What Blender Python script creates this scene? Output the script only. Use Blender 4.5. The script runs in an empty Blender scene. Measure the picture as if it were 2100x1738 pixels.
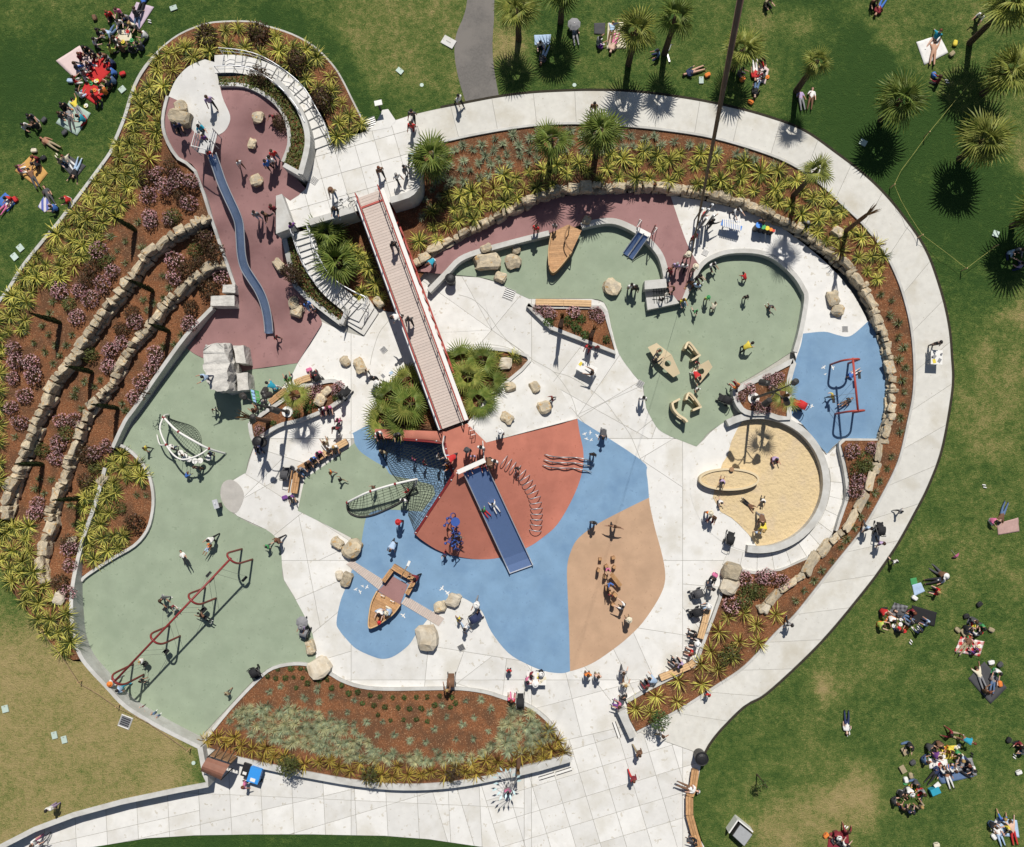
import bpy, bmesh, math, random
from math import sin, cos, pi, radians, hypot, atan2
from mathutils import Vector, Matrix, Euler, noise
from mathutils.geometry import delaunay_2d_cdt
random.seed(7)
SC = bpy.context.scene
COL = SC.collection
# ------------------------------------------------------------------ camera
CAM_H, FPX = 58.0, 1739.0
CX, CY, NX, NY = 1050.0, 869.0, 1092.0, 966.0      # image centre and nadir on the 2100 x 1738 reading grid
dn = Vector(((NX-CX)/FPX, -(NY-CY)/FPX, -1))
ca = math.atan2(-dn.y, -dn.z)
dn2 = Matrix.Rotation(ca, 3, 'X') @ dn
cb = math.atan2(dn2.x, -dn2.z)
cam = bpy.data.cameras.new('camera'); camo = bpy.data.objects.new('camera', cam); COL.objects.link(camo)
cam.sensor_width = 36.0; cam.lens = 36.0*FPX/2100.0; cam.clip_start = 0.5; cam.clip_end = 3000
camo.location = (0, 0, CAM_H); camo.rotation_euler = (ca, cb, 0)
SC.camera = camo
CR = Euler((ca, cb, 0), 'XYZ').to_matrix()
# ------------------------------------------------------------------ light
SUN_EL = radians(57.0); SHX, SHY = -0.12, -1.0      # ground direction in which shadows fall
shl = hypot(SHX, SHY)
sdir = Vector((SHX/shl*cos(SUN_EL), SHY/shl*cos(SUN_EL), -sin(SUN_EL)))
W = bpy.data.worlds.new('World'); SC.world = W; W.use_nodes = True
wn = W.node_tree.nodes; sky = wn.new('ShaderNodeTexSky'); sky.sky_type = 'NISHITA'; sky.sun_disc = False
sky.sun_elevation = SUN_EL; sky.sun_rotation = math.atan2(-sdir.x, -sdir.y)
W.node_tree.links.new(sky.outputs[0], wn['Background'].inputs[0]); wn['Background'].inputs[1].default_value = 0.05
sl = bpy.data.lights.new('sun', 'SUN'); sl.energy = 4.55; sl.angle = radians(0.5); sl.color = (1.0, 0.955, 0.88)
so = bpy.data.objects.new('sun', sl); COL.objects.link(so); so.rotation_euler = sdir.to_track_quat('-Z', 'Y').to_euler(); so.location = (0, 30, 60)
SC.view_settings.view_transform = 'Standard'; SC.view_settings.look = 'None'
SC.view_settings.exposure = 0.0; SC.view_settings.gamma = 1.0
SC.render.engine = 'CYCLES'
# ------------------------------------------------------------------ reading-grid -> world
def P(dx, dy, z=0.0):
    d = CR @ Vector(((dx-CX)/FPX, -(dy-CY)/FPX, -1))
    t = (z-CAM_H)/d.z
    return Vector((d.x*t, d.y*t, z))
OFX = [0, 520.8, 1041.6, 1562.4]; OFY = [0, 428.4, 856.8, 1292.8]
def T(tile, zx, zy):
    r, c = divmod(tile, 10)
    return (OFX[c-1]+zx*.2561, OFY[r-1]+zy*.2561)
def TL(tile, *p): return [T(tile, p[i], p[i+1]) for i in range(0, len(p), 2)]
def sstep(t): t = max(0.0, min(1.0, t)); return t*t*(3-2*t)
def inpoly(x, y, poly):
    c = False; j = len(poly)-1
    for i in range(len(poly)):
        xi, yi = poly[i]; xj, yj = poly[j]
        if (yi > y) != (yj > y) and x < (xj-xi)*(y-yi)/(yj-yi)+xi: c = not c
        j = i
    return c
def segdist(x, y, pl):
    b = 1e9
    for (x0, y0), (x1, y1) in zip(pl, pl[1:]):
        dx, dy = x1-x0, y1-y0; L = dx*dx+dy*dy or 1e-9
        t = max(0, min(1, ((x-x0)*dx+(y-y0)*dy)/L))
        b = min(b, hypot(x-x0-t*dx, y-y0-t*dy))
    return b
def smooth(pl, n=4, closed=False):
    """Catmull-Rom through the points (any dimension)"""
    out = []; N = len(pl)
    rng = range(N) if closed else range(N-1)
    for i in rng:
        g = (lambda k: pl[k % N]) if closed else (lambda k: pl[max(0, min(N-1, k))])
        p0, p1, p2, p3 = g(i-1), g(i), g(i+1), g(i+2)
        for s in range(n):
            t = s/n
            out.append(tuple(.5*((2*b)+(-a+c)*t+(2*a-5*b+4*c-d)*t*t+(-a+3*b-3*c+d)*t**3) for a, b, c, d in zip(p0, p1, p2, p3)))
    if not closed: out.append(tuple(pl[-1]))
    return out
def resample(pl, step):
    out = [tuple(pl[0])]; acc = 0.0
    for a, b in zip(pl, pl[1:]):
        L = math.dist(a, b)
        if L < 1e-9: continue
        d = step-acc
        while d <= L:
            t = d/L; out.append(tuple(p+(q-p)*t for p, q in zip(a, b))); d += step
        acc = L-(d-step)
    return out
def offset(pl, d):
    """shift a 2-D polyline sideways by d (left of travel positive in x-right y-down grid => up)"""
    out = []
    for i, p in enumerate(pl):
        a = pl[max(0, i-1)]; b = pl[min(len(pl)-1, i+1)]
        tx, ty = b[0]-a[0], b[1]-a[1]; L = hypot(tx, ty) or 1
        out.append((p[0]+ty/L*d, p[1]-tx/L*d))
    return out
# ------------------------------------------------------------------ object helpers
def tag(o, label=None, cat=None, group=None, kind=None):
    if label: o['label'] = label
    if cat:
        o['category'] = cat
        if not kind: o['kind'] = 'thing'
    if group: o['group'] = group
    if kind: o['kind'] = kind
    return o
def empty(name, loc=(0, 0, 0), rz=0.0, label=None, cat=None, group=None):
    o = bpy.data.objects.new(name, None); COL.objects.link(o); o.empty_display_size = .2
    o.location = loc; o.rotation_euler = (0, 0, rz)
    return tag(o, label, cat, group)
def link(name, me, parent=None, loc=None, rot=None, scale=None):
    o = bpy.data.objects.new(name, me); COL.objects.link(o); o.parent = parent
    if loc is not None: o.location = loc
    if rot is not None: o.rotation_euler = rot
    if scale is not None: o.scale = (scale,)*3 if isinstance(scale, (int, float)) else scale
    return o
def copy_tree(o, parent=None):
    c = o.copy(); COL.objects.link(c); c.parent = parent
    for ch in o.children: copy_tree(ch, c)
    return c
class MB:
    def __init__(s): s.v = []; s.f = []; s.m = []
    def add(s, vs, fs, mi=0):
        b = len(s.v); s.v += [tuple(v) for v in vs]; s.f += [tuple(i+b for i in f) for f in fs]; s.m += [mi]*len(fs); return s
    def box(s, c, size, rz=0.0, M=None, mi=0):
        hx, hy, hz = size[0]/2, size[1]/2, size[2]/2
        R = M if M is not None else Matrix.Rotation(rz, 3, 'Z'); c = Vector(c)
        vs = [c+R @ Vector((x*hx, y*hy, z*hz)) for z in (-1, 1) for y in (-1, 1) for x in (-1, 1)]
        return s.add(vs, [(0, 2, 3, 1), (4, 5, 7, 6), (0, 1, 5, 4), (2, 6, 7, 3), (0, 4, 6, 2), (1, 3, 7, 5)], mi)
    def bar(s, a, b, w, h, mi=0):
        """rectangular beam from a to b, w sideways, h upwards"""
        a = Vector(a); b = Vector(b); d = (b-a); L = d.length; d.normalize()
        sd = d.cross(Vector((0, 0, 1)));
        if sd.length < 1e-4: sd = Vector((1, 0, 0))
        sd.normalize(); up = sd.cross(d)
        M = Matrix((d, sd, up)).transposed()
        return s.box((a+b)/2, (L, w, h), M=M, mi=mi)
    def tube(s, pts, r, n=6, closed=False, caps=True, mi=0):
        pts = [Vector(p) for p in pts]; N = len(pts); rs = r if isinstance(r, (list, tuple)) else [r]*N
        vs = []; ref = None
        for i in range(N):
            a = pts[(i-1) % N] if closed or i > 0 else pts[0]; b = pts[(i+1) % N] if closed or i < N-1 else pts[-1]
            t = (b-a);
            if t.length < 1e-9: t = Vector((0, 0, 1))
            t.normalize()
            if ref is None or abs(ref.dot(t)) > .98: ref = Vector((0, 0, 1)) if abs(t.z) < .9 else Vector((1, 0, 0))
            u = t.cross(ref).normalized(); w = u.cross(t).normalized(); ref = w
            for k in range(n):
                th = 2*pi*k/n; vs.append(pts[i]+(u*cos(th)+w*sin(th))*rs[i])
        fs = []
        for i in range(N if closed else N-1):
            j = (i+1) % N
            for k in range(n):
                fs.append((i*n+k, i*n+(k+1) % n, j*n+(k+1) % n, j*n+k))
        if caps and not closed:
            fs.append(tuple(range(n-1, -1, -1))); fs.append(tuple((N-1)*n+k for k in range(n)))
        return s.add(vs, fs, mi)
    def cyl(s, c, r, h, n=12, r2=None, mi=0):
        c = Vector(c); return s.tube([c, c+Vector((0, 0, h))], [r, r if r2 is None else r2], n, mi=mi)
    def prism(s, poly, z0, z1, mi=0):
        """poly: world xy list (CCW); z0,z1 numbers or per-vertex lists"""
        n = len(poly); A = sum(poly[i][0]*poly[(i+1) % n][1]-poly[(i+1) % n][0]*poly[i][1] for i in range(n))
        if A < 0: poly = poly[::-1]
        vs = [(p[0], p[1], z0) for p in poly]+[(p[0], p[1], z1) for p in poly]
        fs = [tuple(range(n-1, -1, -1)), tuple(range(n, 2*n))]+[(i, (i+1) % n, n+(i+1) % n, n+i) for i in range(n)]
        return s.add(vs, fs, mi)
    def ball(s, c, r, nu=8, nv=5, sc=(1, 1, 1), mi=0):
        c = Vector(c); vs = [c+Vector((0, 0, r*sc[2]))]
        for j in range(1, nv):
            th = pi*j/nv
            for i in range(nu):
                ph = 2*pi*i/nu; vs.append(c+Vector((r*sin(th)*cos(ph)*sc[0], r*sin(th)*sin(ph)*sc[1], r*cos(th)*sc[2])))
        vs.append(c-Vector((0, 0, r*sc[2]))); fs = []
        for i in range(nu): fs.append((0, 1+i, 1+(i+1) % nu))
        for j in range(nv-2):
            for i in range(nu):
                a = 1+j*nu+i; b = 1+j*nu+(i+1) % nu; fs.append((a, a+nu, b+nu, b))
        L = len(vs)-1; o = 1+(nv-2)*nu
        for i in range(nu): fs.append((L, o+(i+1) % nu, o+i))
        return s.add(vs, fs, mi)
    def mesh(s, name, mats, smooth_=False):
        me = bpy.data.meshes.new(name); me.from_pydata(s.v, [], s.f)
        for m in (mats if isinstance(mats, (list, tuple)) else [mats]): me.materials.append(m)
        if any(s.m): me.polygons.foreach_set('material_index', s.m)
        if smooth_: me.polygons.foreach_set('use_smooth', [True]*len(s.f))
        me.update(); return me
    def build(s, name, mats, parent=None, smooth_=False, **k):
        return link(name, s.mesh(name, mats, smooth_), parent, **k)
# ------------------------------------------------------------------ materials
MATS = {}
def nmat(name, col, rough=.8, metal=0.0, var=.12, scale=6.0, bump=0.0, bscale=30.0, rnd=0.0, col2=None, fac2=(.45, .6), s2=.6, dist=.02, spec=.3, speck=None, det=6):
    """procedural material: base colour broken by noise, optional second patch colour, optional per-object variation, bump"""
    if name in MATS: return MATS[name]
    m = bpy.data.materials.new(name); m.use_nodes = True; nt = m.node_tree; N = nt.nodes; L = nt.links
    b = N['Principled BSDF']; b.inputs['Roughness'].default_value = rough; b.inputs['Metallic'].default_value = metal
    b.inputs['Specular IOR Level'].default_value = spec
    tc = N.new('ShaderNodeTexCoord').outputs['Object']
    if rnd:
        oi = N.new('ShaderNodeObjectInfo'); ad = N.new('ShaderNodeVectorMath'); ad.operation = 'ADD'
        ml = N.new('ShaderNodeMath'); ml.operation = 'MULTIPLY'; ml.inputs[1].default_value = 37.0
        L.new(oi.outputs['Random'], ml.inputs[0]); L.new(tc, ad.inputs[0]); L.new(ml.outputs[0], ad.inputs[1]); tc = ad.outputs[0]
    def noi(sc, detail=det):
        n = N.new('ShaderNodeTexNoise'); n.inputs['Scale'].default_value = sc; n.inputs['Detail'].default_value = detail; n.inputs['Roughness'].default_value = .62
        L.new(tc, n.inputs['Vector']); return n.outputs['Fac']
    def mix(f, a, c, blend='MIX'):
        x = N.new('ShaderNodeMix'); x.data_type = 'RGBA'; x.blend_type = blend
        if isinstance(f, float): x.inputs[0].default_value = f
        else: L.new(f, x.inputs[0])
        for k, v in ((6, a), (7, c)):
            if isinstance(v, tuple): x.inputs[k].default_value = (*v, 1)
            else: L.new(v, x.inputs[k])
        return x.outputs[2]
    def ramp(f, a, c, ca=(0, 0, 0), cc=(1, 1, 1)):
        r = N.new('ShaderNodeValToRGB'); r.color_ramp.elements[0].position = a; r.color_ramp.elements[1].position = c
        r.color_ramp.elements[0].color = (*ca, 1); r.color_ramp.elements[1].color = (*cc, 1); L.new(f, r.inputs[0]); return r.outputs[0]
    lo = tuple(max(0, c*(1-var)) for c in col); hi = tuple(min(1, c*(1+var)) for c in col)
    c = ramp(noi(scale), .3, .7, lo, hi)
    if col2: c = mix(ramp(noi(s2), *fac2), c, col2)
    if speck: c = mix(ramp(noi(speck[1], 2), speck[2], speck[2]+.05), c, speck[0])
    if rnd:
        h = N.new('ShaderNodeHueSaturation'); mr = N.new('ShaderNodeMapRange'); mr.inputs[3].default_value = 1-rnd; mr.inputs[4].default_value = 1+rnd
        L.new(oi.outputs['Random'], mr.inputs[0]); L.new(mr.outputs[0], h.inputs['Value']); L.new(c, h.inputs['Color']); c = h.outputs[0]
    L.new(c, b.inputs['Base Color'])
    if bump:
        bp = N.new('ShaderNodeBump'); bp.inputs['Strength'].default_value = bump; bp.inputs['Distance'].default_value = dist
        L.new(noi(bscale, 4), bp.inputs['Height']); L.new(bp.outputs[0], b.inputs['Normal'])
    m['_t'] = 1
    MATS[name] = m; return m
M = {}
def mk(key, *a, **k): M[key] = nmat(key, *a, **k)
mk('concrete', (.65, .64, .615), .85, var=.06, scale=1.6, col2=(.55, .53, .48), fac2=(.5, .7), s2=.45, bump=.12, bscale=40, rnd=.075, speck=((.52, .49, .43), 3.0, .64))
mk('concrete_path', (.60, .585, .54), .85, var=.07, scale=2.2, col2=(.50, .47, .40), fac2=(.50, .72), s2=.5, bump=.15, bscale=40, rnd=.035, speck=((.40, .36, .30), 7, .69))
mk('concrete_wall', (.52, .515, .49), .85, var=.08, scale=3, col2=(.44, .43, .40), s2=.9, bump=.2, bscale=25)
mk('joint', (.38, .37, .335), .95)
mk('asphalt', (.15, .14, .13), .9, var=.14, scale=8, col2=(.19, .175, .16), fac2=(.45, .62), s2=.5, bump=.3, bscale=60)
RUB = dict(rough=.85, var=.10, scale=.8, bump=.25, bscale=50, spec=.2)
mk('rub_green', (.275, .33, .24), col2=(.245, .30, .215), fac2=(.5, .72), s2=.5, speck=((.235, .285, .205), 3.2, .63), **RUB)
mk('rub_maroon', (.30, .168, .163), col2=(.25, .135, .132), fac2=(.5, .72), s2=.5, speck=((.25, .14, .135), 3.2, .63), **RUB)
mk('rub_blue', (.185, .305, .45), col2=(.145, .25, .39), fac2=(.48, .7), s2=.5, speck=((.16, .265, .40), 3.2, .63), **RUB)
mk('rub_red', (.46, .17, .12), col2=(.385, .14, .10), fac2=(.5, .72), s2=.5, speck=((.40, .145, .10), 3.2, .63), **RUB)
mk('rub_tan', (.46, .305, .20), col2=(.39, .26, .17), fac2=(.5, .72), s2=.5, speck=((.41, .27, .175), 3.2, .63), **RUB)
mk('sand', (.62, .485, .285), .95, var=.08, scale=4, bump=.8, bscale=5, dist=.12, col2=(.58, .46, .30), fac2=(.5, .68), s2=.7)
mk('mulch', (.215, .088, .038), .95, var=.55, scale=12, col2=(.125, .06, .03), fac2=(.44, .60), s2=.9, bump=1.0, bscale=18, dist=.07, speck=((.38, .22, .12), 13, .60))
mk('stone', (.50, .42, .295), .9, var=.3, scale=4, col2=(.37, .325, .25), fac2=(.46, .64), s2=1.8, bump=.7, bscale=8, rnd=.22, dist=.08, speck=((.46, .30, .14), 3, .60))
mk('stone_pale', (.56, .50, .40), .9, var=.14, scale=3, col2=(.46, .38, .27), fac2=(.45, .7), s2=2, bump=.6, bscale=6, rnd=.08, dist=.06)
mk('limestone', (.56, .54, .50), .9, var=.16, scale=3, col2=(.40, .385, .355), fac2=(.5, .7), s2=1.2, bump=.7, bscale=8, dist=.06)
mk('wall_core', (.09, .07, .05), .95, var=.3)
mk('wood', (.47, .27, .13), .6, var=.18, scale=5, rnd=.14, col2=(.40, .22, .10), s2=4)
mk('wood_pale', (.58, .38, .20), .6, var=.14, scale=5, rnd=.10)
mk('wood_dark', (.30, .175, .095), .7, var=.2, scale=6, rnd=.12)
mk('deck_board', (.53, .45, .40), .75, var=.07, scale=6, rnd=.04)
mk('paint_red', (.38, .065, .05), .45, var=.08)
mk('paint_dred', (.22, .03, .03), .4, var=.1)
mk('paint_white', (.72, .71, .68), .5, var=.04)
mk('paint_blue', (.06, .22, .62), .4, var=.06)
mk('paint_indigo', (.04, .09, .32), .4, var=.1)
mk('steel', (.58, .59, .61), .5, metal=.55, var=.05, spec=.5)
mk('steel_dull', (.42, .42, .42), .45, metal=.8, var=.08)
mk('slide_steel', (.17, .26, .48), .3, metal=.45, var=.04, spec=.5)  # blue of the reflected sky put into the base colour
mk('chute_steel', (.30, .39, .55), .25, metal=.7, var=.1, scale=3, spec=.5)
mk('dark_metal', (.055, .052, .05), .5, metal=.3, var=.15)
mk('rope', (.035, .045, .04), .8, var=.15)
mk('rope_yellow', (.42, .40, .12), .8)
mk('rope_brown', (.30, .18, .13), .9, var=.2)
mk('tan_panel', (.62, .51, .33), .6, var=.05, scale=2)
mk('lid_green', (.46, .56, .50), .7, var=.06, rnd=.1)
mk('grate', (.16, .14, .12), .7, var=.2)
mk('black', (.018, .018, .02), .5, var=.2)
mk('grey_box', (.33, .34, .35), .6, var=.06)
mk('brown_roof', (.23, .105, .07), .6, var=.1, scale=4)
mk('cart_blue', (.04, .27, .70), .4, var=.05)
mk('glass_green', (.10, .30, .10), .3, var=.1)
mk('glass_blue', (.30, .48, .72), .2, var=.1)
mk('trunk', (.10, .068, .045), .95, var=.4, scale=14, bump=.9, bscale=14, dist=.05)
mk('trunk_brown', (.16, .085, .05), .95, var=.4, scale=14, bump=.9, bscale=14, dist=.05)
mk('leaf_teal', (.50, .66, .68), .5, var=.1)
def leafmat(name, c, c2, rnd=.22, trans=.25):
    """foliage: two-tone by noise and by object, slightly translucent"""
    m = nmat(name, c, .55, var=.22, scale=7, col2=c2, fac2=(.45, .6), s2=5, rnd=rnd, spec=.3)
    b = m.node_tree.nodes['Principled BSDF']; nt = m.node_tree
    out = nt.nodes['Material Output']; tr = nt.nodes.new('ShaderNodeBsdfTranslucent'); mx = nt.nodes.new('ShaderNodeMixShader'); mx.inputs[0].default_value = trans
    nt.links.new(b.inputs['Base Color'].links[0].from_socket, tr.inputs[0])
    nt.links.new(b.outputs[0], mx.inputs[1]); nt.links.new(tr.outputs[0], mx.inputs[2]); nt.links.new(mx.outputs[0], out.inputs[0])
    M[name] = m
leafmat('flax_y', (.68, .61, .15), (.44, .46, .085))
leafmat('flax_d', (.05, .075, .014), (.10, .13, .022))
leafmat('flax_b', (.48, .34, .07), (.46, .40, .07))
leafmat('flax_bd', (.14, .06, .02), (.14, .10, .025))
leafmat('tuft', (.28, .34, .215), (.38, .42, .26))
leafmat('tuft_dry', (.56, .52, .28), (.44, .46, .26))
leafmat('shrub_dk', (.06, .11, .028), (.09, .14, .035))
leafmat('shrub_br', (.075, .055, .022), (.10, .045, .03))
leafmat('shrub_olive', (.12, .13, .035), (.08, .10, .03))
leafmat('ground_cover', (.10, .15, .03), (.17, .12, .04))
leafmat('pink_flower', (.62, .32, .36), (.66, .48, .47))
leafmat('cypress', (.030, .045, .016), (.045, .06, .02))
leafmat('palm', (.14, .20, .04), (.23, .27, .06))
leafmat('palm_y', (.34, .35, .085), (.18, .23, .045))
leafmat('palm_dead', (.26, .15, .06), (.20, .11, .05))
# ================================================================== heights (in the reading grid)
def hill(x, y):
    zl = 1.25+max(0.0, 1300-y)*.0017
    zr = max(0.0, (1500-max(y, -300))*.00155)
    w = sstep((x-250)/1100)
    return min(zl, 4.6)*(1-w)+zr*w
UP = 2.75                                           # upper plaza
TER = [(430, 230, 4.5), (360, 230, 4.45), (430, 300, 4.3), (400, 150, 4.55), (500, 190, 4.3), (590, 260, 3.4), (570, 320, 3.1), (625, 390, 2.75), (575, 400, 2.75), (520, 440, 2.55), (400, 345, 3.4), (435, 445, 2.5),
       (450, 500, 1.8), (580, 480, 1.7), (480, 570, 1.15), (600, 560, 1.0), (475, 630, .5), (650, 650, .05), (400, 700, 0), (600, 740, 0), (440, 745, 0), (560, 690, 0.05), (500, 760, 0)]
def terr(x, y):
    a = b = 0.0
    for X, Y, Z in TER:
        d = ((x-X)**2+(y-Y)**2+900)**-1.5; a += d*Z; b += d
    return a/b
def t2f(x, y): return hill(x, y)-.85*sstep((1230-y)/230)
def t3f(x, y): return hill(x, y)-1.5*sstep((1280-y)/230)
def ur(x, y): return .58*sstep((1010-y)/330)
APX, APY = 945.0, 915.0
def cone(x, y):
    d = hypot(x-APX, y-APY); d = max(0, d-45)
    return 2.65*max(0.0, 1-d/190)
REG = []
def const(z): return lambda x, y: z
def gz(x, y):
    for poly, zf, nm in reversed(REG):
        if inpoly(x, y, poly): return zf(x, y)
    return hill(x, y)
def soft(poly, n=4, corner=40):
    """round the gentle bends of a closed outline, keep the sharp corners"""
    N = len(poly); out = []
    def turn(i):
        a, b, c = poly[i-1], poly[i], poly[(i+1) % N]; t1 = atan2(b[1]-a[1], b[0]-a[0]); t2 = atan2(c[1]-b[1], c[0]-b[0]); d = abs((t2-t1+pi) % (2*pi)-pi); return d > radians(corner)
    sh = [turn(i) for i in range(N)]
    for i in range(N):
        p1, p2 = poly[i], poly[(i+1) % N]; p0 = p1 if sh[i] else poly[i-1]; p3 = p2 if sh[(i+1) % N] else poly[(i+2) % N]
        for s in range(n):
            t = s/n; out.append(tuple(.5*((2*b)+(-a+c)*t+(2*a-5*b+4*c-d)*t*t+(-a+3*b-3*c+d)*t**3) for a, b, c, d in zip(p0, p1, p2, p3)))
    return out
def sheet(name, poly, zf, mat, lift=0.0, grid=None, hole=None, kind='structure', parent=None, reg=True, attr=None, label=None):
    if reg: REG.append((poly, zf, name))
    xs = [p[0] for p in poly]; ys = [p[1] for p in poly]
    pts = [Vector(p) for p in poly]; n = len(poly); ed = [(i, (i+1) % n) for i in range(n)]
    if hole:
        h0 = len(pts); pts += [Vector(p) for p in hole]; k = len(hole); ed += [(h0+i, h0+(i+1) % k) for i in range(k)]
    if grid:
        gx0, gx1, gy0, gy1 = max(min(xs), -150), min(max(xs), 2250), max(min(ys), -150), min(max(ys), 1890)
        x = gx0+grid*.5; row = 0
        while x < gx1:
            y = gy0+grid*(.5 if row % 2 else .25)
            while y < gy1:
                if inpoly(x, y, poly) and not (hole and inpoly(x, y, hole)): pts.append(Vector((x, y)))
                y += grid
            x += grid; row += 1
    vs, es, fs, *_ = delaunay_2d_cdt(pts, ed, [], 0, .01)
    V = [P(v.x, v.y, zf(v.x, v.y)+lift) for v in vs]; F = []
    for f in fs:
        cx = sum(vs[i].x for i in f)/3; cy = sum(vs[i].y for i in f)/3
        if inpoly(cx, cy, poly) and not (hole and inpoly(cx, cy, hole)):
            a, b, c = (V[i] for i in f)
            F.append(tuple(f) if (b-a).cross(c-a).z > 0 else tuple(f[::-1]))
    me = bpy.data.meshes.new(name); me.from_pydata([tuple(v) for v in V], [], F); me.materials.append(mat); me.update()
    me.polygons.foreach_set('use_smooth', [True]*len(F))
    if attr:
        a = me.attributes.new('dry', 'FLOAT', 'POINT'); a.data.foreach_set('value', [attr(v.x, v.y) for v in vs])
    o = link(name, me, parent)
    if kind and parent is None: o['kind'] = kind
    if label: o['label'] = label
    return o
def wallstrip(name, pl, wd, ztop, zbot, mat, parent=None, closed=False, mb=None, side=0.5):
    """solid wall along a grid polyline; wd in metres; ztop/zbot numbers or functions of the grid point; plan position is fixed at the top.
    side: share of the width to the left of travel"""
    zt = ztop if callable(ztop) else const(ztop); zb = zbot if callable(zbot) else const(zbot)
    W3 = [P(x, y, zt(x, y)) for x, y in pl]; n = len(W3); vs = []
    for i in range(n):
        a = W3[(i-1) % n] if closed else W3[max(0, i-1)]; b = W3[(i+1) % n] if closed else W3[min(n-1, i+1)]
        d = (b-a); d.z = 0; d.normalize(); nx, ny = -d.y, d.x
        l = W3[i]+Vector((nx, ny, 0))*wd*side; r = W3[i]-Vector((nx, ny, 0))*wd*(1-side); b0 = zb(*pl[i])
        vs += [(l.x, l.y, l.z), (r.x, r.y, r.z), (r.x, r.y, b0), (l.x, l.y, b0)]
    fs = []
    for i in range(n if closed else n-1):
        j = (i+1) % n
        for k in range(4): fs.append((i*4+k, j*4+k, j*4+(k+1) % 4, i*4+(k+1) % 4))
    if not closed: fs += [(0, 1, 2, 3), ((n-1)*4+3, (n-1)*4+2, (n-1)*4+1, (n-1)*4)]
    own = mb is None; mb = mb or MB(); mb.add(vs, [f[::-1] for f in fs])
    if own:
        o = mb.build(name, mat, parent); return o
# ================================================================== outlines
PATH_OUT = [(841, 237), (892, 225), (956, 212.6), (1024, 200), (1090, 192), (1165, 188), (1221, 187), (1298, 189.5), (1400, 202), (1490, 219), (1570, 240), (1647, 269), (1716, 317), (1767, 356), (1806, 392), (1847, 440), (1895, 510), (1926, 592), (1944, 667), (1950, 731), (1952, 787), (1941, 865), (1926, 934), (1900.5, 1000), (1877, 1046), (1839, 1115), (1795, 1179.5), (1749, 1238), (1698, 1299), (1647, 1352), (1570, 1422), (1528, 1446), (1485, 1487), (1456.5, 1521), (1441, 1549)]
PATH_IN = [(862, 301), (923, 289), (969, 279), (1042, 266), (1118, 257), (1195, 255), (1272, 259), (1362, 268), (1462, 284), (1570, 316), (1634, 344.5), (1685, 381.6), (1726, 420), (1767, 459), (1808, 510), (1834, 559), (1852, 607.7), (1867, 671.7), (1873.5, 743), (1872, 807), (1860, 870), (1841.5, 946.5), (1805.7, 1020.7), (1770, 1082), (1739, 1123), (1705.8, 1164), (1662, 1220.5), (1626.5, 1264), (1590, 1298), (1528, 1364.5), (1464, 1408), (1400, 1449), (1305, 1500)]
PO = smooth(PATH_OUT, 5); PI_ = smooth(PATH_IN, 5)
CURB = [(754, 269), (736, 235.6), (720.5, 205), (700, 164), (679.6, 133), (643.7, 97.3), (597.6, 71.7), (546, 55), (512, 46), (440.5, 47.4), (397, 59), (353.4, 82), (307, 125.5), (276.6, 174), (256, 238), (246, 264), (230.5, 299.6), (217.7, 325), (128, 445), (97.3, 482), (46, 546), (10, 602.5), (-60, 690), (-110, 780)]
CURBS = smooth(CURB, 3)
LAWN_LOW = [(-110, 1000), (-40, 1080), (0, 1161.5), (25.6, 1215), (64, 1264), (87, 1300), (128, 1344), (150, 1356)]
CURB_IN = [(435.4, 630.7), (384, 684.5), (333, 753.6), (276.6, 835.6), (256, 863.8), (230.5, 918), (215, 960), (196, 1030), (174, 1092.4), (164, 1128), (153.7, 1171.8), (147, 1215), (146, 1256), (151, 1305), (164, 1344), (184, 1372), (217.7, 1408), (246, 1439), (271.5, 1459), (333, 1495), (410, 1533.5)]
CURB_INS = smooth(CURB_IN, 4)
LW = [(410, 1533.5), (420, 1588), (425, 1610), (360, 1622), (250, 1645), (150, 1672), (70, 1702), (0, 1738), (-120, 1800)]
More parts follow.
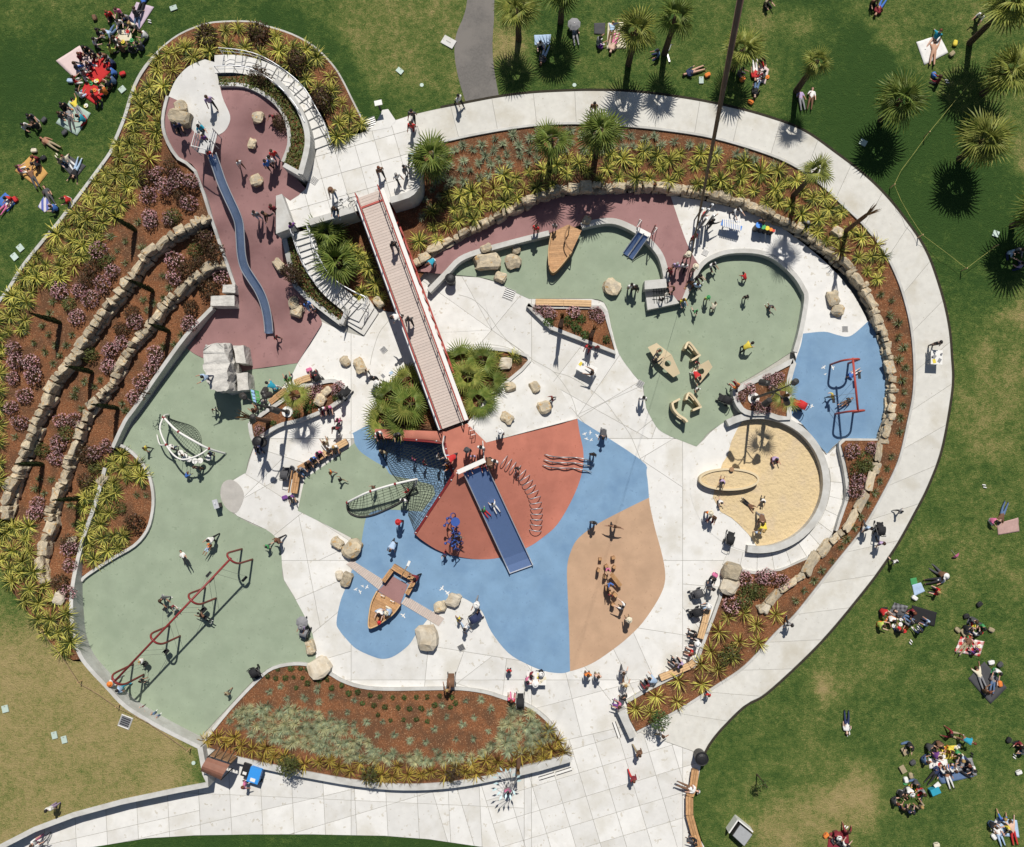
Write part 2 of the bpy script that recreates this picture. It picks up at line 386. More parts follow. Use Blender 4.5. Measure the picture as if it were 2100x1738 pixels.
# the lawn around: one sheet, open where the playground lies
HOLE = CURBS[:]+LAWN_LOW+[p for p in CURB_INS if p[1] > 1356]+LW[1:]+[(-120, 2100), (1500, 2100), (1445, 1738), (1432, 1715), (1422, 1672), (1421, 1633), (1428, 1618), (1436, 1579)]+PO[::-1]
def dryness_and_shade(x, y):
    """how dry the turf is: yellow lower-left lawn, worn patches, lush strips; also palm shade painted in at top right"""
    d = .18+.1*noise.noise((x*.004, y*.004, 0))
    d += .62*sstep((y-1130)/250)*sstep((460-x)/120)
    d += .24*sstep((300-abs(x-870))/200)*sstep((260-y)/120)
    d -= .3*sstep((120-hypot(x-90, y-170)*.6)/90)
    d += .09*sstep((y-480)/350)*sstep((x-1400)/100)+.03
    for X, Y, r, a in ((1660, 60, 50, .75), (1570, 40, 40, .45), (1600, 200, 60, .3), (1760, 1630, 46, .6), (1700, 1680, 70, .55), (1590, 1700, 60, .5), (1690, 1400, 34, .6), (2090, 640, 40, .5), (2060, 740, 80, .35), (2020, 900, 70, .3), (1030, 90, 40, .5), (50, 1050, 50, .3), (2130, 330, 80, .5), (1800, 1330, 60, .15), (1990, 1150, 80, .12), (700, 60, 60, .15), (20, 40, 40, .3)):
        d += a*math.exp(-((x-X)**2+(y-Y)**2)/(r*r))*(.75+.7*noise.noise((x*.03, y*.03, 3)))
    d -= .35*math.exp(-(segdist(x, y, [(560, 40), (650, 85), (700, 140), (740, 230)])-14)**2/500)
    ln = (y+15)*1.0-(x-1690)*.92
    d -= .34*sstep((x-1540)/120)*sstep((620-y)/160)*sstep(ln/14+.3)  # darker turf below the diagonal, with outside palms' shade painted in at right
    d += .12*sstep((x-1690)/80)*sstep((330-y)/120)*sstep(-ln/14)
    return max(-.5, min(1.2, d))
def grass_mat():
    m = bpy.data.materials.new('grass'); m.use_nodes = True; nt = m.node_tree; N = nt.nodes; L = nt.links; b = N['Principled BSDF']
    b.inputs['Roughness'].default_value = .9; b.inputs['Specular IOR Level'].default_value = .15
    tc = N.new('ShaderNodeTexCoord').outputs['Object']
    def noi(s, d=5, r=.65):
        n = N.new('ShaderNodeTexNoise'); n.inputs['Scale'].default_value = s; n.inputs['Detail'].default_value = d; n.inputs['Roughness'].default_value = r; L.new(tc, n.inputs['Vector']); return n.outputs['Fac']
    def math_(op, a, c):
        x = N.new('ShaderNodeMath'); x.operation = op
        for k, v in ((0, a), (1, c)):
            if isinstance(v, (int, float)): x.inputs[k].default_value = v
            else: L.new(v, x.inputs[k])
        return x.outputs[0]
    at = N.new('ShaderNodeAttribute'); at.attribute_name = 'dry'  # turf dryness, with palm shade painted in at top right
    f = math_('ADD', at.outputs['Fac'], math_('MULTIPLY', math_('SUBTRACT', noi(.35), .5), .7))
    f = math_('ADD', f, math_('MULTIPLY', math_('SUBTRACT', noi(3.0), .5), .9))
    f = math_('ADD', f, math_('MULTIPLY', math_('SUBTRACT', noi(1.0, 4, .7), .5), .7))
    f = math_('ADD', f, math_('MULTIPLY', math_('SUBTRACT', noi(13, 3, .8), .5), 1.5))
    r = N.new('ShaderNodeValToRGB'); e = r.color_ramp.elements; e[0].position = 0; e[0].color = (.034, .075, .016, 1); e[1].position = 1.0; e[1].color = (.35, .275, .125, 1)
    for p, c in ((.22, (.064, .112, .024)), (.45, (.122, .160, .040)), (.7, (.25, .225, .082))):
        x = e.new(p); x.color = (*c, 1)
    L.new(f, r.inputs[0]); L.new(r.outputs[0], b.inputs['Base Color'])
    bp = N.new('ShaderNodeBump'); bp.inputs['Strength'].default_value = 1.0; bp.inputs['Distance'].default_value = .10
    L.new(math_('ADD', noi(14, 3), math_('MULTIPLY', noi(4, 3), .8)), bp.inputs['Height']); L.new(bp.outputs[0], b.inputs['Normal'])
    return m
M['grass'] = grass_mat()
BIG = [(-3000, -2600), (5200, -2600), (5200, 4200), (-3000, 4200)]
sheet('lawn', BIG, hill, M['grass'], grid=24, hole=HOLE, attr=dryness_and_shade, reg=False)
sheet('lawn_verge', [(-160, 1745), (0, 1738+30), (300, 1720), (400, 1714), (521, 1712), (640, 1712), (790, 1715), (880, 1722), (990, 1738), (1150, 1790), (1250, 2100), (-160, 2100)], const(0.0), M['grass'], grid=24, attr=lambda x, y: -.05)
# asphalt path
ASP = smooth([(956, 213), (940, 160), (932, 110), (936, 70), (952, 30), (960, -20), (975, -200)], 4)+smooth([(1040, -200), (1016, -20), (1013, 40), (1010, 90), (1013, 140), (1024, 202)], 4)
sheet('asphalt_path', ASP, hill, M['asphalt'], lift=.006, grid=30, reg=False)
# ---------------------------------------------------------------- slabs: pieces of paving with recessed joints
def slab(poly, zf, parent, mat, th=.10, gap=.021, dz=0.0):
    """one paving slab: chamfered rim makes the recessed joint"""
    W3 = [P(x, y, zf(x, y)+dz) for x, y in poly]
    A = sum(W3[i].x*W3[(i+1) % len(W3)].y-W3[(i+1) % len(W3)].x*W3[i].y for i in range(len(W3)))
    if A < 0: W3 = W3[::-1]
    c = sum(W3, Vector())/len(W3); bm = bmesh.new()
    f = bm.faces.new([bm.verts.new(v-c) for v in W3])
    f.normal_update(); r = bmesh.ops.inset_individual(bm, faces=[f], thickness=gap, use_even_offset=False)
    ring = {v for ff in r['faces'] for v in ff.verts}-set(f.verts)
    for v in ring: v.co.z -= .018
    for ff in r['faces']: ff.material_index = 1
    bmesh.ops.triangulate(bm, faces=[ff for ff in bm.faces if len(ff.verts) > 4])
    me = bpy.data.meshes.new('slab'); bm.to_mesh(me); bm.free(); me.materials.append(mat); me.materials.append(M['joint'])
    return link('slab', me, parent, loc=c)
# ring path
def pathz(x, y): return hill(x, y)+.03
path = tag(empty('footpath'), kind='structure')
def zip_len(a, b, step):
    na = resample(a, 1.0); nb = resample(b, 1.0); L = (len(na)+len(nb))/2; n = max(1, round(L/step)); return na, nb, n
ra, rb, nsl = zip_len(PO, PI_, 84)
PATHPOLY = PO+PI_[::-1]; REG.append((PATHPOLY, pathz, 'footpath'))
for i in range(nsl):
    fa = lambda t: ra[min(len(ra)-1, int(t*(len(ra)-1)))]; fb = lambda t: rb[min(len(rb)-1, int(t*(len(rb)-1)))]
    q = [fa((i+k/4)/nsl) for k in range(5)]+[fb((i+k/4)/nsl) for k in range(4, -1, -1)]
    slab(q, pathz, path, M['concrete_path'])
wallstrip('path_curb', offset(PI_, 2.2), .16, lambda x, y: pathz(x, y)+.04, lambda x, y: pathz(x, y)-.4, M['concrete_wall'], path)
wallstrip('soil_edge', offset(PO, 2.6)[6:], .16, lambda x, y: hill(x, y)+.014, lambda x, y: hill(x, y)-.1, nmat('soil', (.035, .03, .02), .95, var=.3), path)
sheet('path_bed', PATHPOLY, lambda x, y: hill(x, y), M['joint'], lift=.004, grid=40, reg=False, parent=path)
# upper plaza
UPL = [(841, 237), (862, 301), (862, 380), (846, 400), (800, 416), (722, 436), (634, 462), (602, 469), (582, 403), (595, 412), (612, 401), (627, 387), (640, 345), (651, 300), (683, 297), (700, 284), (754, 269), (770, 255), (785, 236), (810, 247)]
upl = tag(empty('upper_plaza'), kind='structure'); REG.append((UPL, const(UP), 'upper_plaza'))
def split_poly(poly, cuts, auto=False):
    """cut a grid polygon by straight lines; a cut is (p, q) or (p, q, box) limited to faces whose middle lies in the box"""
    bm = bmesh.new(); bm.faces.new([bm.verts.new((x, y, 0)) for x, y in poly])
    for cut in cuts:
        p, q = Vector((*cut[0], 0)), Vector((*cut[1], 0)); d = (q-p).normalized(); no = Vector((-d.y, d.x, 0)); L = (q-p).length
        fs = []
        for f in bm.faces:
            c = f.calc_center_median()
            if len(cut) > 2 or auto:
                x0, y0, x1, y1 = cut[2] if len(cut) > 2 else (min(p.x, q.x)-45, min(p.y, q.y)-45, max(p.x, q.x)+45, max(p.y, q.y)+45)
                if not (x0 <= c.x <= x1 and y0 <= c.y <= y1): continue
            fs.append(f)
        g = fs+list({e for f in fs for e in f.edges})+list({v for f in fs for v in f.verts})
        if g: bmesh.ops.bisect_plane(bm, geom=g, plane_co=p, plane_no=no, dist=.01)
    out = [[(v.co.x, v.co.y) for v in f.verts] for f in bm.faces]; bm.free(); return out
def grid_cuts(cx, cy, ang, sx, sy, n, box=None):
    c, s = cos(radians(ang)), sin(radians(ang)); out = []
    for i in range(-n, n+1):
        for (ux, uy, d) in ((c, s, sy), (-s, c, sx)):
            ox, oy = cx-uy*d*i, cy+ux*d*i
            t = ((ox, oy), (ox+ux*50, oy+uy*50)); out.append(t+((box,) if box else ()))
    return out
sheet('plaza_bed', UPL, const(UP), M['joint'], lift=-.03, reg=False, parent=upl)
for q in split_poly(UPL, grid_cuts(700, 355, -16, 42, 46, 5)): slab(q, const(UP), upl, M['concrete'])
# ---------------------------------------------------------------- rubber surfaces and concrete of the playground floor
G1 = [(384, 715), (412, 733), (489, 761), (520, 757), (610, 745), (595, 774), (560, 815), (535, 850), (510, 866), (512, 890), (522, 912), (509.6, 944), (504.5, 969.5), (461, 995), (451, 1010.5), (458, 1030), (474, 1049), (486.6, 1059), (520, 1077), (546.4, 1087), (567, 1105), (576, 1130), (578.4, 1164), (582, 1189.7), (605, 1228), (628.4, 1271.7), (641, 1302), (646, 1331), (647, 1356), (640, 1366), (597.6, 1359), (559, 1367), (536, 1382), (522, 1393), (407, 1516)]+[p for p in CURB_INS[::-1] if p[1] > 1185]+[(179, 1177), (230, 1143), (274, 1118), (300, 1087), (311, 1049), (312, 1010), (302, 972), (282, 941), (256, 919), (253, 905), (284, 857), (333, 787)]
G2 = [(905, 562), (982, 569), (1020, 579.5), (1057, 600), (1085, 613), (1098, 613), (1213, 613), (1239, 621), (1246.5, 636), (1254, 671.7), (1269.5, 725.5), (1298, 766.5), (1318, 789.5), (1321, 810), (1326, 838), (1338, 862), (1351, 881), (1374.5, 895), (1428, 916), (1436, 908), (1456.5, 885), (1492, 862), (1505, 850), (1497, 812), (1502.6, 794.6), (1562, 761), (1626, 720), (1652, 615), (1640, 570), (1601, 536), (1541, 514), (1497, 514), (1441, 538), (1405, 613), (1367, 580), (1354, 523), (1308, 474), (1246, 452), (1195, 462), (1126, 477), (1058, 495), (982, 515), (943, 531)]
G3 = [(727, 909), (738.5, 926), (764, 944), (791, 960), (802.7, 974.4), (850, 985), (889, 996), (892.7, 1014.8), (865, 1049.7), (808, 1046), (770, 1047.6), (755, 1057), (748.7, 1069), (741, 1113), (730.8, 1109), (684.7, 1084.7), (610.4, 1047.6), (624.5, 982), (672, 950)]
BL = [(720.5, 890), (769, 864.5), (775, 890), (905, 905), (1184, 859), (1313, 942.6), (1326, 972), (1331, 1021), (1280, 1046), (1226, 1074.5), (1187.6, 1102.7), (1172, 1128), (1163, 1164), (1164.5, 1228), (1167, 1292), (1169, 1377), (1151.7, 1381), (1118, 1377), (1080, 1362), (1042, 1339), (1007, 1295), (989.5, 1256), (970, 1238), (943, 1224), (925, 1228), (900, 1241), (874, 1274), (853.7, 1300), (838, 1323.5), (810, 1345), (787, 1351.7), (764, 1346.6), (730.8, 1331), (710, 1310.7), (696, 1293), (690, 1277), (697.5, 1236), (710, 1202.5), (721, 1172), (730.8, 1149), (741, 1113), (741, 1060), (727, 907)]
TAN = [(1331, 1021), (1280, 1046), (1226, 1074.5), (1187.6, 1102.7), (1172, 1128), (1163, 1164), (1164.5, 1228), (1167, 1292), (1169, 1377), (1190, 1371), (1221, 1357), (1259, 1331), (1287.5, 1308), (1318, 1277), (1349, 1231), (1363, 1197), (1363, 1164), (1354, 1123), (1344, 1087), (1333.6, 1041)]
RED = [(916, 885), (958, 869), (997, 908), (1184, 859), (1189, 890), (1196.5, 928.5), (1193, 972), (1175, 1020.7), (1144, 1074.5), (1113, 1102.7), (1082, 1123), (1033, 1142), (994.6, 1147.5), (956, 1145), (905, 1132), (866.5, 1109), (851, 1095), (930, 974), (917, 940), (908, 907)]
WHILL = [(958, 869), (985, 835), (1020, 800), (1085, 740), (1110, 755), (1150, 800), (1184, 859), (997, 908)]
MARA = [(345.7, 199.8), (337, 230), (336, 261), (346, 292), (366, 322.7), (402, 348), (433, 445), (448, 490), (466, 541), (483, 592), (446, 633), (384, 715), (412, 733), (489, 761), (520, 757), (610, 745), (659, 666.6), (655, 650), (605, 587), (592, 546), (583, 490), (570, 478), (565.6, 441), (565.6, 409), (572, 400), (595, 412), (612, 401), (627, 387), (582, 338), (592, 305), (592, 269), (582, 235.6), (562, 210), (536, 187), (500, 176), (449, 176), (440, 128), (420, 122), (386, 137), (360, 165)]
MARB = [(854, 556), (900, 520), (941, 493), (997, 462), (1058, 436), (1118, 411), (1195, 398), (1272, 396), (1349, 396), (1375, 402), (1410, 502.7), (1433.5, 543.6), (1408, 592), (1402, 620), (1377, 612), (1367, 574), (1362, 545), (1354, 523), (1336, 500), (1308, 476), (1272, 458), (1246, 453), (1195, 462), (1126, 478), (1058, 495), (982, 516), (943, 532), (918, 556), (905, 562)]
MUS = [(1372, 402), (1400, 405), (1477, 420), (1562, 445), (1610, 472), (1660, 510), (1700, 545), (1740, 590), (1770, 640), (1800, 705), (1815, 770), (1819, 820), (1816, 905), (1729, 905), (1695, 932), (1660, 880), (1622, 864), (1615, 800), (1632, 743), (1630, 720), (1644, 674), (1654, 613), (1649, 592), (1631, 564), (1601, 536), (1562, 519), (1541, 514), (1497, 514), (1466, 523), (1433, 543), (1410, 502)]
BLR = [(1647, 684.5), (1690, 680.7), (1716, 687), (1736, 691), (1752, 684.5), (1783, 657), (1803, 702), (1816, 766), (1821, 812), (1819, 873), (1814, 904), (1729, 904), (1696, 931), (1677, 910), (1647, 872), (1624, 853), (1622, 797), (1631, 743), (1642, 710)]
# concrete floor of the plaza, slab by slab
PLZ = [(595, 774), (610, 745), (660, 660), (705, 680), (744, 690), (760, 640), (800, 600), (870, 560), (905, 560), (920, 566)]+G2[1:20]+[(1436, 908), (1492, 862), (1520, 850), (1640, 865), (1700, 930), (1724, 907), (1742, 985), (1742, 1021), (1728, 1062), (1675, 1138), (1601, 1171), (1549, 1176), (1497, 1163), (1482, 1190), (1477, 1226), (1449, 1302), (1426, 1362), (1413, 1372), (1285, 1439), (1290, 1470), (1305, 1500), (1400, 1449+8), (1441, 1549), (1436, 1579), (1421, 1633), (1422, 1672), (1445, 1738), (1460, 1800), (1150, 1800), (990, 1738), (880, 1722), (790, 1715), (640, 1712), (521, 1712), (400, 1714), (300, 1720), (0, 1770), (-150, 1830), (-150, 1815), (0, 1739), (70, 1703), (150, 1673), (250, 1646), (360, 1623), (425, 1611), (421, 1590), (414, 1537), (520, 1566), (649, 1592), (800, 1614), (880, 1614), (956, 1606), (1046, 1588), (1170, 1560), (1152, 1521), (1131, 1490), (1108, 1467), (1080, 1449), (1033, 1434), (994, 1422), (943, 1414), (790, 1415), (738, 1410), (700, 1398), (674, 1382), (640, 1366), (647, 1356), (641, 1302), (605, 1228), (582, 1190), (578, 1164), (576, 1130), (546, 1087), (486, 1059), (458, 1030), (451, 1010), (461, 995), (504, 969), (522, 912), (512, 890), (510, 866), (535, 850)]
COVER = [BL, TAN, RED, G3, WHILL]
B_ = lambda *a: a
low = (-300, 1395, 1470, 1900)
A_ = (-400, 400, 2400, 2200)
cuts = [((-150, 1395), (2100, 1395), A_), ((1240, 1500), (1500, 1440), low), ((1150, 1545), (1300, 1500), low), ((560, 900), (1400, 900), A_), ((1090, 500), (1090, 1400), A_), ((620, 1150), (1400, 1150), A_), ((720, 500), (720, 1400), A_), ((1400, 900), (1400, 1500), A_), ((1075, 1400), (1075, 1800), low)]
cuts += [((540, 1000), (760, 880)), ((560, 930), (780, 1000)), ((690, 760), (840, 800)), ((800, 560), (830, 760)), ((640, 690), (820, 730)), ((660, 800), (760, 720)),
         ((900, 600), (1090, 735)), ((960, 590), (1010, 680), (850, 540, 1150, 760)), ((1060, 615), (960, 735), (850, 540, 1150, 760)), ((1110, 755), (1180, 640)), ((1090, 740), (1250, 930)), ((1150, 800), (1330, 900)),
         ((1184, 859), (1350, 760)), ((1200, 700), (1130, 790)), ((1270, 730), (1215, 810)), ((1230, 830), (1320, 790)), ((1290, 900), (1340, 860)), ((1312, 942), (1430, 870)), ((1313, 942), (1411, 1007)),
         ((1340, 890), (1300, 1000)), ((1330, 1020), (1415, 1007)), ((1345, 1085), (1425, 1062)), ((1363, 1190), (1460, 1105)), ((1363, 1195), (1480, 1205)), ((1360, 1195), (1450, 1310)), ((1318, 1290), (1450, 1310)), ((1300, 1300), (1340, 1390)),
         ((590, 1180), (760, 1100)), ((600, 1130), (720, 1190)), ((585, 1240), (700, 1190)), ((640, 1300), (700, 1250)), ((610, 1060), (560, 1100)), ((500, 970), (640, 1060)), ((480, 1040), (560, 960)), ((610, 1045), (640, 1200)),
         ((640, 1360), (740, 1330)), ((780, 1350), (782, 1415)), ((790, 1352), (990, 1420)), ((880, 1310), (870, 1414)), ((880, 1325), (960, 1338)), ((950, 1340), (925, 1410)), ((940, 1400), (1030, 1330)), ((1040, 1340), (1030, 1434)), ((1080, 1362), (1160, 1480)), ((1160, 1380), (1170, 1420)), ((1200, 1370), (1300, 1500)), ((1260, 1335), (1300, 1420)), ((1110, 1450), (1300, 1400))]
for i in range(-6, 9): cuts.append(((1180+i*52, 1560), (1180+i*52+24, 1640), (900, 1480, 1480, 1850)))
for i in range(0, 5): cuts.append(((1100, 1560+i*52), (1300, 1500+i*52), (1020, 1480, 1480, 1850)))
for i in range(16): cuts.append(((20+i*64, 1560), (32+i*64, 1800), (-200, 1540, 1075, 1850)))
cuts += [((420, 1628), (1010, 1655), (-200, 1540, 1075, 1850)), ((0, 1755), (420, 1660), (-200, 1540, 440, 1850))]
plz = tag(empty('plaza_paving'), kind='structure')
REG.append((PLZ, const(0.0), 'plaza_paving'))
sheet('plaza_bed', [(-200, 1850), (-200, 560), (2000, 560), (2000, 1850)], const(-.045), M['joint'], reg=False, parent=plz)
nsl = 0
for q in split_poly(PLZ, cuts, True):
    if len(q) < 3: continue
    A = abs(sum(q[i][0]*q[(i+1) % len(q)][1]-q[(i+1) % len(q)][0]*q[i][1] for i in range(len(q))))/2
    if A < 25: continue
    cx = sum(p[0] for p in q)/len(q); cy = sum(p[1] for p in q)/len(q)
    smp = [(cx+(p[0]-cx)*k, cy+(p[1]-cy)*k) for p in q for k in (.25, .55, .85)]
    smp = [s for s in smp if inpoly(*s, q)] or [(cx, cy)]
    if all(any(inpoly(*s, c) for c in COVER) for s in smp): continue
    slab(q, const(0.0), plz, M['concrete']); nsl += 1
for pl in (TL(23, 0, 1060, 100, 1130, 200, 1210, 300, 1265, 370, 1310, 440, 1395, 500, 1490, 535, 1580, 555, 1670), TL(23, 370, 1310, 470, 1335, 560, 1380, 650, 1440, 740, 1510, 800, 1570, 850, 1640, 890, 1700), TL(33, 880, 0, 930, 65, 980, 140, 1020, 230, 1060, 330), TL(22, 1640, 690, 1740, 720, 1830, 790, 1900, 880, 1980, 1000, 2099, 1130), TL(22, 930, 1250, 950, 1150, 1000, 1000, 1060, 920, 1090, 880), TL(22, 1560, 1130, 1700, 1095, 1850, 1085, 2000, 1105, 2099, 1140)):
    pl = smooth(pl, 3); wallstrip('expansion_joint', pl, .035, .008, -.02, M['joint'], plz)
sheet('rubber_ground_green', soft(G1), const(.0), M['rub_green'], lift=.012)
sheet('rubber_ground_green', soft(G2), const(.0), M['rub_green'], lift=.012)
sheet('rubber_ground_blue', soft(BL), const(.0), M['rub_blue'], lift=.010)
sheet('rubber_ground_green', soft(G3), const(.0), M['rub_green'], lift=.016)
sheet('rubber_ground_tan', soft(TAN), const(.0), M['rub_tan'], lift=.014)
sheet('rubber_mound', soft(RED), cone, M['rub_red'], lift=.02, grid=14)
sheet('concrete_mound', WHILL, cone, M['concrete'], lift=.022, grid=14)
sheet('rubber_slope', soft(MARA), terr, M['rub_maroon'], grid=12)
sheet('rubber_path', soft(MARB), const(.58), M['rub_maroon'], lift=.012)
sheet('terrace_paving', soft(MUS), ur, M['concrete'], grid=30)
sheet('rubber_ground_blue', soft(BLR), ur, M['rub_blue'], lift=.012, grid=25)
# pad at the head of the long slide
APR = [(345.7, 198), (360, 165), (386, 137), (420, 122), (440, 128), (447, 160), (457, 202), (472, 238), (466, 262), (452, 275), (428, 282), (400, 272), (386, 250), (384, 215)]
sheet('slide_pad', soft(APR), terr, M['concrete'], lift=.012, grid=12)
WET = smooth([(458, 990), (474, 984), (490, 994), (500, 1012), (496, 1034), (484, 1052), (468, 1046), (455, 1028), (452, 1008)], 3, True)
sheet('water_stain', WET, const(.0), nmat('wet_concrete', (.42, .40, .37), .35, var=.12, scale=2), lift=.016, reg=False)
# sand pit
SCX, SCY = 1557.0, 990.0
def circ(cx, cy, r, a0=0, a1=360, n=48): return [(cx+r*cos(radians(a0+(a1-a0)*i/n)), cy+r*sin(radians(a0+(a1-a0)*i/n))) for i in range(n+1)]
PAD = circ(SCX, SCY, 143, 0, 360, 64)[:-1]
REG.append((PAD, const(.02), 'sand_pad'))
pd = sheet('sand_pad', PAD, const(.02), M['concrete'], reg=False)
SAND = circ(SCX, SCY, 131, -105, 92, 40)+[(1535, 1096), (1515, 1075), (1500, 1062), (1478, 1050), (1462, 1020), (1470, 985), (1482, 950), (1492, 935), (1500, 905), (1512, 880)]
sheet('sand', SAND, lambda x, y: .05+.03*noise.noise((x*.06, y*.06, 0))+.02*noise.noise((x*.2, y*.2, 5)), M['sand'], grid=5)
# ================================================================== planting beds
def bedz(x, y): return hill(x, y)-.02
W1 = [(430, 443), (399.5, 456.6), (358.5, 477), (322.7, 502.7), (289.4, 536), (266, 566.7), (246, 595), (215, 630.7), (189.5, 666.6), (153.7, 720.4), (123, 758.8), (102.4, 792), (89.6, 828), (69, 861), (61.5, 895), (43.5, 941), (33, 967), (20.5, 995), (10, 1031), (7, 1056)]
W2 = [(462, 541), (435.4, 546), (399.5, 566.7), (379, 584.6), (353.4, 610), (325, 641), (307, 666.6), (281.7, 692), (261, 717.8), (246, 743.4), (228, 781.8), (205, 812.6), (176.7, 848.4), (158.8, 890), (146, 921), (133, 959), (125.5, 990), (110, 1020.7), (100, 1056.6), (101, 1079.6), (89.6, 1107.8), (82, 1138.5), (79.4, 1164), (84.5, 1192)]
NBED = [(746, 262), (700, 284), (684, 296), (672, 255), (652, 205), (622, 165), (575, 132), (520, 116), (455, 112), (428, 118), (384, 135), (357, 163), (343, 198), (334, 232), (333, 263), (343, 294), (364, 326), (399, 351), (431, 444)]
sheet('planting_bed', [p for p in CURBS if True]+[(-110, 1000), (-20, 1090)]+W1[::-1]+NBED[::-1], lambda x, y: max(bedz(x, y), min(terr(x, y)-.08, bedz(x, y)+.9) if (x > 330 and y < 445) else -9), M['mulch'], grid=16)
sheet('planting_bed', W1+[(-20, 1090)]+[(-110, 1000), (-40, 1080), (0, 1161), (25, 1215), (64, 1264)]+W2[::-1]+[(449, 497)], t2f, M['mulch'], lift=-.02, grid=18)
T3 = W2+[(64, 1264), (87, 1300), (128, 1344), (150, 1354)]+[p for p in CURB_INS[::-1] if p[1] < 1352]+[(446, 633), (483, 592)]
sheet('planting_bed', T3, t3f, M['mulch'], lift=-.02, grid=18)
SW1 = [(849, 539), (880, 517), (920, 492), (960, 470), (1000, 449), (1058, 421), (1118, 394), (1195, 381), (1272, 379), (1349, 380), (1400, 386), (1477, 400), (1562, 426), (1601, 447), (1640, 468), (1672, 490), (1706, 515), (1727, 534), (1747, 553), (1767, 578), (1783, 604), (1794, 634), (1808, 672), (1818, 700), (1826, 735), (1832, 766), (1832, 807), (1830, 838), (1824, 872), (1813, 904)]
RB = PI_+[(1290, 1472), (1285, 1439), (1321, 1418), (1356, 1400), (1413, 1372), (1426, 1362), (1441, 1323), (1449, 1302), (1477, 1226), (1482, 1190), (1497, 1163), (1518, 1169), (1549, 1176), (1601, 1171), (1647, 1151), (1675, 1139), (1719, 1087), (1727, 1064), (1742, 1021), (1742, 985), (1735, 950), (1725, 912), (1734, 904)]+SW1[::-1]+[(852, 500), (846, 480), (848, 440), (852, 400), (862, 380)]
PIC = PI_[::3]
def rbz(x, y):
    d = segdist(x, y, PIC); z = hill(x, y)-.05-.0022*min(d, 150)
    if x < 1000 and y > 330: z = z+(.95-z)*sstep((1000-x)/110)*sstep((y-330)/90)
    if y > 1000: z = max(z, .16)
    return z
sheet('planting_bed', RB, rbz, M['mulch'], grid=18)
BB = [(413, 1527), (470, 1456), (527, 1396), (559, 1372), (603, 1363), (640, 1368), (674.5, 1382.4), (700, 1398), (738.5, 1410.6), (789.7, 1415.7), (879, 1414.5), (943, 1414.5), (994.6, 1422), (1033, 1434), (1080, 1449), (1108, 1467), (1131, 1490), (1151.7, 1520.7), (1164.5, 1546), (1105, 1567), (1046, 1580), (956, 1600), (879, 1607), (802, 1607), (725, 1599), (649, 1586), (572, 1571), (474, 1549)]
def bbz(x, y): return .12+.42*sstep((y-1390)/170)
sheet('planting_bed', BB, bbz, M['mulch'], grid=22)
BUL = [(222, 942), (240, 915), (256, 919), (282, 941), (302, 972), (312, 1010), (311, 1049), (300, 1087), (274, 1118), (230, 1143), (179, 1177), (160, 1185), (164, 1128), (174, 1092), (196, 1030), (215, 960)]
sheet('planting_bed', BUL, const(.14), M['mulch'], grid=22)
TRI = [(1082, 625), (1130, 672), (1262, 723), (1242, 640), (1232, 630), (1098, 629)]
sheet('planting_bed', TRI, const(.30), M['mulch'])
LPL = [(512, 868), (551, 840), (588, 815), (597, 792), (633, 791), (657.5, 785), (679, 781), (694, 785), (704, 796), (707, 812), (679, 834), (656, 846), (612, 863), (580, 870), (557, 881), (528, 900), (519, 902), (514, 885)]
sheet('planting_bed', LPL, const(.32), M['mulch'])
RPL = [(1508, 801), (1560, 775), (1617, 745), (1628, 745), (1616, 790), (1618, 858), (1570, 848), (1540, 848), (1522, 840), (1510, 820)]
sheet('planting_bed', RPL, const(.66), M['mulch'])
CPL1 = [(845, 750), (905, 885), (769, 866), (775, 820), (800, 780)]
def cplz(x, y): return .15+1.15*sstep((y-740)/140)*sstep((x-740)/150)
sheet('planting_bed', CPL1, cplz, M['mulch'], grid=18)
CPL2 = [(905, 722), (940, 716), (1000, 716), (1050, 722), (1085, 740), (1020, 800), (985, 835), (965, 862), (930, 790)]
sheet('planting_bed', CPL2, lambda x, y: .08+1.1*sstep((870-hypot(x-1085, y-740)*0-(870-y))/400)*0+max(0, cone(x, y)-.2), M['mulch'], grid=18)
# under the bridge, beside the lower stair
BRB = [(640, 466), (722, 438), (800, 418), (850, 405), (846, 480), (852, 500), (850, 540), (870, 560), (810, 640), (795, 640), (757, 622), (700, 590), (674, 566), (659, 533), (640, 480)]
sheet('planting_bed', BRB, lambda x, y: .1+1.0*sstep((640-y)/200), M['mulch'], grid=20)
STL = [(590, 489), (604, 480), (630, 552), (652, 585), (712, 632), (702, 665), (652, 628), (608, 588), (598, 548)]
def stlz(x, y): return .45+1.6*sstep((660-y)/190)
sheet('planting_bed', STL, stlz, M['mulch'], grid=14)
SGR = [(449, 158), (530, 155), (560, 165), (588, 187), (612, 222), (627, 260), (629, 299), (616, 355), (582, 335), (594, 299), (594, 270), (585, 241), (569, 215), (540, 192), (500, 176), (451, 174)]
sheet('planting_bed', SGR, lambda x, y: terr(x, y)+.12, M['mulch'], grid=14)
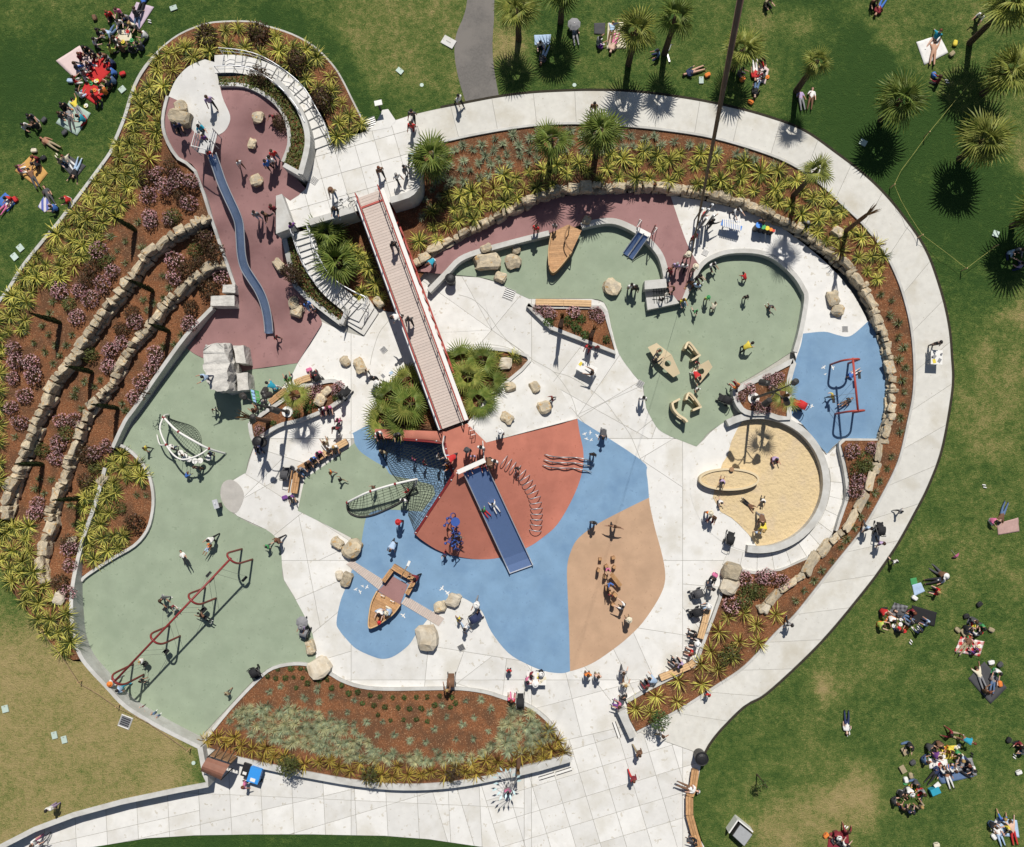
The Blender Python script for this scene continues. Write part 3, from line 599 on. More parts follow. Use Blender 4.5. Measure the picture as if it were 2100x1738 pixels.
# ================================================================== concrete walls and curbs
def wthing(name, pl, wd, zt, zb, label, mat='concrete_wall', cat='wall', group=None, side=.5, sm_=3):
    o = wallstrip(name, smooth(pl, sm_) if sm_ else pl, wd, zt, zb, M[mat], side=side); return tag(o, label, cat, group)
wthing('concrete_curb', CURB, .22, lambda x, y: hill(x, y)+.07, lambda x, y: hill(x, y)-.5, 'long pale concrete curb between the left lawn and the flax bank', cat='curb', sm_=4)
wthing('retaining_wall', CURB_IN[:6], .26, lambda x, y: max(t3f(x, y)+.3, .45), -.1, 'grey concrete retaining wall below the pink shrubs beside the arched net', group=None)
wthing('retaining_wall', CURB_IN[6:], .26, lambda x, y: max(t3f(x, y)+.06, .45), -.1, 'curved grey concrete retaining wall behind the long red swing set')
wthing('garden_wall', LW, .34, lambda x, y: 1.30 if x < 418 else 1.3, -.1, 'grey concrete wall along the foot of the yellowed lawn', sm_=0)
wthing('bed_wall', [(407, 1538), (470, 1555), (572, 1578), (649, 1593), (725, 1606), (802, 1614), (879, 1614), (956, 1606), (1046, 1588)], .42, .66, -.05, 'long grey concrete seat wall along the bottom planting bed')
wthing('sign_wall', [(1046, 1588), (1105, 1574), (1170, 1555)], .50, .92, -.05, 'taller concrete wall end at the lower right corner of the bottom bed', sm_=0)
wthing('bed_curb', [(413, 1527), (470, 1456), (527, 1396), (559, 1371), (603, 1362), (640, 1366), (674.5, 1381), (700, 1396), (738.5, 1409), (789.7, 1414), (879, 1413), (943, 1413), (994.6, 1420), (1033, 1432), (1080, 1447), (1108, 1465), (1131, 1488), (1151.7, 1519), (1166, 1552)], .2, lambda x, y: bbz(x, y)+.09, -.05, 'low pale concrete curb along the top of the bottom planting bed', cat='curb')
wthing('bulge_curb', [(240, 913), (256, 918), (282, 940), (303, 971), (313, 1010), (312, 1050), (301, 1088), (275, 1119), (231, 1145), (179, 1179), (166, 1192)], .2, .24, -.05, 'curved pale curb round the bulging flax bed by the green rubber', cat='curb')
wthing('planter_curb', TRI+[TRI[0]], .26, .42, -.05, 'pale concrete curb of the three-sided planter with two bound palms', cat='curb', sm_=0)
wthing('planter_curb', LPL+[LPL[0]], .26, .46, -.05, 'pale concrete curb of the planter under the left lamp post', cat='curb', sm_=2)
wthing('planter_curb', RPL+[RPL[0]], .34, .80, -.05, 'pale concrete curb of the planter under the right lamp post', cat='curb', sm_=2)
wthing('planter_curb', [(905, 722), (940, 716), (1000, 715), (1050, 721), (1086, 740), (1020, 800), (985, 835)], .22, lambda x, y: cone(x, y)+.16, -.1, 'low curb round the fan palms right of the bridge', cat='curb')
# terrace walls of the upper right
wthing('terrace_wall', [(879, 597), (918, 557), (943, 532), (982, 516), (1058, 495), (1126, 478)], .36, .72, -.02, 'left stretch of curved concrete wall below the maroon path')
wthing('terrace_wall', [(1192, 463), (1218, 457), (1246, 453), (1272, 457), (1308, 475), (1336, 500), (1354, 523), (1363, 549), (1368, 578)], .40, .68, -.02, 'curved concrete wall between the plank boat and the rope climbing block')
wthing('terrace_wall', [(1402, 618), (1420, 575), (1441, 541), (1466, 525), (1497, 516), (1541, 515), (1575, 522), (1601, 537), (1631, 565), (1648, 592), (1654, 613), (1644, 674), (1631, 722)], .30, lambda x, y: ur(x, y)+.06, -.02, 'concrete wall curving round the right green hollow')
wthing('sand_ring', circ(SCX, SCY, 138, -118, 100, 40), .46, .62, -.02, 'round concrete seat wall around the sand pit', sm_=0)
wthing('bed_rail_curb', [(1811, 904), (1740, 903), (1728, 906), (1724, 915), (1730, 945), (1737, 985), (1738, 1021), (1725, 1062), (1717, 1090)], .24, .50, -.02, 'pale concrete curb with a rail line right of the sand pit', cat='curb')
wthing('bed_curb', [(1675, 1138), (1647, 1150), (1601, 1170), (1549, 1175), (1518, 1168), (1497, 1162)], .18, .26, -.02, 'thin curb between the sand pit walk and pink shrubs', cat='curb')
wthing('bed_curb', [(1482, 1190), (1477, 1226), (1449, 1302), (1440, 1326), (1427, 1362), (1413, 1371), (1356, 1401), (1321, 1419), (1285, 1440)], .20, .30, -.02, 'pale curb behind the timber benches at lower right', cat='curb', sm_=2)
b_ = MB(); q = [P(*p, .8).to_2d() for p in TL(43, 880, 660, 940, 630, 1025, 850, 975, 870)]; b_.prism(q, -.05, .85)
tag(b_.build('seat_block', M['concrete_wall']), 'grey concrete end block at the tip of the lower right bed', 'wall')
# slabs of the walk round the sand pit
walk = tag(empty('sand_pit_walk'), kind='structure')
for i in range(11):
    a0, a1 = -12+i*11.5, -12+(i+1)*11.5
    q = circ(SCX, SCY, 146, a0, a1, 4)+circ(SCX, SCY+2, 182 if i > 1 else 172, a0, a1, 4)[::-1]
    slab(q, const(.05), walk, M['concrete'])
# upper plaza parapets and stair walls
wthing('parapet', [(634, 456), (680, 443), (726, 429)], .42, UP+.42, .1, 'concrete parapet of the upper plaza left of the bridge', sm_=0)
wthing('parapet', [(800, 411), (836, 400), (850, 388), (856, 372), (857, 310), (851, 262)], .42, UP+.50, .2, 'bent concrete parapet of the upper plaza right of the bridge', sm_=2)
wthing('stair_wall', [(564, 164), (588, 187), (612, 222), (627, 260), (630, 299), (616, 357)], .36, lambda x, y: max(terr(x, y)+.55, UP+1.35), UP-.3, 'wide curved concrete wall along the upper stair', sm_=4)
wthing('wall_end', [(582, 338), (616, 357)], .30, 4.0, 1.9, 'short concrete wall end in the shade by the maroon slope', sm_=0)
wthing('slope_curb', [(451, 173), (500, 175), (538, 191), (567, 214), (584, 241), (592, 270), (592, 299), (580, 332)], .24, lambda x, y: terr(x, y)+.25, lambda x, y: terr(x, y)-.3, 'white concrete curb with studs round the maroon slope', cat='curb')
wthing('slope_curb', [(343, 197), (335, 230), (334, 262), (344, 293), (365, 325), (400, 351), (432, 445), (447, 490), (465, 541), (482, 590)], .20, lambda x, y: terr(x, y)+.16, lambda x, y: terr(x, y)-.6, 'white concrete curb left of the long slide', cat='curb', sm_=2)
q = [P(x, y, 3.5).to_2d() for x, y in ((566, 402), (578, 398), (603, 466), (566, 480))]
tag(MB().prism(q, 1.2, 3.5).build('wall_block', M['concrete_wall']), 'pale wedge of concrete wall at the head of the lower stair', 'wall')
wthing('planter_wall', [(583, 490), (596, 548), (607, 588), (652, 627), (700, 664)], .34, lambda x, y: stlz(x, y)+.14, -.1, 'concrete planter wall left of the lower stair', sm_=2)
wthing('planter_wall', [(699, 665), (706, 650), (714, 634)], .30, .72, -.1, 'short planter wall beside the foot of the lower stair', sm_=0)
# ================================================================== stairs
def stair(name, centre, wid, z0, z1, n, label):
    t = empty(name, (0, 0, 0)); tag(t, label, 'stairs')
    pts = smooth(centre, 6); L = [0]
    for a, b in zip(pts, pts[1:]): L.append(L[-1]+math.dist(a, b))
    def at(s):
        for i in range(len(pts)-1):
            if L[i+1] >= s: k = (s-L[i])/(L[i+1]-L[i]); return tuple(p+(q-p)*k for p, q in zip(pts[i], pts[i+1])), (pts[i+1][0]-pts[i][0], pts[i+1][1]-pts[i][1])
        return pts[-1], (pts[-1][0]-pts[-2][0], pts[-1][1]-pts[-2][1])
    for i in range(n):
        z = z0+(z1-z0)*(i+.5)/n
        q = []
        for s, sd in ((L[-1]*i/n, 1), (L[-1]*i/n, -1), (L[-1]*(i+1.12)/n, -1), (L[-1]*(i+1.12)/n, 1)):
            c, d = at(min(s, L[-1])); l = hypot(*d); w = P(*c, z); ww = P(c[0]+d[0]/l, c[1]+d[1]/l, z)-w; ww.normalize(); q.append((w.x-ww.y*wid/2*sd, w.y+ww.x*wid/2*sd))
        MB().prism(q, z-.55, z).build('step', M['concrete'], t)
    return t, at, L[-1]
def rail(parent, pts3, h, nposts, mat='steel', two=True):
    top = [(x, y, z+h) for x, y, z in pts3]
    m = MB().tube(top, .028, 6)
    if two: m.tube([(x, y, z+h*.55) for x, y, z in pts3], .018, 5)
    hr_ = m.build('handrail', M[mat], parent)
    r = resample(pts3, sum(math.dist(a, b) for a, b in zip(pts3, pts3[1:]))/max(1, nposts)-1e-4)
    for p in r: MB().tube([p, (p[0], p[1], p[2]+h)], .022, 6).build('post', M[mat], hr_)
def rail3(pl, zf): return [tuple(P(x, y, zf(x, y))) for x, y in pl]
US = [(440, 132), (480, 131), (520, 138), (560, 155), (596, 181), (624, 214), (645, 250), (658, 283), (664, 299)]
ust, at, L = stair('upper_stair', US[::-1], 1.2, UP+.05, 4.5, 15, 'curved concrete stair climbing to the long slide terrace')
def usz(x, y):
    k = min(range(len(US)), key=lambda i: math.dist(US[i], (x, y))); return 4.5-(4.5-UP)*k/(len(US)-1)
rail(ust, rail3(smooth([(459, 113), (511, 119), (552, 133), (596, 161), (631, 193), (652, 228), (670, 262), (683, 297)], 3), usz), .95, 8)
rail(ust, rail3(smooth([(450, 150), (505, 150), (545, 165), (580, 190), (612, 225), (632, 262), (645, 292)], 3), usz), .95, 7)
LS = [(621, 474), (630, 505), (643, 540), (660, 570), (682, 596), (708, 618), (728, 636)]
lst, at, L = stair('lower_stair', LS, 1.25, UP-.1, .5, 16, 'curved concrete stair descending left of the bridge')
def lsz(x, y):
    k = min(range(len(LS)), key=lambda i: math.dist(LS[i], (x, y))); return UP-(UP-.55)*k/(len(LS)-1)
rail(lst, rail3(smooth([(603, 478), (615, 515), (630, 552), (652, 585), (682, 612), (712, 633), (706, 668)], 3), lsz), .95, 7)
rail(lst, rail3(smooth([(637, 472), (646, 505), (660, 535), (676, 562), (700, 586), (735, 606), (757, 618), (748, 640)], 3), lsz), .95, 7)
for i, (a, zt) in enumerate(((1.0, .42), (1.18, .28), (1.36, .14))):   # corner steps at the foot
    q = [P(x, y, zt) for x, y in ((700, 640), (752, 606), (752+9*i+6, 622+10*i), (736+5*i, 660+14*i), (712, 650+8*i))]
    MB().prism([v.to_2d() for v in q], 0, zt).build('step', M['concrete'], lst)
# ================================================================== dry-stone retaining walls
def rock_mesh(name, seed, mat, rough=.22, sub=1, flat=.8):
    r = random.Random(seed); bm = bmesh.new(); bmesh.ops.create_cube(bm, size=1.0)
    bmesh.ops.bevel(bm, geom=bm.edges[:]+bm.verts[:], offset=(.07 if rough > .2 else .14)+.08*r.random(), segments=1, affect='EDGES')
    if sub: bmesh.ops.subdivide_edges(bm, edges=[e for e in bm.edges if e.calc_length() > .35], cuts=1)
    bmesh.ops.triangulate(bm, faces=bm.faces)
    for v in bm.verts:
        n = noise.noise_vector(v.co*1.7+Vector((seed*3.1, seed*1.7, seed)))+.5*noise.noise_vector(v.co*4+Vector((seed, 0, 7)))
        v.co += n*rough
    k = (1+.3*(r.random()-.5), 1+.3*(r.random()-.5), flat)
    for v in bm.verts: v.co = Vector((v.co.x*k[0], v.co.y*k[1], v.co.z*k[2]))
    me = bpy.data.meshes.new(name); bm.to_mesh(me); bm.free(); me.materials.append(mat); return me
STONES = [rock_mesh('stone', i, M['stone'], .21, 1, 1.0) for i in range(14)]
def stonewall(name, pl, zt, zb, label, size=.54, low=False, seed=1, front=-1):
    r = random.Random(seed); t = empty(name); tag(t, label, 'stone wall')
    s = smooth(pl, 4)
    s3 = [(p[0], p[1], *P(*p, zt(*p)).to_2d()) for p in s]
    pos = 0; line = [(a[2], a[3], a[0], a[1]) for a in s3]
    # walk along the world line
    W3 = [Vector((a[2], a[3])) for a in s3]; acc = [0]
    for a, b in zip(W3, W3[1:]): acc.append(acc[-1]+(b-a).length)
    if not low:
        wallstrip('wall_core', s, .30, lambda x, y: zt(x, y)-.20, lambda x, y: zb(x, y)-.2, M['wall_core'], t)
    for course in range(1 if low else 2):
        d = 0.0
        while d < acc[-1]:
            w = size*r.choice((.55, .75, .9, 1.1, 1.5, 1.8))*r.uniform(.85, 1.15)
            c = min(acc[-1], d+w/2); i = max(k for k in range(len(acc)) if acc[k] <= c); i = min(i, len(W3)-2)
            k = (c-acc[i])/max(1e-6, acc[i+1]-acc[i]); p = W3[i].lerp(W3[i+1], k); g = (s3[i][0]+(s3[i+1][0]-s3[i][0])*k, s3[i][1]+(s3[i+1][1]-s3[i][1])*k)
            tn = (W3[i+1]-W3[i]).normalized(); nrm = Vector((-tn.y, tn.x))
            T_, B = zt(*g), zb(*g); H = max(.3, T_-B)
            if course == 0: hh = H*.55+.1; z = T_+.06-hh/2+r.uniform(-.12, .10); dep = r.uniform(.36, .64); off = r.uniform(-.12, .08)
            else: hh = H*.55; z = B+hh/2-.06; dep = .5; off = .07*front+r.uniform(-.05, .05)
            o = link('stone', r.choice(STONES), t, loc=(p.x+nrm.x*off, p.y+nrm.y*off, z), rot=(r.choice((0, pi))+r.uniform(-.08, .08), r.uniform(-.08, .08), atan2(tn.y, tn.x)+r.choice((0, pi))+r.uniform(-.25, .25)), scale=(w*.93, dep, hh))
            d += w
    return t
stonewall('stone_wall', W1, lambda x, y: hill(x, y)+.12, lambda x, y: t2f(x, y)-.25, 'upper dry-stone retaining wall across the left bank', seed=2, front=1)
stonewall('stone_wall', W2, lambda x, y: t2f(x, y)+.12, lambda x, y: t3f(x, y)-.25, 'lower dry-stone retaining wall across the left bank', seed=3, front=1)
SWT, SWR = SW1[:12], SW1[11:]
stonewall('stone_wall', SWT, lambda x, y: rbz(x, y)+.10, const(.5), 'dry-stone retaining wall above the maroon path and music corner', seed=4)
stonewall('stone_wall', SWR, lambda x, y: max(rbz(x, y)+.08, ur(x, y)+.3), lambda x, y: ur(x, y)-.1, 'dry-stone retaining wall curving down the right side by the blue swing', seed=5)
stonewall('stone_row', [(1813, 910), (1800, 945), (1789, 985), (1770, 1025), (1748, 1060), (1725, 1092), (1698, 1126), (1670, 1151), (1639, 1185), (1608, 1208), (1588, 1228), (1565, 1246)], lambda x, y: rbz(x, y)+.28, lambda x, y: rbz(x, y), 'row of low rocks running through the right bed to the lower path', size=.8, low=True, seed=6)
# ================================================================== plants
def poisson(poly, d, seed, jitter=30, avoid=()):
    r = random.Random(seed); xs = [p[0] for p in poly]; ys = [p[1] for p in poly]; out = []
    A = (max(xs)-min(xs))*(max(ys)-min(ys)); tries = int(A/d/d*jitter)
    for _ in range(tries):
        x, y = r.uniform(min(xs), max(xs)), r.uniform(min(ys), max(ys))
        if inpoly(x, y, poly) and all((x-a)**2+(y-b)**2 > d*d for a, b in out) and all((x-a)**2+(y-b)**2 > c*c for a, b, c in avoid): out.append((x, y))
    return out
def blade(mb, az, el, L, w, droop, base=.03, seg=4, mi=0, fold=.3, z0=0.0):
    """one arching strap leaf"""
    ca_, sa = cos(az), sin(az); x = base; z = z0; e = el; vs = []
    for i in range(seg+1):
        t = i/seg; ww = w*(.7+.6*t)*(1-t**3)*.5+.004
        px, py = ca_*x, sa*x
        vs += [(px-sa*ww, py+ca_*ww, z+ww*fold), (px, py, z-ww*fold*.3), (px+sa*ww, py-ca_*ww, z+ww*fold)]
        x += cos(e)*L/seg; z += sin(e)*L/seg; e -= droop/seg*(1+t)
    fs = []
    for i in range(seg):
        a = i*3; fs += [(a, a+1, a+4, a+3), (a+1, a+2, a+5, a+4)]
    mb.add(vs, fs, mi)
def flax_mesh(name, seed, mats, n=78, L=.94):
    r = random.Random(seed); mb = MB()
    for i in range(n):
        t = i/n; el = radians(78-60*t**.8+r.uniform(-8, 8))
        blade(mb, i*2.399+r.uniform(-.3, .3), el, L*r.uniform(.75, 1.12), r.uniform(.030, .046), r.uniform(.8, 2.1), mi=0 if r.random() < .52 else 1, fold=.35)
    return mb.mesh(name, mats, False)
FLX = [flax_mesh('foliage', i, [M['flax_y'], M['flax_d']]) for i in range(6)]
FLXB = [flax_mesh('foliage', 20+i, [M['flax_b'], M['flax_bd']], 52, .85) for i in range(4)]
FLXG = [flax_mesh('foliage', 40+i, [M['flax_y'], M['flax_bd']], 46, .95) for i in range(4)]
def tuft_mesh(seed, mats, n=60, L=.34):
    r = random.Random(seed); mb = MB()
    for i in range(n):
        blade(mb, r.uniform(0, 2*pi), radians(r.uniform(25, 85)), L*r.uniform(.7, 1.2), .018, r.uniform(.4, 1.3), base=r.uniform(0, .06), seg=2, mi=0 if r.random() < .7 else 1, fold=0)
    return mb.mesh('foliage', mats)
TUF = [tuft_mesh(i, [M['tuft'], M['tuft']]) for i in range(4)]
TUFD = [tuft_mesh(i+9, [M['tuft'], M['tuft_dry']] if i % 2 else [M['tuft_dry'], M['tuft']], 80, .44) for i in range(4)]
TUFG = [tuft_mesh(i+19, [M['shrub_olive'], M['tuft']], 55, .30) for i in range(3)]
def leaf_cloud(mb, n, r, rad, leaf, seed, zc=.5, zs=.8, shell=.55, mi=0, zmin=-1):
    q = random.Random(seed); k = 0
    while k < n:
        v = Vector((q.uniform(-1, 1), q.uniform(-1, 1), q.uniform(zmin, 1)))
        if not shell <= v.length <= 1: continue
        k += 1
        lump = 1+.28*noise.noise(v.normalized()*2.1+Vector((seed, 0, 0)))
        c = Vector((v.x*rad*lump, v.y*rad*lump, zc*1.0+v.z*rad*zs*lump))
        u = Vector((q.uniform(-1, 1), q.uniform(-1, 1), q.uniform(-.7, .7))).normalized(); w = u.cross(v.normalized()+Vector((q.uniform(-.6, .6), q.uniform(-.6, .6), q.uniform(-.6, .6))))
        if w.length < 1e-3: continue
        w.normalize(); s = leaf*q.uniform(.6, 1.4)
        mb.add([c-u*s, c+w*s*.45, c+u*s, c-w*s*.45], [(0, 1, 2, 3)], mi)
def shrub(kind, seed, rad):
    mb = MB()
    if kind == 'pink':
        leaf_cloud(mb, 260, 0, rad*.92, .07, seed, zc=rad*.45, zs=.75, mi=0); f = MB(); leaf_cloud(f, 190, 0, rad*1.0, .05, seed+5, zc=rad*.5, zs=.78, shell=.86, zmin=-.1)
        return mb.mesh('foliage', M['shrub_br']), f.mesh('flowers', M['pink_flower'])
    if kind == 'brown': leaf_cloud(mb, 420, 0, rad, .075, seed, zc=rad*.6, zs=.85); return mb.mesh('foliage', M['shrub_br']), None
    if kind == 'dark': leaf_cloud(mb, 190, 0, rad, .06, seed, zc=rad*.5, zs=.8); return mb.mesh('foliage', M['shrub_dk']), None
    leaf_cloud(mb, 380, 0, rad, .075, seed, zc=rad*.5, zs=.8); return mb.mesh('foliage', M['shrub_olive']), None
SHR = {k: [shrub(k, s, r) for s in range(4)] for k, r in (('pink', .5), ('brown', .62), ('dark', .28), ('olive', .62))}
def plant(name, meshes, x, y, label, cat, group, s=1.0, rng=random, zo=0.0, zf=None):
    z = (zf or gz)(x, y); p = P(x, y, z+.25*s); o = empty(name, (p.x, p.y, z-.03+zo), rng.uniform(0, 6.28), label, cat, group)
    o.rotation_euler = (rng.uniform(-.28, .28), rng.uniform(-.28, .28), o.rotation_euler.z); o.scale = (s*rng.uniform(.85, 1.15), s, s*rng.uniform(.8, 1.15))
    for k, me in enumerate(meshes):
        if me: link('foliage' if k == 0 else 'flowers', me, o)['kind'] = 'stuff'
    return o
rp = random.Random(11)
def field(name, pts, lib, label, cat, group, s0=.85, s1=1.15, zf=None):
    for x, y in pts:
        m = rp.choice(lib); plant(name, m if isinstance(m, tuple) else (m,), x, y, label, cat, group, rp.uniform(s0, s1), rp, zf=zf)
FLN = [(742, 255), (728, 240), (712, 200), (690, 160), (668, 132), (635, 104), (590, 80), (540, 64), (500, 57), (440, 58), (400, 70), (360, 92), (345, 150), (384, 128), (430, 108), (500, 106), (560, 116), (615, 150), (650, 195), (680, 240), (690, 286), (740, 268)]
FLL = [(350, 92), (314, 130), (284, 178), (264, 240), (254, 267), (238, 303), (224, 330), (135, 450), (104, 487), (54, 551), (18, 607), (-30, 670), (-50, 760), (0, 740), (15, 710), (46, 674), (64, 628), (90, 587), (128, 569), (164, 544), (205, 500), (217, 469), (246, 444), (262, 425), (278, 380), (290, 345), (328, 300), (326, 262), (328, 215), (338, 170), (356, 140)]
field('flax_plant', poisson(FLN, 25, 1), FLX+FLXG[:1], 'yellow-green striped flax in the bank around the upper stair', 'flax', 'flax round the upper stair', .75, 1.1)
field('flax_plant', poisson(FLL, 21, 2), FLX+FLXG[:1], 'yellow-green striped flax in the wide band along the left lawn curb', 'flax', 'flax along the left lawn', .6, 1.15)
FLB1 = [(-20, 1065), (59, 1080), (67, 1126), (72, 1177), (95, 1222), (138, 1246), (142, 1302), (150, 1345), (130, 1340), (92, 1298), (70, 1262), (32, 1213), (6, 1160), (-20, 1110)]
field('flax_plant', poisson(FLB1, 22, 3), FLX, 'yellow-green striped flax beside the lower left lawn edge', 'flax', 'flax by the lower left lawn', .85, 1.1)
field('flax_plant', [(-6, y) for y in (765, 800, 835, 870, 905, 950, 985)], FLX, 'yellow-green flax cut by the left edge of the picture', 'flax', 'flax at the left edge')
FLB2 = [(243, 923), (282, 954), (290, 977), (243, 1003), (225, 1023), (220, 1087), (266, 1106), (252, 1124), (185, 1166), (165, 1150), (176, 1087), (164, 1067), (168, 1010), (220, 954)]
field('flax_plant', poisson(FLB2, 20, 4), FLX, 'yellow-green flax crowding the bulging bed by the arched net', 'flax', 'flax in the bulging bed', .8, 1.05, zf=const(.16))
FLT = [(856, 522), (862, 470), (880, 430), (910, 402), (943, 388), (971, 376), (1020, 362), (1042, 353), (1152, 327), (1195, 315), (1298, 309), (1375, 304), (1426, 307), (1490, 320), (1579, 335), (1639, 371), (1680, 394), (1721, 420), (1775, 470), (1812, 520), (1822, 545), (1815, 572), (1790, 585), (1755, 545), (1720, 513), (1672, 478), (1640, 457), (1562, 413), (1477, 389), (1400, 374), (1349, 368), (1272, 366), (1195, 368), (1118, 381), (1058, 408), (1000, 435), (960, 456), (920, 478), (880, 503)]
field('flax_plant', poisson(FLT, 24, 5), FLX+FLXG[:1], 'yellow-green striped flax above the stone wall inside the ring path', 'flax', 'flax inside the ring path', .62, 1.12)
FLBB = [(418, 1522), (440, 1502), (480, 1514), (560, 1539), (650, 1556), (760, 1568), (880, 1576), (960, 1568), (1040, 1553), (1060, 1545), (1110, 1532), (1125, 1495), (1143, 1515), (1158, 1544), (1100, 1562), (1046, 1574), (956, 1594), (879, 1600), (802, 1600), (725, 1592), (649, 1579), (572, 1564), (474, 1542)]
field('flax_plant', poisson(FLBB, 21, 6), FLXB, 'bronze-gold flax in the bottom planting bed', 'flax', 'bronze flax in the bottom bed', .8, 1.1)
FLRB = [(1296, 1465), (1306, 1446), (1420, 1380), (1454, 1312), (1472, 1258), (1530, 1250), (1600, 1252), (1588, 1288), (1528, 1352), (1464, 1396), (1400, 1436), (1312, 1484)]
field('flax_plant', poisson(FLRB, 33, 7), FLXG, 'golden flax with dark leaves in the lower right bed', 'flax', 'golden flax in the lower right bed', .85, 1.1)
field('flax_plant', [(755, 552), (768, 581), (742, 600), (718, 510), (733, 522), (748, 532), (700, 500), (780, 610)], FLX, 'yellow-green flax beneath the bridge beside the lower stair', 'flax', 'flax under the bridge', .8, 1.0)
# grass tufts
TUT = [(872, 312), (923, 297), (969, 288), (1042, 275), (1118, 266), (1195, 264), (1272, 268), (1362, 277), (1462, 294), (1562, 324), (1600, 345), (1579, 330), (1490, 312), (1426, 300), (1298, 303), (1195, 309), (1152, 320), (1042, 346), (960, 368), (930, 380), (895, 385)]
field('grass_tuft', poisson(TUT, 19, 8), TUF, 'blue-green grass tuft in the upper ring bed beside the path', 'grass tuft', 'tufts beside the upper path', 1.0, 1.4)
field('grass_tuft', poisson([(868, 400), (900, 350), (940, 370), (905, 400), (875, 430), (862, 460)], 19, 81), TUF, 'blue-green grass tuft in the shade below the parapet palm', 'grass tuft', 'tufts below the parapet palm', .9, 1.2)
field('grass_tuft', TL(24, 960, 680, 1050, 730, 1040, 850, 1110, 910, 1100, 1020, 1150, 1110, 1110, 1200, 1160, 1270, 1140, 1370, 1150, 1460, 1140, 1570, 1130, 1670)+TL(34, 1120, 110, 1050, 310, 1010, 400, 960, 510, 920, 600, 860, 690, 800, 800, 760, 880, 690, 980, 640, 1040, 570, 1150, 490, 1230, 430, 1310, 350, 1390, 280, 1470), TUFG, 'grey-green tuft in the narrow strip along the right path curb', 'grass tuft', 'tufts along the right path', 1.0, 1.35)
TB1 = [(462, 1478), (500, 1445), (560, 1450), (640, 1463), (720, 1488), (760, 1528), (765, 1560), (700, 1556), (600, 1532), (520, 1514)]
field('grass_tuft', poisson(TB1, 13.5, 9), TUFD, 'pale blue-green grass in the dense left drift of the bottom bed', 'grass tuft', 'dense left drift', .9, 1.25)
field('grass_tuft', poisson([(765, 1545), (880, 1552), (1000, 1540), (1000, 1556), (880, 1568), (765, 1562)], 14, 10), TUFD, 'pale grass in the thin row above the bronze flax', 'grass tuft', 'thin row above the bronze flax', .9, 1.15)
field('grass_tuft', poisson([(1000, 1535), (1030, 1480), (1050, 1452), (1080, 1458), (1118, 1490), (1132, 1512), (1090, 1540), (1040, 1545)], 13.5, 12), TUFD, 'pale blue-green grass in the dense right drift of the bottom bed', 'grass tuft', 'dense right drift', .9, 1.25)
DKS = TL(42, 190, 320, 290, 310, 370, 310, 430, 310, 105, 375, 170, 390, 245, 385, 315, 380, 385, 385, 475, 370, 515, 405, 585, 395, 335, 465, 425, 430, 620, 465, 700, 445, 755, 510, 825, 500, 930, 520, 1010, 535, 1110, 545, 1200, 540, 1300, 540, 1385, 540, 1485, 530, 1585, 540, 865, 590, 960, 610, 1050, 620, 1155, 625, 1245, 630, 1340, 630, 1445, 600, 1570, 620, 1615, 590, 990, 680, 1090, 725, 1195, 720, 1300, 715, 1385, 730)
field('grass_tuft', poisson([(530, 1405), (640, 1400), (700, 1420), (800, 1440), (960, 1430), (1030, 1445), (1000, 1520), (880, 1545), (770, 1545), (740, 1500), (640, 1455), (540, 1440)], 26, 13, avoid=[(a, b, 16) for a, b in DKS]), TUF, 'small grey-green tuft on bare mulch of the bottom bed', 'grass tuft', 'scattered tufts in the bottom bed', .7, 1.05)
field('small_shrub', DKS, SHR['dark'], 'small dark green shrub planted in rows in the bottom bed', 'shrub', 'dark shrubs in rows', .5, .8)
LT = TL(21, 870, 210, 990, 250, 930, 330, 1125, 305, 880, 385, 990, 430, 410, 735, 380, 830, 330, 930, 195, 975, 380, 1000, 560, 1010, 255, 1065, 425, 1085, 520, 1090, 345, 1135, 470, 1165, 410, 1240, 1090, 100, 1290, 530, 1340, 630, 1300, 710, 1220, 750, 1140, 720, 1160, 810, 660, 1380, 790, 1370, 740, 1420, 600, 1440, 580, 1500, 640, 1600, 1440, 1010, 1390, 1080, 1300, 1100, 970, 1560, 990, 1620)+TL(31, 105, 155, 400, 490, 300, 490, 270, 570, 340, 610, 550, 700, 600, 720, 580, 850, 1150, 550, 1160, 620, 1080, 620)
field('grass_tuft', LT, TUFG, 'small dark grey-green tuft on the mulch of the left bank', 'grass tuft', 'tufts on the left bank', .9, 1.25)
# shrubs
PK = TL(21, 1190, 60, 1345, 80, 780, 345, 890, 505, 820, 600, 470, 650, 630, 660, 720, 720, 610, 870, 1390, 420, 1400, 540, 1085, 905, 960, 1060, 880, 1130, 865, 1260, 1510, 910, 1240, 1160, 1220, 1270, 1130, 1390, 1070, 1510, 110, 1130, 130, 1230, 250, 1240, 110, 1360, 280, 1340, 190, 1500, 90, 1600, 590, 1680, 1770, 550, 1210, 110, 1650, 210)+TL(11, 1260, 1400, 1310, 1490, 1420, 1420, 1180, 1560, 1500, 1620, 1530, 1450)+TL(31, 150, 30, 460, 210, 440, 320, 840, 220, 280, 770, 550, 1060, 550, 1180, 540, 1390, 480, 20, 760, 270, 290, 690)
field('flowering_shrub', PK, SHR['pink'], 'rounded pink-flowering shrub on the left bank', 'shrub', 'pink shrubs on the left bank', .95, 1.3)
field('flowering_shrub', TL(34, 725, 260, 880, 250, 770, 480, 750, 590), SHR['pink'], 'pink-flowering shrub right of the sand pit', 'shrub', 'pink shrubs right of the sand pit', .8, 1.1)
field('flowering_shrub', TL(34, 50, 1280, 160, 1320)+TL(33, 1890, 1290, 1790, 1510, 2040, 1280), SHR['pink'], 'pink-flowering shrub below the sand pit walk', 'shrub', 'pink shrubs below the sand pit', .9, 1.25)
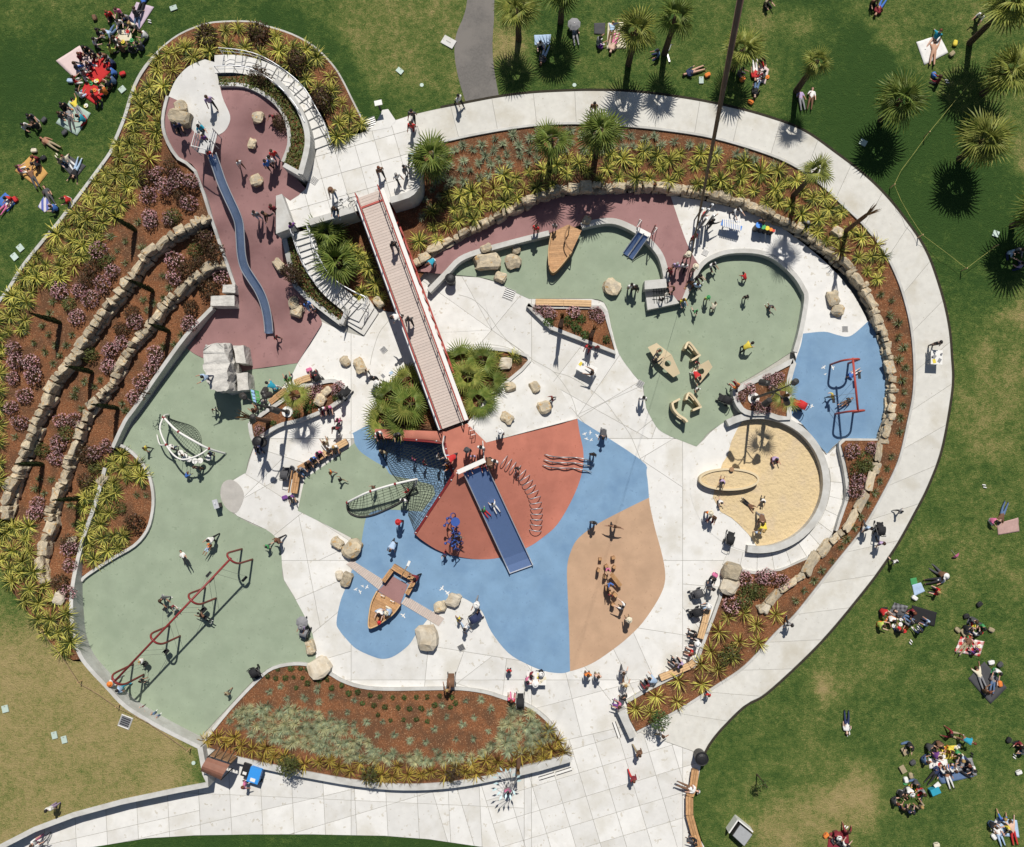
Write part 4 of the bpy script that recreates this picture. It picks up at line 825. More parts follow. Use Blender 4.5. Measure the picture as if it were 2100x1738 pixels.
field('flowering_shrub', TL(23, 240, 800, 350, 840, 300, 815, 530, 830, 740, 870, 700, 830), SHR['pink'], 'pink-flowering shrub in the three-sided planter', 'shrub', 'pink shrubs in the three-sided planter', .75, 1.0)
field('flowering_shrub', [(1577, 779), (1584, 793), (1520, 815), (1556, 836), (1540, 797), (1568, 838), (1598, 775)], SHR['pink'], 'pink-flowering shrub under the right lamp post', 'shrub', 'pink shrubs under the right lamp', .7, .95)
field('flowering_shrub', [(694, 793), (636, 804), (597, 824), (531, 884), (650, 800), (685, 800)], SHR['pink'], 'pink-flowering shrub under the left lamp post', 'shrub', 'pink shrubs under the left lamp', .75, 1.0)
field('dark_shrub', [(420, 60), (424, 78), (525, 77), (531, 64), (605, 120), (608, 138), (541, 166), (528, 158), (659, 200), (660, 214)], SHR['brown'], 'dark bronze shrub among the flax round the upper stair', 'shrub', 'bronze shrubs by the upper stair', .85, 1.2)
field('dark_shrub', [(576, 256), (572, 250)], SHR['brown'], 'bronze shrub leaning over the maroon slope', 'shrub', 'bronze shrubs over the slope', .8, 1.0)
field('dark_shrub', [(600, 562), (606, 570), (595, 555)], SHR['brown'], 'bronze shrub spilling over the planter wall by the lower stair', 'shrub', 'bronze shrubs by the lower stair', .8, 1.0)
field('dark_shrub', TL(21, 1650, 320, 1720, 350, 1580, 430, 1480, 480, 1540, 790, 1680, 650, 980, 970, 1070, 830, 700, 560, 740, 480, 1640, 240)+TL(11, 1370, 1330, 1440, 1560, 1180, 1440)+TL(31, 690, 510, 480, 1310, 1080, 840, 560, 1000, 700, 300), SHR['brown'], 'dark red-brown shrub on the left bank', 'shrub', 'brown shrubs on the left bank', .75, 1.15)
field('olive_shrub', TL(21, 1560, 340, 840, 430, 540, 760, 1390, 60, 720, 1170)+TL(31, 520, 120, 750, 400, 960, 720, 340, 260), SHR['olive'], 'olive green shrub on the left bank', 'shrub', 'olive shrubs on the left bank', .7, 1.1)
field('olive_shrub', TL(34, 820, 340, 770, 400, 840, 390)+TL(33, 1950, 1380, 1900, 1450, 2020, 1390), SHR['olive'], 'olive green shrub in the bed round the sand pit walk', 'shrub', 'olive shrubs by the sand pit walk', .8, 1.15)
field('olive_shrub', TL(43, 1790, 180, 1730, 240), SHR['olive'], 'olive green shrub between golden flax at lower right', 'shrub', 'olive shrubs between golden flax', .8, 1.1)
field('small_shrub', TL(23, 480, 900, 560, 960, 620, 1010, 330, 910, 790, 1040, 540, 930, 590, 880), SHR['dark'], 'small dark green shrub between the bound palms', 'shrub', 'dark shrubs between the bound palms', .9, 1.5)
field('small_shrub', [(645, 828), (630, 838), (560, 870), (690, 815), (605, 850)], SHR['dark'], 'small dark green shrub under the left lamp post', 'shrub', 'dark shrubs under the left lamp', .8, 1.3)
field('olive_shrub', [(1040, 742), (1060, 738), (1022, 775), (1012, 800), (930, 728)], SHR['olive'], 'olive green shrub among the palms right of the bridge', 'shrub', 'olive shrubs right of the bridge', .6, .9)
field('flax_plant', [(1052, 732), (1020, 730), (1000, 812), (915, 735)], FLX, 'yellow-green flax at the tip of the bed right of the bridge', 'flax', 'flax right of the bridge', .6, .85)
# low ground cover in the two curved strips beside the stairs
def cover(name, poly, seed, zf, n):
    r = random.Random(seed); mb = MB(); xs = [p[0] for p in poly]; ys = [p[1] for p in poly]; k = 0
    while k < n:
        x, y = r.uniform(min(xs), max(xs)), r.uniform(min(ys), max(ys))
        if not inpoly(x, y, poly): continue
        k += 1; c = P(x, y, zf(x, y)+r.uniform(.04, .22)); u = Vector((r.uniform(-1, 1), r.uniform(-1, 1), r.uniform(-.4, .4))).normalized(); w = u.cross(Vector((r.uniform(-.5, .5), r.uniform(-.5, .5), 1))).normalized(); s = r.uniform(.05, .12)
        mb.add([c-u*s, c+w*s*.4, c+u*s, c-w*s*.4], [(0, 1, 2, 3)])
    return mb.build(name, M['ground_cover'])
tag(cover('ground_cover', SGR, 1, lambda x, y: terr(x, y)+.12, 1900), 'low green ground cover beside the upper stair', 'ground cover', kind='stuff')
tag(cover('ground_cover', STL, 2, stlz, 900), 'low green ground cover left of the lower stair', 'ground cover', kind='stuff')
# ------------------------------------------------------------------ fan palms
def frond_mesh(seed, mat, L=.46, R=1.0, n=19, droop=.35):
    """petiole along +x, pleated fan at its end"""
    r = random.Random(seed); mb = MB(); mb.tube([(0, 0, 0), (L*.5, 0, .03), (L, 0, 0)], [.022, .016, .012], 4)
    for i in range(n):
        a = radians(-105+210*i/(n-1)); rr = R*(1-.22*abs(a)/pi)*r.uniform(.9, 1.06); w = radians(210/(n-1))*.5
        def pt(rad, ang, dz): return (L+cos(ang)*rad, sin(ang)*rad, dz-droop*rad*rad*.6)
        vs = [(L, 0, 0), pt(rr*.40, a-w*.95, -.015), pt(rr*.42, a, .03), pt(rr*.40, a+w*.95, -.015), pt(rr*.72, a-w*.38, -.04), pt(rr*.72, a+w*.38, -.04), pt(rr, a+r.uniform(-.05, .05), -.14*r.uniform(.3, 1.6))]
        mb.add(vs, [(0, 1, 2), (0, 2, 3), (1, 4, 2), (2, 5, 3), (2, 4, 6), (2, 6, 5)])
    return mb.mesh('frond', mat)
FRD = [frond_mesh(i, M['palm'], droop=.22+.12*i) for i in range(3)]
FRY = [frond_mesh(i+5, M['palm_y'], droop=.3+.1*i) for i in range(3)]
FRX = [frond_mesh(i+9, M['palm_dead'], .6, .5, 12, .8) for i in range(2)]
TRK = MB(); rt = random.Random(3); TRK.tube([(0, 0, -.2), (0, 0, .15), (.01, 0, .5), (0, .01, .8), (0, 0, 1.0)], [1.25, 1.1, .95, .9, .8], 9); TRKM = [TRK.mesh('trunk', M['trunk']), TRK.mesh('trunk', M['trunk_brown'])]
def palm(x, y, h, label, n=12, s=1.0, lib=FRD, group=None, tr=.19, seed=None, dead=2, name='fan_palm', trunk=0, z=None, spread=(84, -34), tilt=(0, 0)):
    r = random.Random(seed if seed is not None else int(x*7+y)); z = gz(x, y) if z is None else z; p = P(x, y, z)
    o = empty(name, p, r.uniform(0, 6.28), label, 'palm', group)
    if h > .3:
        t = link('trunk', TRKM[trunk], o, scale=(tr, tr, h)); t.rotation_euler = (tilt[0], tilt[1], 0)
    top = Vector((h*sin(tilt[1]), -h*sin(tilt[0]), h))
    for i in range(n):
        k = i/max(1, n-1); el = radians(spread[0]+(spread[1]-spread[0])*k+r.uniform(-10, 10))
        f = link('frond', r.choice(lib), o, loc=top+Vector((0, 0, .1-.15*k)), scale=s*r.uniform(.85, 1.1)); f.rotation_euler = (r.uniform(-.3, .3), -el, i*2.399+r.uniform(-.25, .25))
    for i in range(dead):
        f = link('dead_frond', r.choice(FRX), o, loc=top-Vector((0, 0, .15)), scale=s*.8); f.rotation_euler = (0, radians(r.uniform(50, 80)), r.uniform(0, 6.28))
    return o
LPALM = [(1062, 23, 3.5, 'tall fan palm beside the asphalt path', FRY), (1154, -22, 3.9, 'fan palm at the top edge throwing a big round shadow', FRD), (1305, 64, 4.3, 'fan palm by the cream picnic blanket on the upper lawn', FRY), (1386, 36, 4.5, 'fan palm beside the parked scooter on the upper lawn', FRD),
         (1523, 102, 2.6, 'fan palm behind the kite line on the upper lawn', FRY), (1674, 128, 4.0, 'slender fan palm between two people lying near the path bend', FRY), (1847, 205, 3.1, 'fan palm inside the yellow rope loop', FRD), (2018, 289, 3.1, 'fan palm with golden lower fronds beyond the yellow rope', FRY), (2070, 146, 3.2, 'fan palm at the right edge beside the white blanket', FRY), (2074, 5, 4.9, 'tallest fan palm at the top right corner', FRY)]
def crown_at(x, y, h, *a, z=None, **k):
    """palm whose crown shows at the grid point; its foot stands plumb below"""
    z0 = (hill(x, y+12*h) if z is None else z); w = P(x, y, z0+h); o = palm(x, y, h, *a, z=z0, **k); o.location = (w.x, w.y, z0); return o
for i, (x, y, h, lab, lib) in enumerate(LPALM): crown_at(x, y, h, lab, (10, 12, 11, 9, 10, 7, 13, 14, 13, 13)[i], (1.42 if i > 5 else 1.1+.06*(i % 3)) if i != 5 else .85, lib, seed=i+1, dead=4)
palm(895, 352, 2.6, 'broad fan palm just right of the upper plaza parapet', 13, 1.25, FRD, z=1.7)
crown_at(1131, 289, 3.3, 'fan palm with a pale drooping frond in the upper ring bed', 9, 1.1, FRD, z=1.75)
crown_at(1231, 269, 4.0, 'tallest fan palm in the upper ring bed', 13, 1.25, FRD, z=1.75)
crown_at(1675, 351, 4.9, 'slim fan palm leaning over the path in the upper right bed', 8, .9, FRY, tr=.16, z=1.35)
crown_at(2142, 430, 3.6, 'fan palm just beyond the right edge shading three people', 13, 1.5, FRD, seed=40)
palm(699, 548, 1.0, 'large low fan palm between the lower stair and bridge', 13, 1.4, FRD, tr=.2)
palm(676, 486, .9, 'low fan palm under the upper plaza parapet', 11, 1.25, FRD)
for i, (x, y) in enumerate([(836, 786), (804, 818), (846, 832), (790, 862), (828, 868)]):
    palm(x, y, .25+.4*(i % 3), 'low fan palm in the thicket left of the bridge foot', 7, 1.15, (FRY, FRD, FRY+FRD)[i % 3], 'palm thicket left of the bridge', dead=1, spread=(40, -15))
for i, (x, y) in enumerate([(948, 742), (990, 745), (962, 776), (1000, 786), (985, 826)]):
    palm(x, y, .25+.4*(i % 3), 'low fan palm in the thicket right of the bridge foot', 7, 1.08, (FRD, FRY+FRD, FRY)[i % 3], 'palm thicket right of the bridge', dead=1, spread=(40, -15))
# newly planted palms, fronds bound upright
def bound(x, y, h, label, n=10, seed=1, few=0, z=None, br=1):
    o = palm(x, y, h*.72, label, 0, 1, FRD, None, .15, seed, 0, 'bound_palm', br, z)
    r = random.Random(seed); mb = MB()
    for i in range(16): blade(mb, r.uniform(0, 6.28), radians(r.uniform(80, 89)), h*.34*r.uniform(.7, 1.05), .09, r.uniform(-.05, .12), base=r.uniform(.02, .1), seg=3, z0=h*.70)
    mb.build('bound_fronds', M['palm_dead' if br else 'palm'], o)
    for i in range(few):
        f = link('frond', FRY[i % 3], o, loc=(0, 0, h*.75), scale=.85); f.rotation_euler = (0, -radians(18+10*(i % 3)), i*2*pi/few+.4)
    return o
bound(1150, 668, 4.0, 'bound palm with a long pointed shadow, left of two in the three-sided planter', seed=1)
bound(1212, 690, 3.6, 'bound palm, right of two in the three-sided planter', seed=2)
bound(1732, 476, 5.2, 'bare bound palm beside the path above the blue swing', seed=3)
bound(631, 820, 4.0, 'young palm with four open fronds over the left planter bench', seed=4, few=4)
bound(551, 864, 5.6, 'bound brown palm leaning over the left end of the lamp planter', seed=5)
bound(1576, 823, 4.6, 'young palm with open fronds in the right lamp planter', seed=6, few=3)
bound(1064, 1556, 2.6, 'slim bound brown palm behind the leaf sculpture', seed=7)
# cypresses
def cyp_mesh(seed):
    mb = MB(); r = random.Random(seed)
    for i in range(420):
        t = r.random(); a = r.uniform(0, 6.28); rad = .20*(1-t**2.2)*(.55+.45*min(1, t*6))*r.uniform(.75, 1.1); c = Vector((cos(a)*rad, sin(a)*rad, .1+3.25*t)); u = Vector((cos(a)*.4, sin(a)*.4, 1)).normalized(); w = u.cross(Vector((cos(a+.6), sin(a+.6), 0))).normalized(); s = r.uniform(.06, .12)
        mb.add([c-u*s, c+w*s*.35, c+u*s, c-w*s*.35], [(0, 1, 2, 3)])
    mb.tube([(0, 0, .1), (0, 0, 2.4), (0, 0, 3.1)], [.15, .12, .02], 7); return mb.mesh('crown', M['cypress'])
CYP = [cyp_mesh(i) for i in range(3)]; CYT = MB().tube([(0, 0, -.1), (0, 0, .5)], .05, 6).mesh('trunk', M['trunk'])
for i, ((x, y), l) in enumerate(zip([(278, 473), (313.7, 597.4), (124, 662.7), (347, 680.7), (189.5, 764), (242, 838), (88, 952.8), (164, 1023)],
        ('slim cypress topmost on the left bank', 'slim cypress rising by the upper stone wall, second from the top', 'slim cypress beside the flax band near the left edge', 'slim cypress just above the grey retaining wall by the lower stones', 'slim cypress midway along the upper stone wall', 'slim cypress on the lower stone wall above the arched net', 'slim cypress over the bottom end of the upper stone wall', 'slim cypress lowest on the left bank by the bulging bed'))):
    p = P(x, y, gz(x, y)); o = empty('cypress', p, i, l, 'cypress', 'cypresses on the left bank'); link('crown', CYP[i % 3], o, scale=(1, 1, 1+.06*(i % 3-1))); link('trunk', CYT, o)
# small trees
def sapling(x, y, h, rad, label, mat, seed, n=420, dens=.075):
    r = random.Random(seed); z = gz(x, y); o = empty('young_tree', P(x, y, z), 0, label, 'tree')
    tb = MB(); tb.tube([(0, 0, -.1), (.03, 0, h*.5), (0, .03, h)], [.05, .04, .015], 6)
    for i in range(7):
        a = i*2.4; tb.tube([(0, 0, h*(.35+.08*i)), (cos(a)*rad*.4, sin(a)*rad*.4, h*(.5+.08*i)), (cos(a)*rad*.85, sin(a)*rad*.85, h*(.62+.06*i))], [.02, .014, .005], 4)
    tb.build('trunk', M['trunk'], o); mb = MB(); leaf_cloud(mb, n, 0, rad, dens, seed, zc=h*.72, zs=.9, shell=.3); mb.build('crown', M[mat], o)
sapling(603, 1556, 1.9, .75, 'light green young tree in the bottom bed by the blue cart', 'shrub_olive', 1, 800)
sapling(767, 1574, 2.0, .6, 'thin olive young tree in the middle of the bottom bed wall', 'shrub_olive', 2, 260)
sapling(933, 1574, 1.9, .55, 'sparse brown young tree right of the bottom bed middle', 'shrub_br', 3, 200)
sapling(1345, 1462, 2.3, .7, 'small dark tree at the tip of the lower right bed', 'shrub_dk', 4, 500)
sapling(1552, 1588, 2.4, .38, 'thin sapling standing alone on the lower right lawn', 'shrub_dk', 5, 150)
sapling(306, 808, 1.3, .5, 'bare twiggy shrub over the grey retaining wall', 'shrub_br', 6, 60)
# ------------------------------------------------------------------ boulders
ROCK = [rock_mesh('boulder', 50+i, M['stone'], .17, 1, .85) for i in range(7)]
for me in ROCK: me.name = 'boulder'
ROCKP = [rock_mesh('boulder', 70+i, M['stone_pale'], .17, 1, .85) for i in range(4)]
BO = [(371, 220, 24, 'smaller of the two joined boulders beside the slide pad'), (371, 243, 36, 'larger of the two joined boulders beside the slide pad'), (530, 241, 26, 'square boulder under the bronze shrub on the maroon slope'), (518, 296, 17, 'small boulder in the middle of the maroon slope'), (527, 372, 25, 'boulder near the red-shirted pair on the maroon slope'),
      (572, 545, 25, 'boulder between the long slide and planter wall'), (603, 622, 22, 'upper of two touching boulders beside the long slide foot'), (609, 638, 26, 'lower of two touching boulders beside the long slide foot'), (777, 621, 24, 'boulder at the stair foot beside the bridge'), (708, 741, 23, 'rounded boulder on the plaza left of its pair'), (738, 751, 27, 'angular boulder on the plaza right of its pair'),
      (997, 510, 21, 'boulder sitting on the terrace wall end'), (1000, 540, 42, 'big brown boulder on the green rubber by the terrace wall'), (1052, 538, 30, 'upright boulder right of the big brown one'), (1026, 569, 24, 'round boulder at the green edge near the drain grate'), (1058, 511, 21, 'boulder against the terrace wall left of the plank boat'),
      (1046, 795, 24, 'boulder at the right tip of the palm thicket'), (1039, 858, 22, 'boulder on the concrete mound nearest the red rubber'), (1008, 736, 18, 'small flat rock among palms right of the bridge'), (1036, 746, 28, 'long pale rock among palms right of the bridge'), (1255, 590, 34, 'large boulder alone on the green rubber'), (1203, 453, 19, 'boulder on the terrace wall beside the plank boat'),
      (1096, 794, 23, 'pinkish boulder high on the concrete mound'), (1115, 836, 32, 'large boulder on the concrete mound beside a child'), (1708, 613, 25, 'upper of two boulders near the music corner'), (1717, 637, 24, 'lower of two boulders near the music corner'), (693, 1113, 24, 'smaller boulder at the head of the left gangway'), (723, 1126, 38, 'bigger boulder at the head of the left gangway'),
      (697, 1181, 19, 'small pale boulder left of the gangway'), (711, 1188, 26, 'tan boulder left of the gangway'), (903, 1244, 25, 'boulder at the lower gangway edge'), (930, 1229, 27, 'smooth round boulder on the blue rubber edge'), (876, 1307, 47, 'largest pale boulder below the play boat'), (637, 1327, 24, 'boulder at the corner of the left green rubber'), (657, 1369, 36, 'cracked pale boulder on the bottom bed curb'),
      (1499, 1172, 38, 'tan boulder below the sand pit corner'), (1495, 1203, 36, 'flat pale boulder beside the lower right bench'), (1569, 1247, 20, 'small pale rock in the lower right bed'), (670, 803, 18, 'smaller boulder under the left lamp post'), (657, 820, 24, 'larger boulder under the left lamp post'), (211, 984, 22, 'tan boulder in the bulging bed'), (147, 1110, 20, 'grey boulder in the left bank by the lower wall end'), (123, 1226, 22, 'pale boulder low in the left bank'), (1716, 477, 24, 'grey boulder in the bed under the bare bound palm')]
rb_ = random.Random(5)
for i, (x, y, s, l) in enumerate(BO):
    z = gz(x, y); w = s/30*1.02; pale = any(k in l for k in ('pale', 'smooth', 'cracked'))
    o = link('boulder', (ROCKP if pale else ROCK)[i % (4 if pale else 7)], None, loc=tuple(P(x, y, z+.15*w))[:2]+(z+.20*w,), rot=(rb_.uniform(-.15, .15), rb_.uniform(-.15, .15), rb_.uniform(0, 6.28)), scale=(w*rb_.uniform(.9, 1.1), w*rb_.uniform(.75, .95), w*.72))
    tag(o, l, 'boulder', 'play boulders')
# ================================================================== play equipment
def V3(x, y, z): return P(x, y, z)
def arc(a, b, h, n=12, p=2.0):
    """arched line between two points, h metres high"""
    a = Vector(a); b = Vector(b)
    return [a.lerp(b, i/n)+Vector((0, 0, h*(1-abs(2*i/n-1)**p))) for i in range(n+1)]
# ---- long steel slide
t = empty('long_slide', P(430, 300, 3.8), 0, 'long winding steel slide down the maroon slope', 'slide')
SLP = smooth([(437, 318), (447, 346), (458.4, 379), (472, 410), (485, 438), (493, 462), (495.6, 495), (498, 525.7), (504.5, 551), (519, 575), (533, 597), (544, 623), (551, 653.8), (554, 684.5)], 4)
def child(mb, name, mat, parent, smooth_=False):
    o = mb.build(name, mat, parent, smooth_); o.matrix_parent_inverse = Matrix.Translation(-parent.location) if parent.rotation_euler.z == 0 and tuple(parent.scale) == (1, 1, 1) else parent_inv(parent); return o
def parent_inv(p): return (Matrix.LocRotScale(p.location, p.rotation_euler, p.scale)).inverted()
pts = []; n = len(SLP); zs = [max(.22, 4.95-(4.95-.25)*(i/(n-1))**.95) for i in range(n)]
zs = [max(zs[i], terr(*SLP[i])+.22) for i in range(n)]
c3 = [P(x, y, z) for (x, y), z in zip(SLP, zs)]
mb = MB(); prof = [(-.27, .24), (-.24, .06), (-.12, 0), (.12, 0), (.24, .06), (.27, .24)]; vs = []; fs = []
lp, rp_ = [], []
for i, c in enumerate(c3):
    d = (c3[min(n-1, i+1)]-c3[max(0, i-1)]); d.z = 0; d.normalize(); s_ = Vector((-d.y, d.x, 0))
    for u, w in prof: vs.append(c+s_*u+Vector((0, 0, w)))
    lp.append(c+s_*-.28+Vector((0, 0, .26))); rp_.append(c+s_*.28+Vector((0, 0, .26)))
for i in range(n-1):
    for k in range(5): fs.append((i*6+k, i*6+k+1, i*6+k+7, i*6+k+6))
mb.add(vs, fs); child(mb, 'chute', M['chute_steel'], t, True)
for l in (lp, rp_): child(MB().tube(l, .035, 6), 'side_rail', M['steel'], t, True)
for i in range(3, n, 9):
    q = c3[i]; child(MB().tube([q-Vector((0, 0, .02)), (q.x, q.y, terr(*SLP[i])-.1)], .05, 6), 'post', M['steel_dull'], t)
# platform cage at the top
cg = P(430, 298, 4.45); R_ = Matrix.Rotation(radians(-14), 3, 'Z')
def L3(x, y, z): return cg+R_ @ Vector((x, y, z))
pl = MB(); pl.box(L3(0, 0, .38), (1.0, 1.5, .07), M=R_); child(pl, 'platform', M['steel_dull'], t)
for sx in (-1, 1):
    for sy in (-.7, 0, .7): child(MB().tube([L3(sx*.5, sy, -.3), L3(sx*.5, sy, 1.35)], .032, 6), 'post', M['paint_white'], t)
    for z in (1.35, 1.05, .75): child(MB().tube([L3(sx*.5, -.75, z), L3(sx*.5, .75, z)], .028, 6), 'guard_rail', M['paint_white'], t)
child(MB().tube([L3(-.5, -.7, 1.35), L3(.5, -.7, 1.35)], .03, 6), 'cross_bar', M['paint_white'], t)
child(MB().tube([L3(-.5, .7, 1.35), L3(-.6, 1.0, 1.2), L3(-.6, 1.0, -.1)], .03, 6), 'handle', M['paint_white'], t)
# ---- footbridge
A0, A1 = (757, 398), (930, 872); ZB = 2.82
a = P(*A0, ZB); b = P(*A1, ZB); dv = (b-a); BL_ = dv.length; dv.normalize(); sv = Vector((dv.y, -dv.x, 0))       # sv points to image left? (right-hand of travel)
br = empty('footbridge', a, 0, 'long timber-decked footbridge with red rails crossing to the red mound', 'bridge')
bm_ = MB().box((0, 0, 0), (.178, 1.52, .05)).mesh('deck_board', M['deck_board'])
nb = int(BL_/.19); ang = atan2(dv.y, dv.x)
for i in range(nb):
    p = a+dv*(i+.5)*BL_/nb; link('deck_board', bm_, br, loc=p-a+Vector((0, 0, -.02)), rot=(0, 0, ang))
for sgn, nm in ((1, 'right'), (-1, 'left')):
    off = sv*sgn*.92
    child(MB().bar(a+off+Vector((0, 0, .10)), b+off+Vector((0, 0, .10)), .26, .10), 'edge_beam', M['paint_white'], br)
    child(MB().bar(a+off+Vector((0, 0, -.28)), b+off+Vector((0, 0, -.28)), .14, .62), 'girder', M['paint_dred'], br)
    child(MB().bar(a+off*1.2+Vector((0, 0, -1.45)), b+off*1.2+Vector((0, 0, -1.45)), .12, .12), 'lower_chord', M['paint_red'], br)
    ro = sv*sgn*.78
    hr_ = child(MB().tube([a+ro+Vector((0, 0, 1.0)), b+ro+Vector((0, 0, 1.0))], .035, 6), 'handrail', M['paint_red'], br)
    child(MB().tube([a+ro+Vector((0, 0, .55)), b+ro+Vector((0, 0, .55))], .022, 6), 'mid_rail', M['paint_red'], br)
    np_ = 13
    for i in range(np_+1):
        q = a+dv*BL_*i/np_+ro; MB().tube([q, q+Vector((0, 0, 1.0))], .03, 6).build('baluster', M['paint_red'], hr_)
        if i < np_:
            q0 = a+dv*BL_*i/np_+off*1.06; q1 = a+dv*BL_*(i+.5)/np_+off*1.2; q2 = a+dv*BL_*(i+1)/np_+off*1.06
            child(MB().bar(q0+Vector((0, 0, -.4)), q1+Vector((0, 0, -1.42)), .08, .08).bar(q1+Vector((0, 0, -1.42)), q2+Vector((0, 0, -.4)), .08, .08), 'truss_brace', M['paint_red'], br)
child(MB().bar(a+dv*.72+sv*.85+Vector((0, 0, .035)), a+dv*.72-sv*.85+Vector((0, 0, .035)), .13, .05), 'threshold', M['paint_red'], br)
for f in (.33, .68):
    q = a+dv*BL_*f
    for sgn in (1, -1): child(MB().tube([q+sv*sgn*.8+Vector((0, 0, -.9)), q+sv*sgn*.9+Vector((0, 0, -2.5))], .10, 8), 'pier', M['paint_dred'], br)
# ---- red deck edges of the mound: walls the net hangs from
def skirt(name, pl, zt, label):
    o = wallstrip(name, pl, .16, zt, -.05, M['paint_dred']); return tag(o, label, 'wall')
e1 = [(768, 897), (800, 899), (840, 902), (880, 905), (912, 909)]
def e1z(x, y): return 1.1+1.5*sstep((x-760)/140)
EDK = [(769, 880), (768, 897), (912, 909), (918, 886), (905, 885)]
sheet('rubber_deck', EDK, e1z, M['rub_red'], lift=.05, grid=12)
skirt('net_edge_wall', smooth(e1, 3), lambda x, y: e1z(x, y)+.04, 'dark red edge wall at the top of the climbing net')
e2 = [(912, 909), (917, 935), (922, 955), (930, 974), (905, 1013), (880, 1051), (851, 1096)]
skirt('net_edge_wall', e2, lambda x, y: max(.1, cone(x, y)+.06), 'dark red edge wall down the left side of the red mound')
# ---- corner climbing net
def netmesh(corner_fn, nu, nv, r=.012):
    mb = MB()
    for i in range(nu+1): mb.tube([corner_fn(i/nu, j/(nv*2)) for j in range(nv*2+1)], r, 3, caps=False)
    for j in range(nv+1): mb.tube([corner_fn(i/(nu*2), j/nv) for i in range(nu*2+1)], r, 3, caps=False)
    return mb
top = smooth([(770, 898), (840, 902), (905, 908), (920, 945), (930, 975), (893, 1033), (853, 1093)], 8)
bot = smooth([(778, 925), (792, 948), (802, 968), (815, 985), (832, 1005), (838, 1035), (838, 1058)], 8)
def netp(u, v):
    k = u*(len(top)-1); i = min(len(top)-2, int(k)); f = k-i
    tx, ty = (top[i][q]+(top[i+1][q]-top[i][q])*f for q in (0, 1)); bx, by = (bot[i][q]+(bot[i+1][q]-bot[i][q])*f for q in (0, 1))
    zt = e1z(tx, ty)+.05 if u < .33 else max(.12, cone(tx, ty)+.05)
    z = zt*(1-v)+.05*v-.25*sin(pi*v)*min(1, zt)
    return P(tx+(bx-tx)*v, ty+(by-ty)*v, max(.05, z))
t = empty('climbing_net', P(850, 970, 0), 0, 'dark rope climbing net slung from the red deck to the ground', 'net')
child(netmesh(netp, 34, 13, .016), 'rope_mesh', M['rope'], t)
child(MB().tube([netp(i/40, 1) for i in range(41)], .03, 5), 'edge_rope', M['rope'], t)
for i in range(0, 41, 4): q = netp(i/40, 0); child(MB().ball(q, .06, 6, 4), 'clamp', M['steel'], t)
# rails at the bridge foot
t = empty('guard_rail', P(915, 900, 2.3), 0, 'curved white guard rail where the bridge meets the red mound', 'railing')
gr = [P(x, y, 2.65) for x, y in smooth([(914, 895), (911, 912), (914, 930), (922, 946)], 5)]
for h in (1.0, .55): child(MB().tube([q+Vector((0, 0, h)) for q in gr], .03, 6), 'rail', M['paint_white'], t)
for q in gr[::5]: child(MB().tube([q, q+Vector((0, 0, 1.0))], .03, 6), 'post', M['paint_red'], t)
t = empty('guard_rail', P(972, 885, 2.3), 0, 'short stepped steel rail between the bridge foot and concrete mound', 'railing')
for i in range(3):
    q0, q1 = P(963+i*3, 876+i*9, 2.5), P(972+i*2, 874+i*9, 2.5)
    child(MB().tube([q0, q0+Vector((0, 0, .95)), q1+Vector((0, 0, .95)), q1], .025, 6), 'rail', M['paint_white'], t)
# ---- wide slide on the mound
t = empty('wide_slide', P(1000, 1060, 0), 0, 'wide blue-grey steel slide down the red mound', 'slide')
tl, tr_, bl_, br_ = (951, 970), (997.5, 954), (1046, 1176), (1093, 1159)
N = 14
rows = []
for i in range(N+1):
    k = i/N; z = 2.8*(1-k/.9)+.16*k if k < .88 else .17; z = max(.16, z)
    l = P(tl[0]+(bl_[0]-tl[0])*k, tl[1]+(bl_[1]-tl[1])*k, z); r = P(tr_[0]+(br_[0]-tr_[0])*k, tr_[1]+(br_[1]-tr_[1])*k, z); rows.append((l, r))
mb = MB(); vs = [];
for l, r in rows: vs += [l, r]
mb.add(vs, [(i*2, i*2+2, i*2+3, i*2+1) for i in range(N)]); child(mb, 'chute', M['slide_steel'], t)
for k in (0, 1):
    ed = [q[k] for q in rows]; m2 = MB(); vs = []
    for q in ed: vs += [q+Vector((0, 0, .20)), q-Vector((0, 0, .12))]
    m2.tube([q+Vector((0, 0, .2)) for q in ed], .035, 6); m2.add(vs, [(i*2, i*2+1, i*2+3, i*2+2) for i in range(N)]); child(m2, 'side_wall', M['steel'], t)
child(MB().bar(P(938.6, 969, 3.35), P(995, 944, 3.35), .30, .06), 'top_hood', M['paint_white'], t)
for x, y in ((940, 970), (995, 946)): child(MB().tube([P(x, y, 2.1), P(x, y, 2.3)+Vector((0, 0, 1.05))], .05, 6), 'post', M['paint_white'], t)
child(MB().tube([P(993, 944, 3.3), P(990, 905, 3.3), P(990, 905, 2.2)], .03, 6), 'guard_rail', M['paint_white'], t)
for k in (.2, .35): l, r = rows[int(k*N)]; child(MB().tube([l, (l.x, l.y, .3)], .05, 6).tube([l, (l.x-.5, l.y-.2, .6)], .03, 5), 'support', M['paint_dred'], t)
child(MB().tube([rows[-1][0], rows[-1][1]], .04, 6), 'end_bar', M['steel'], t)
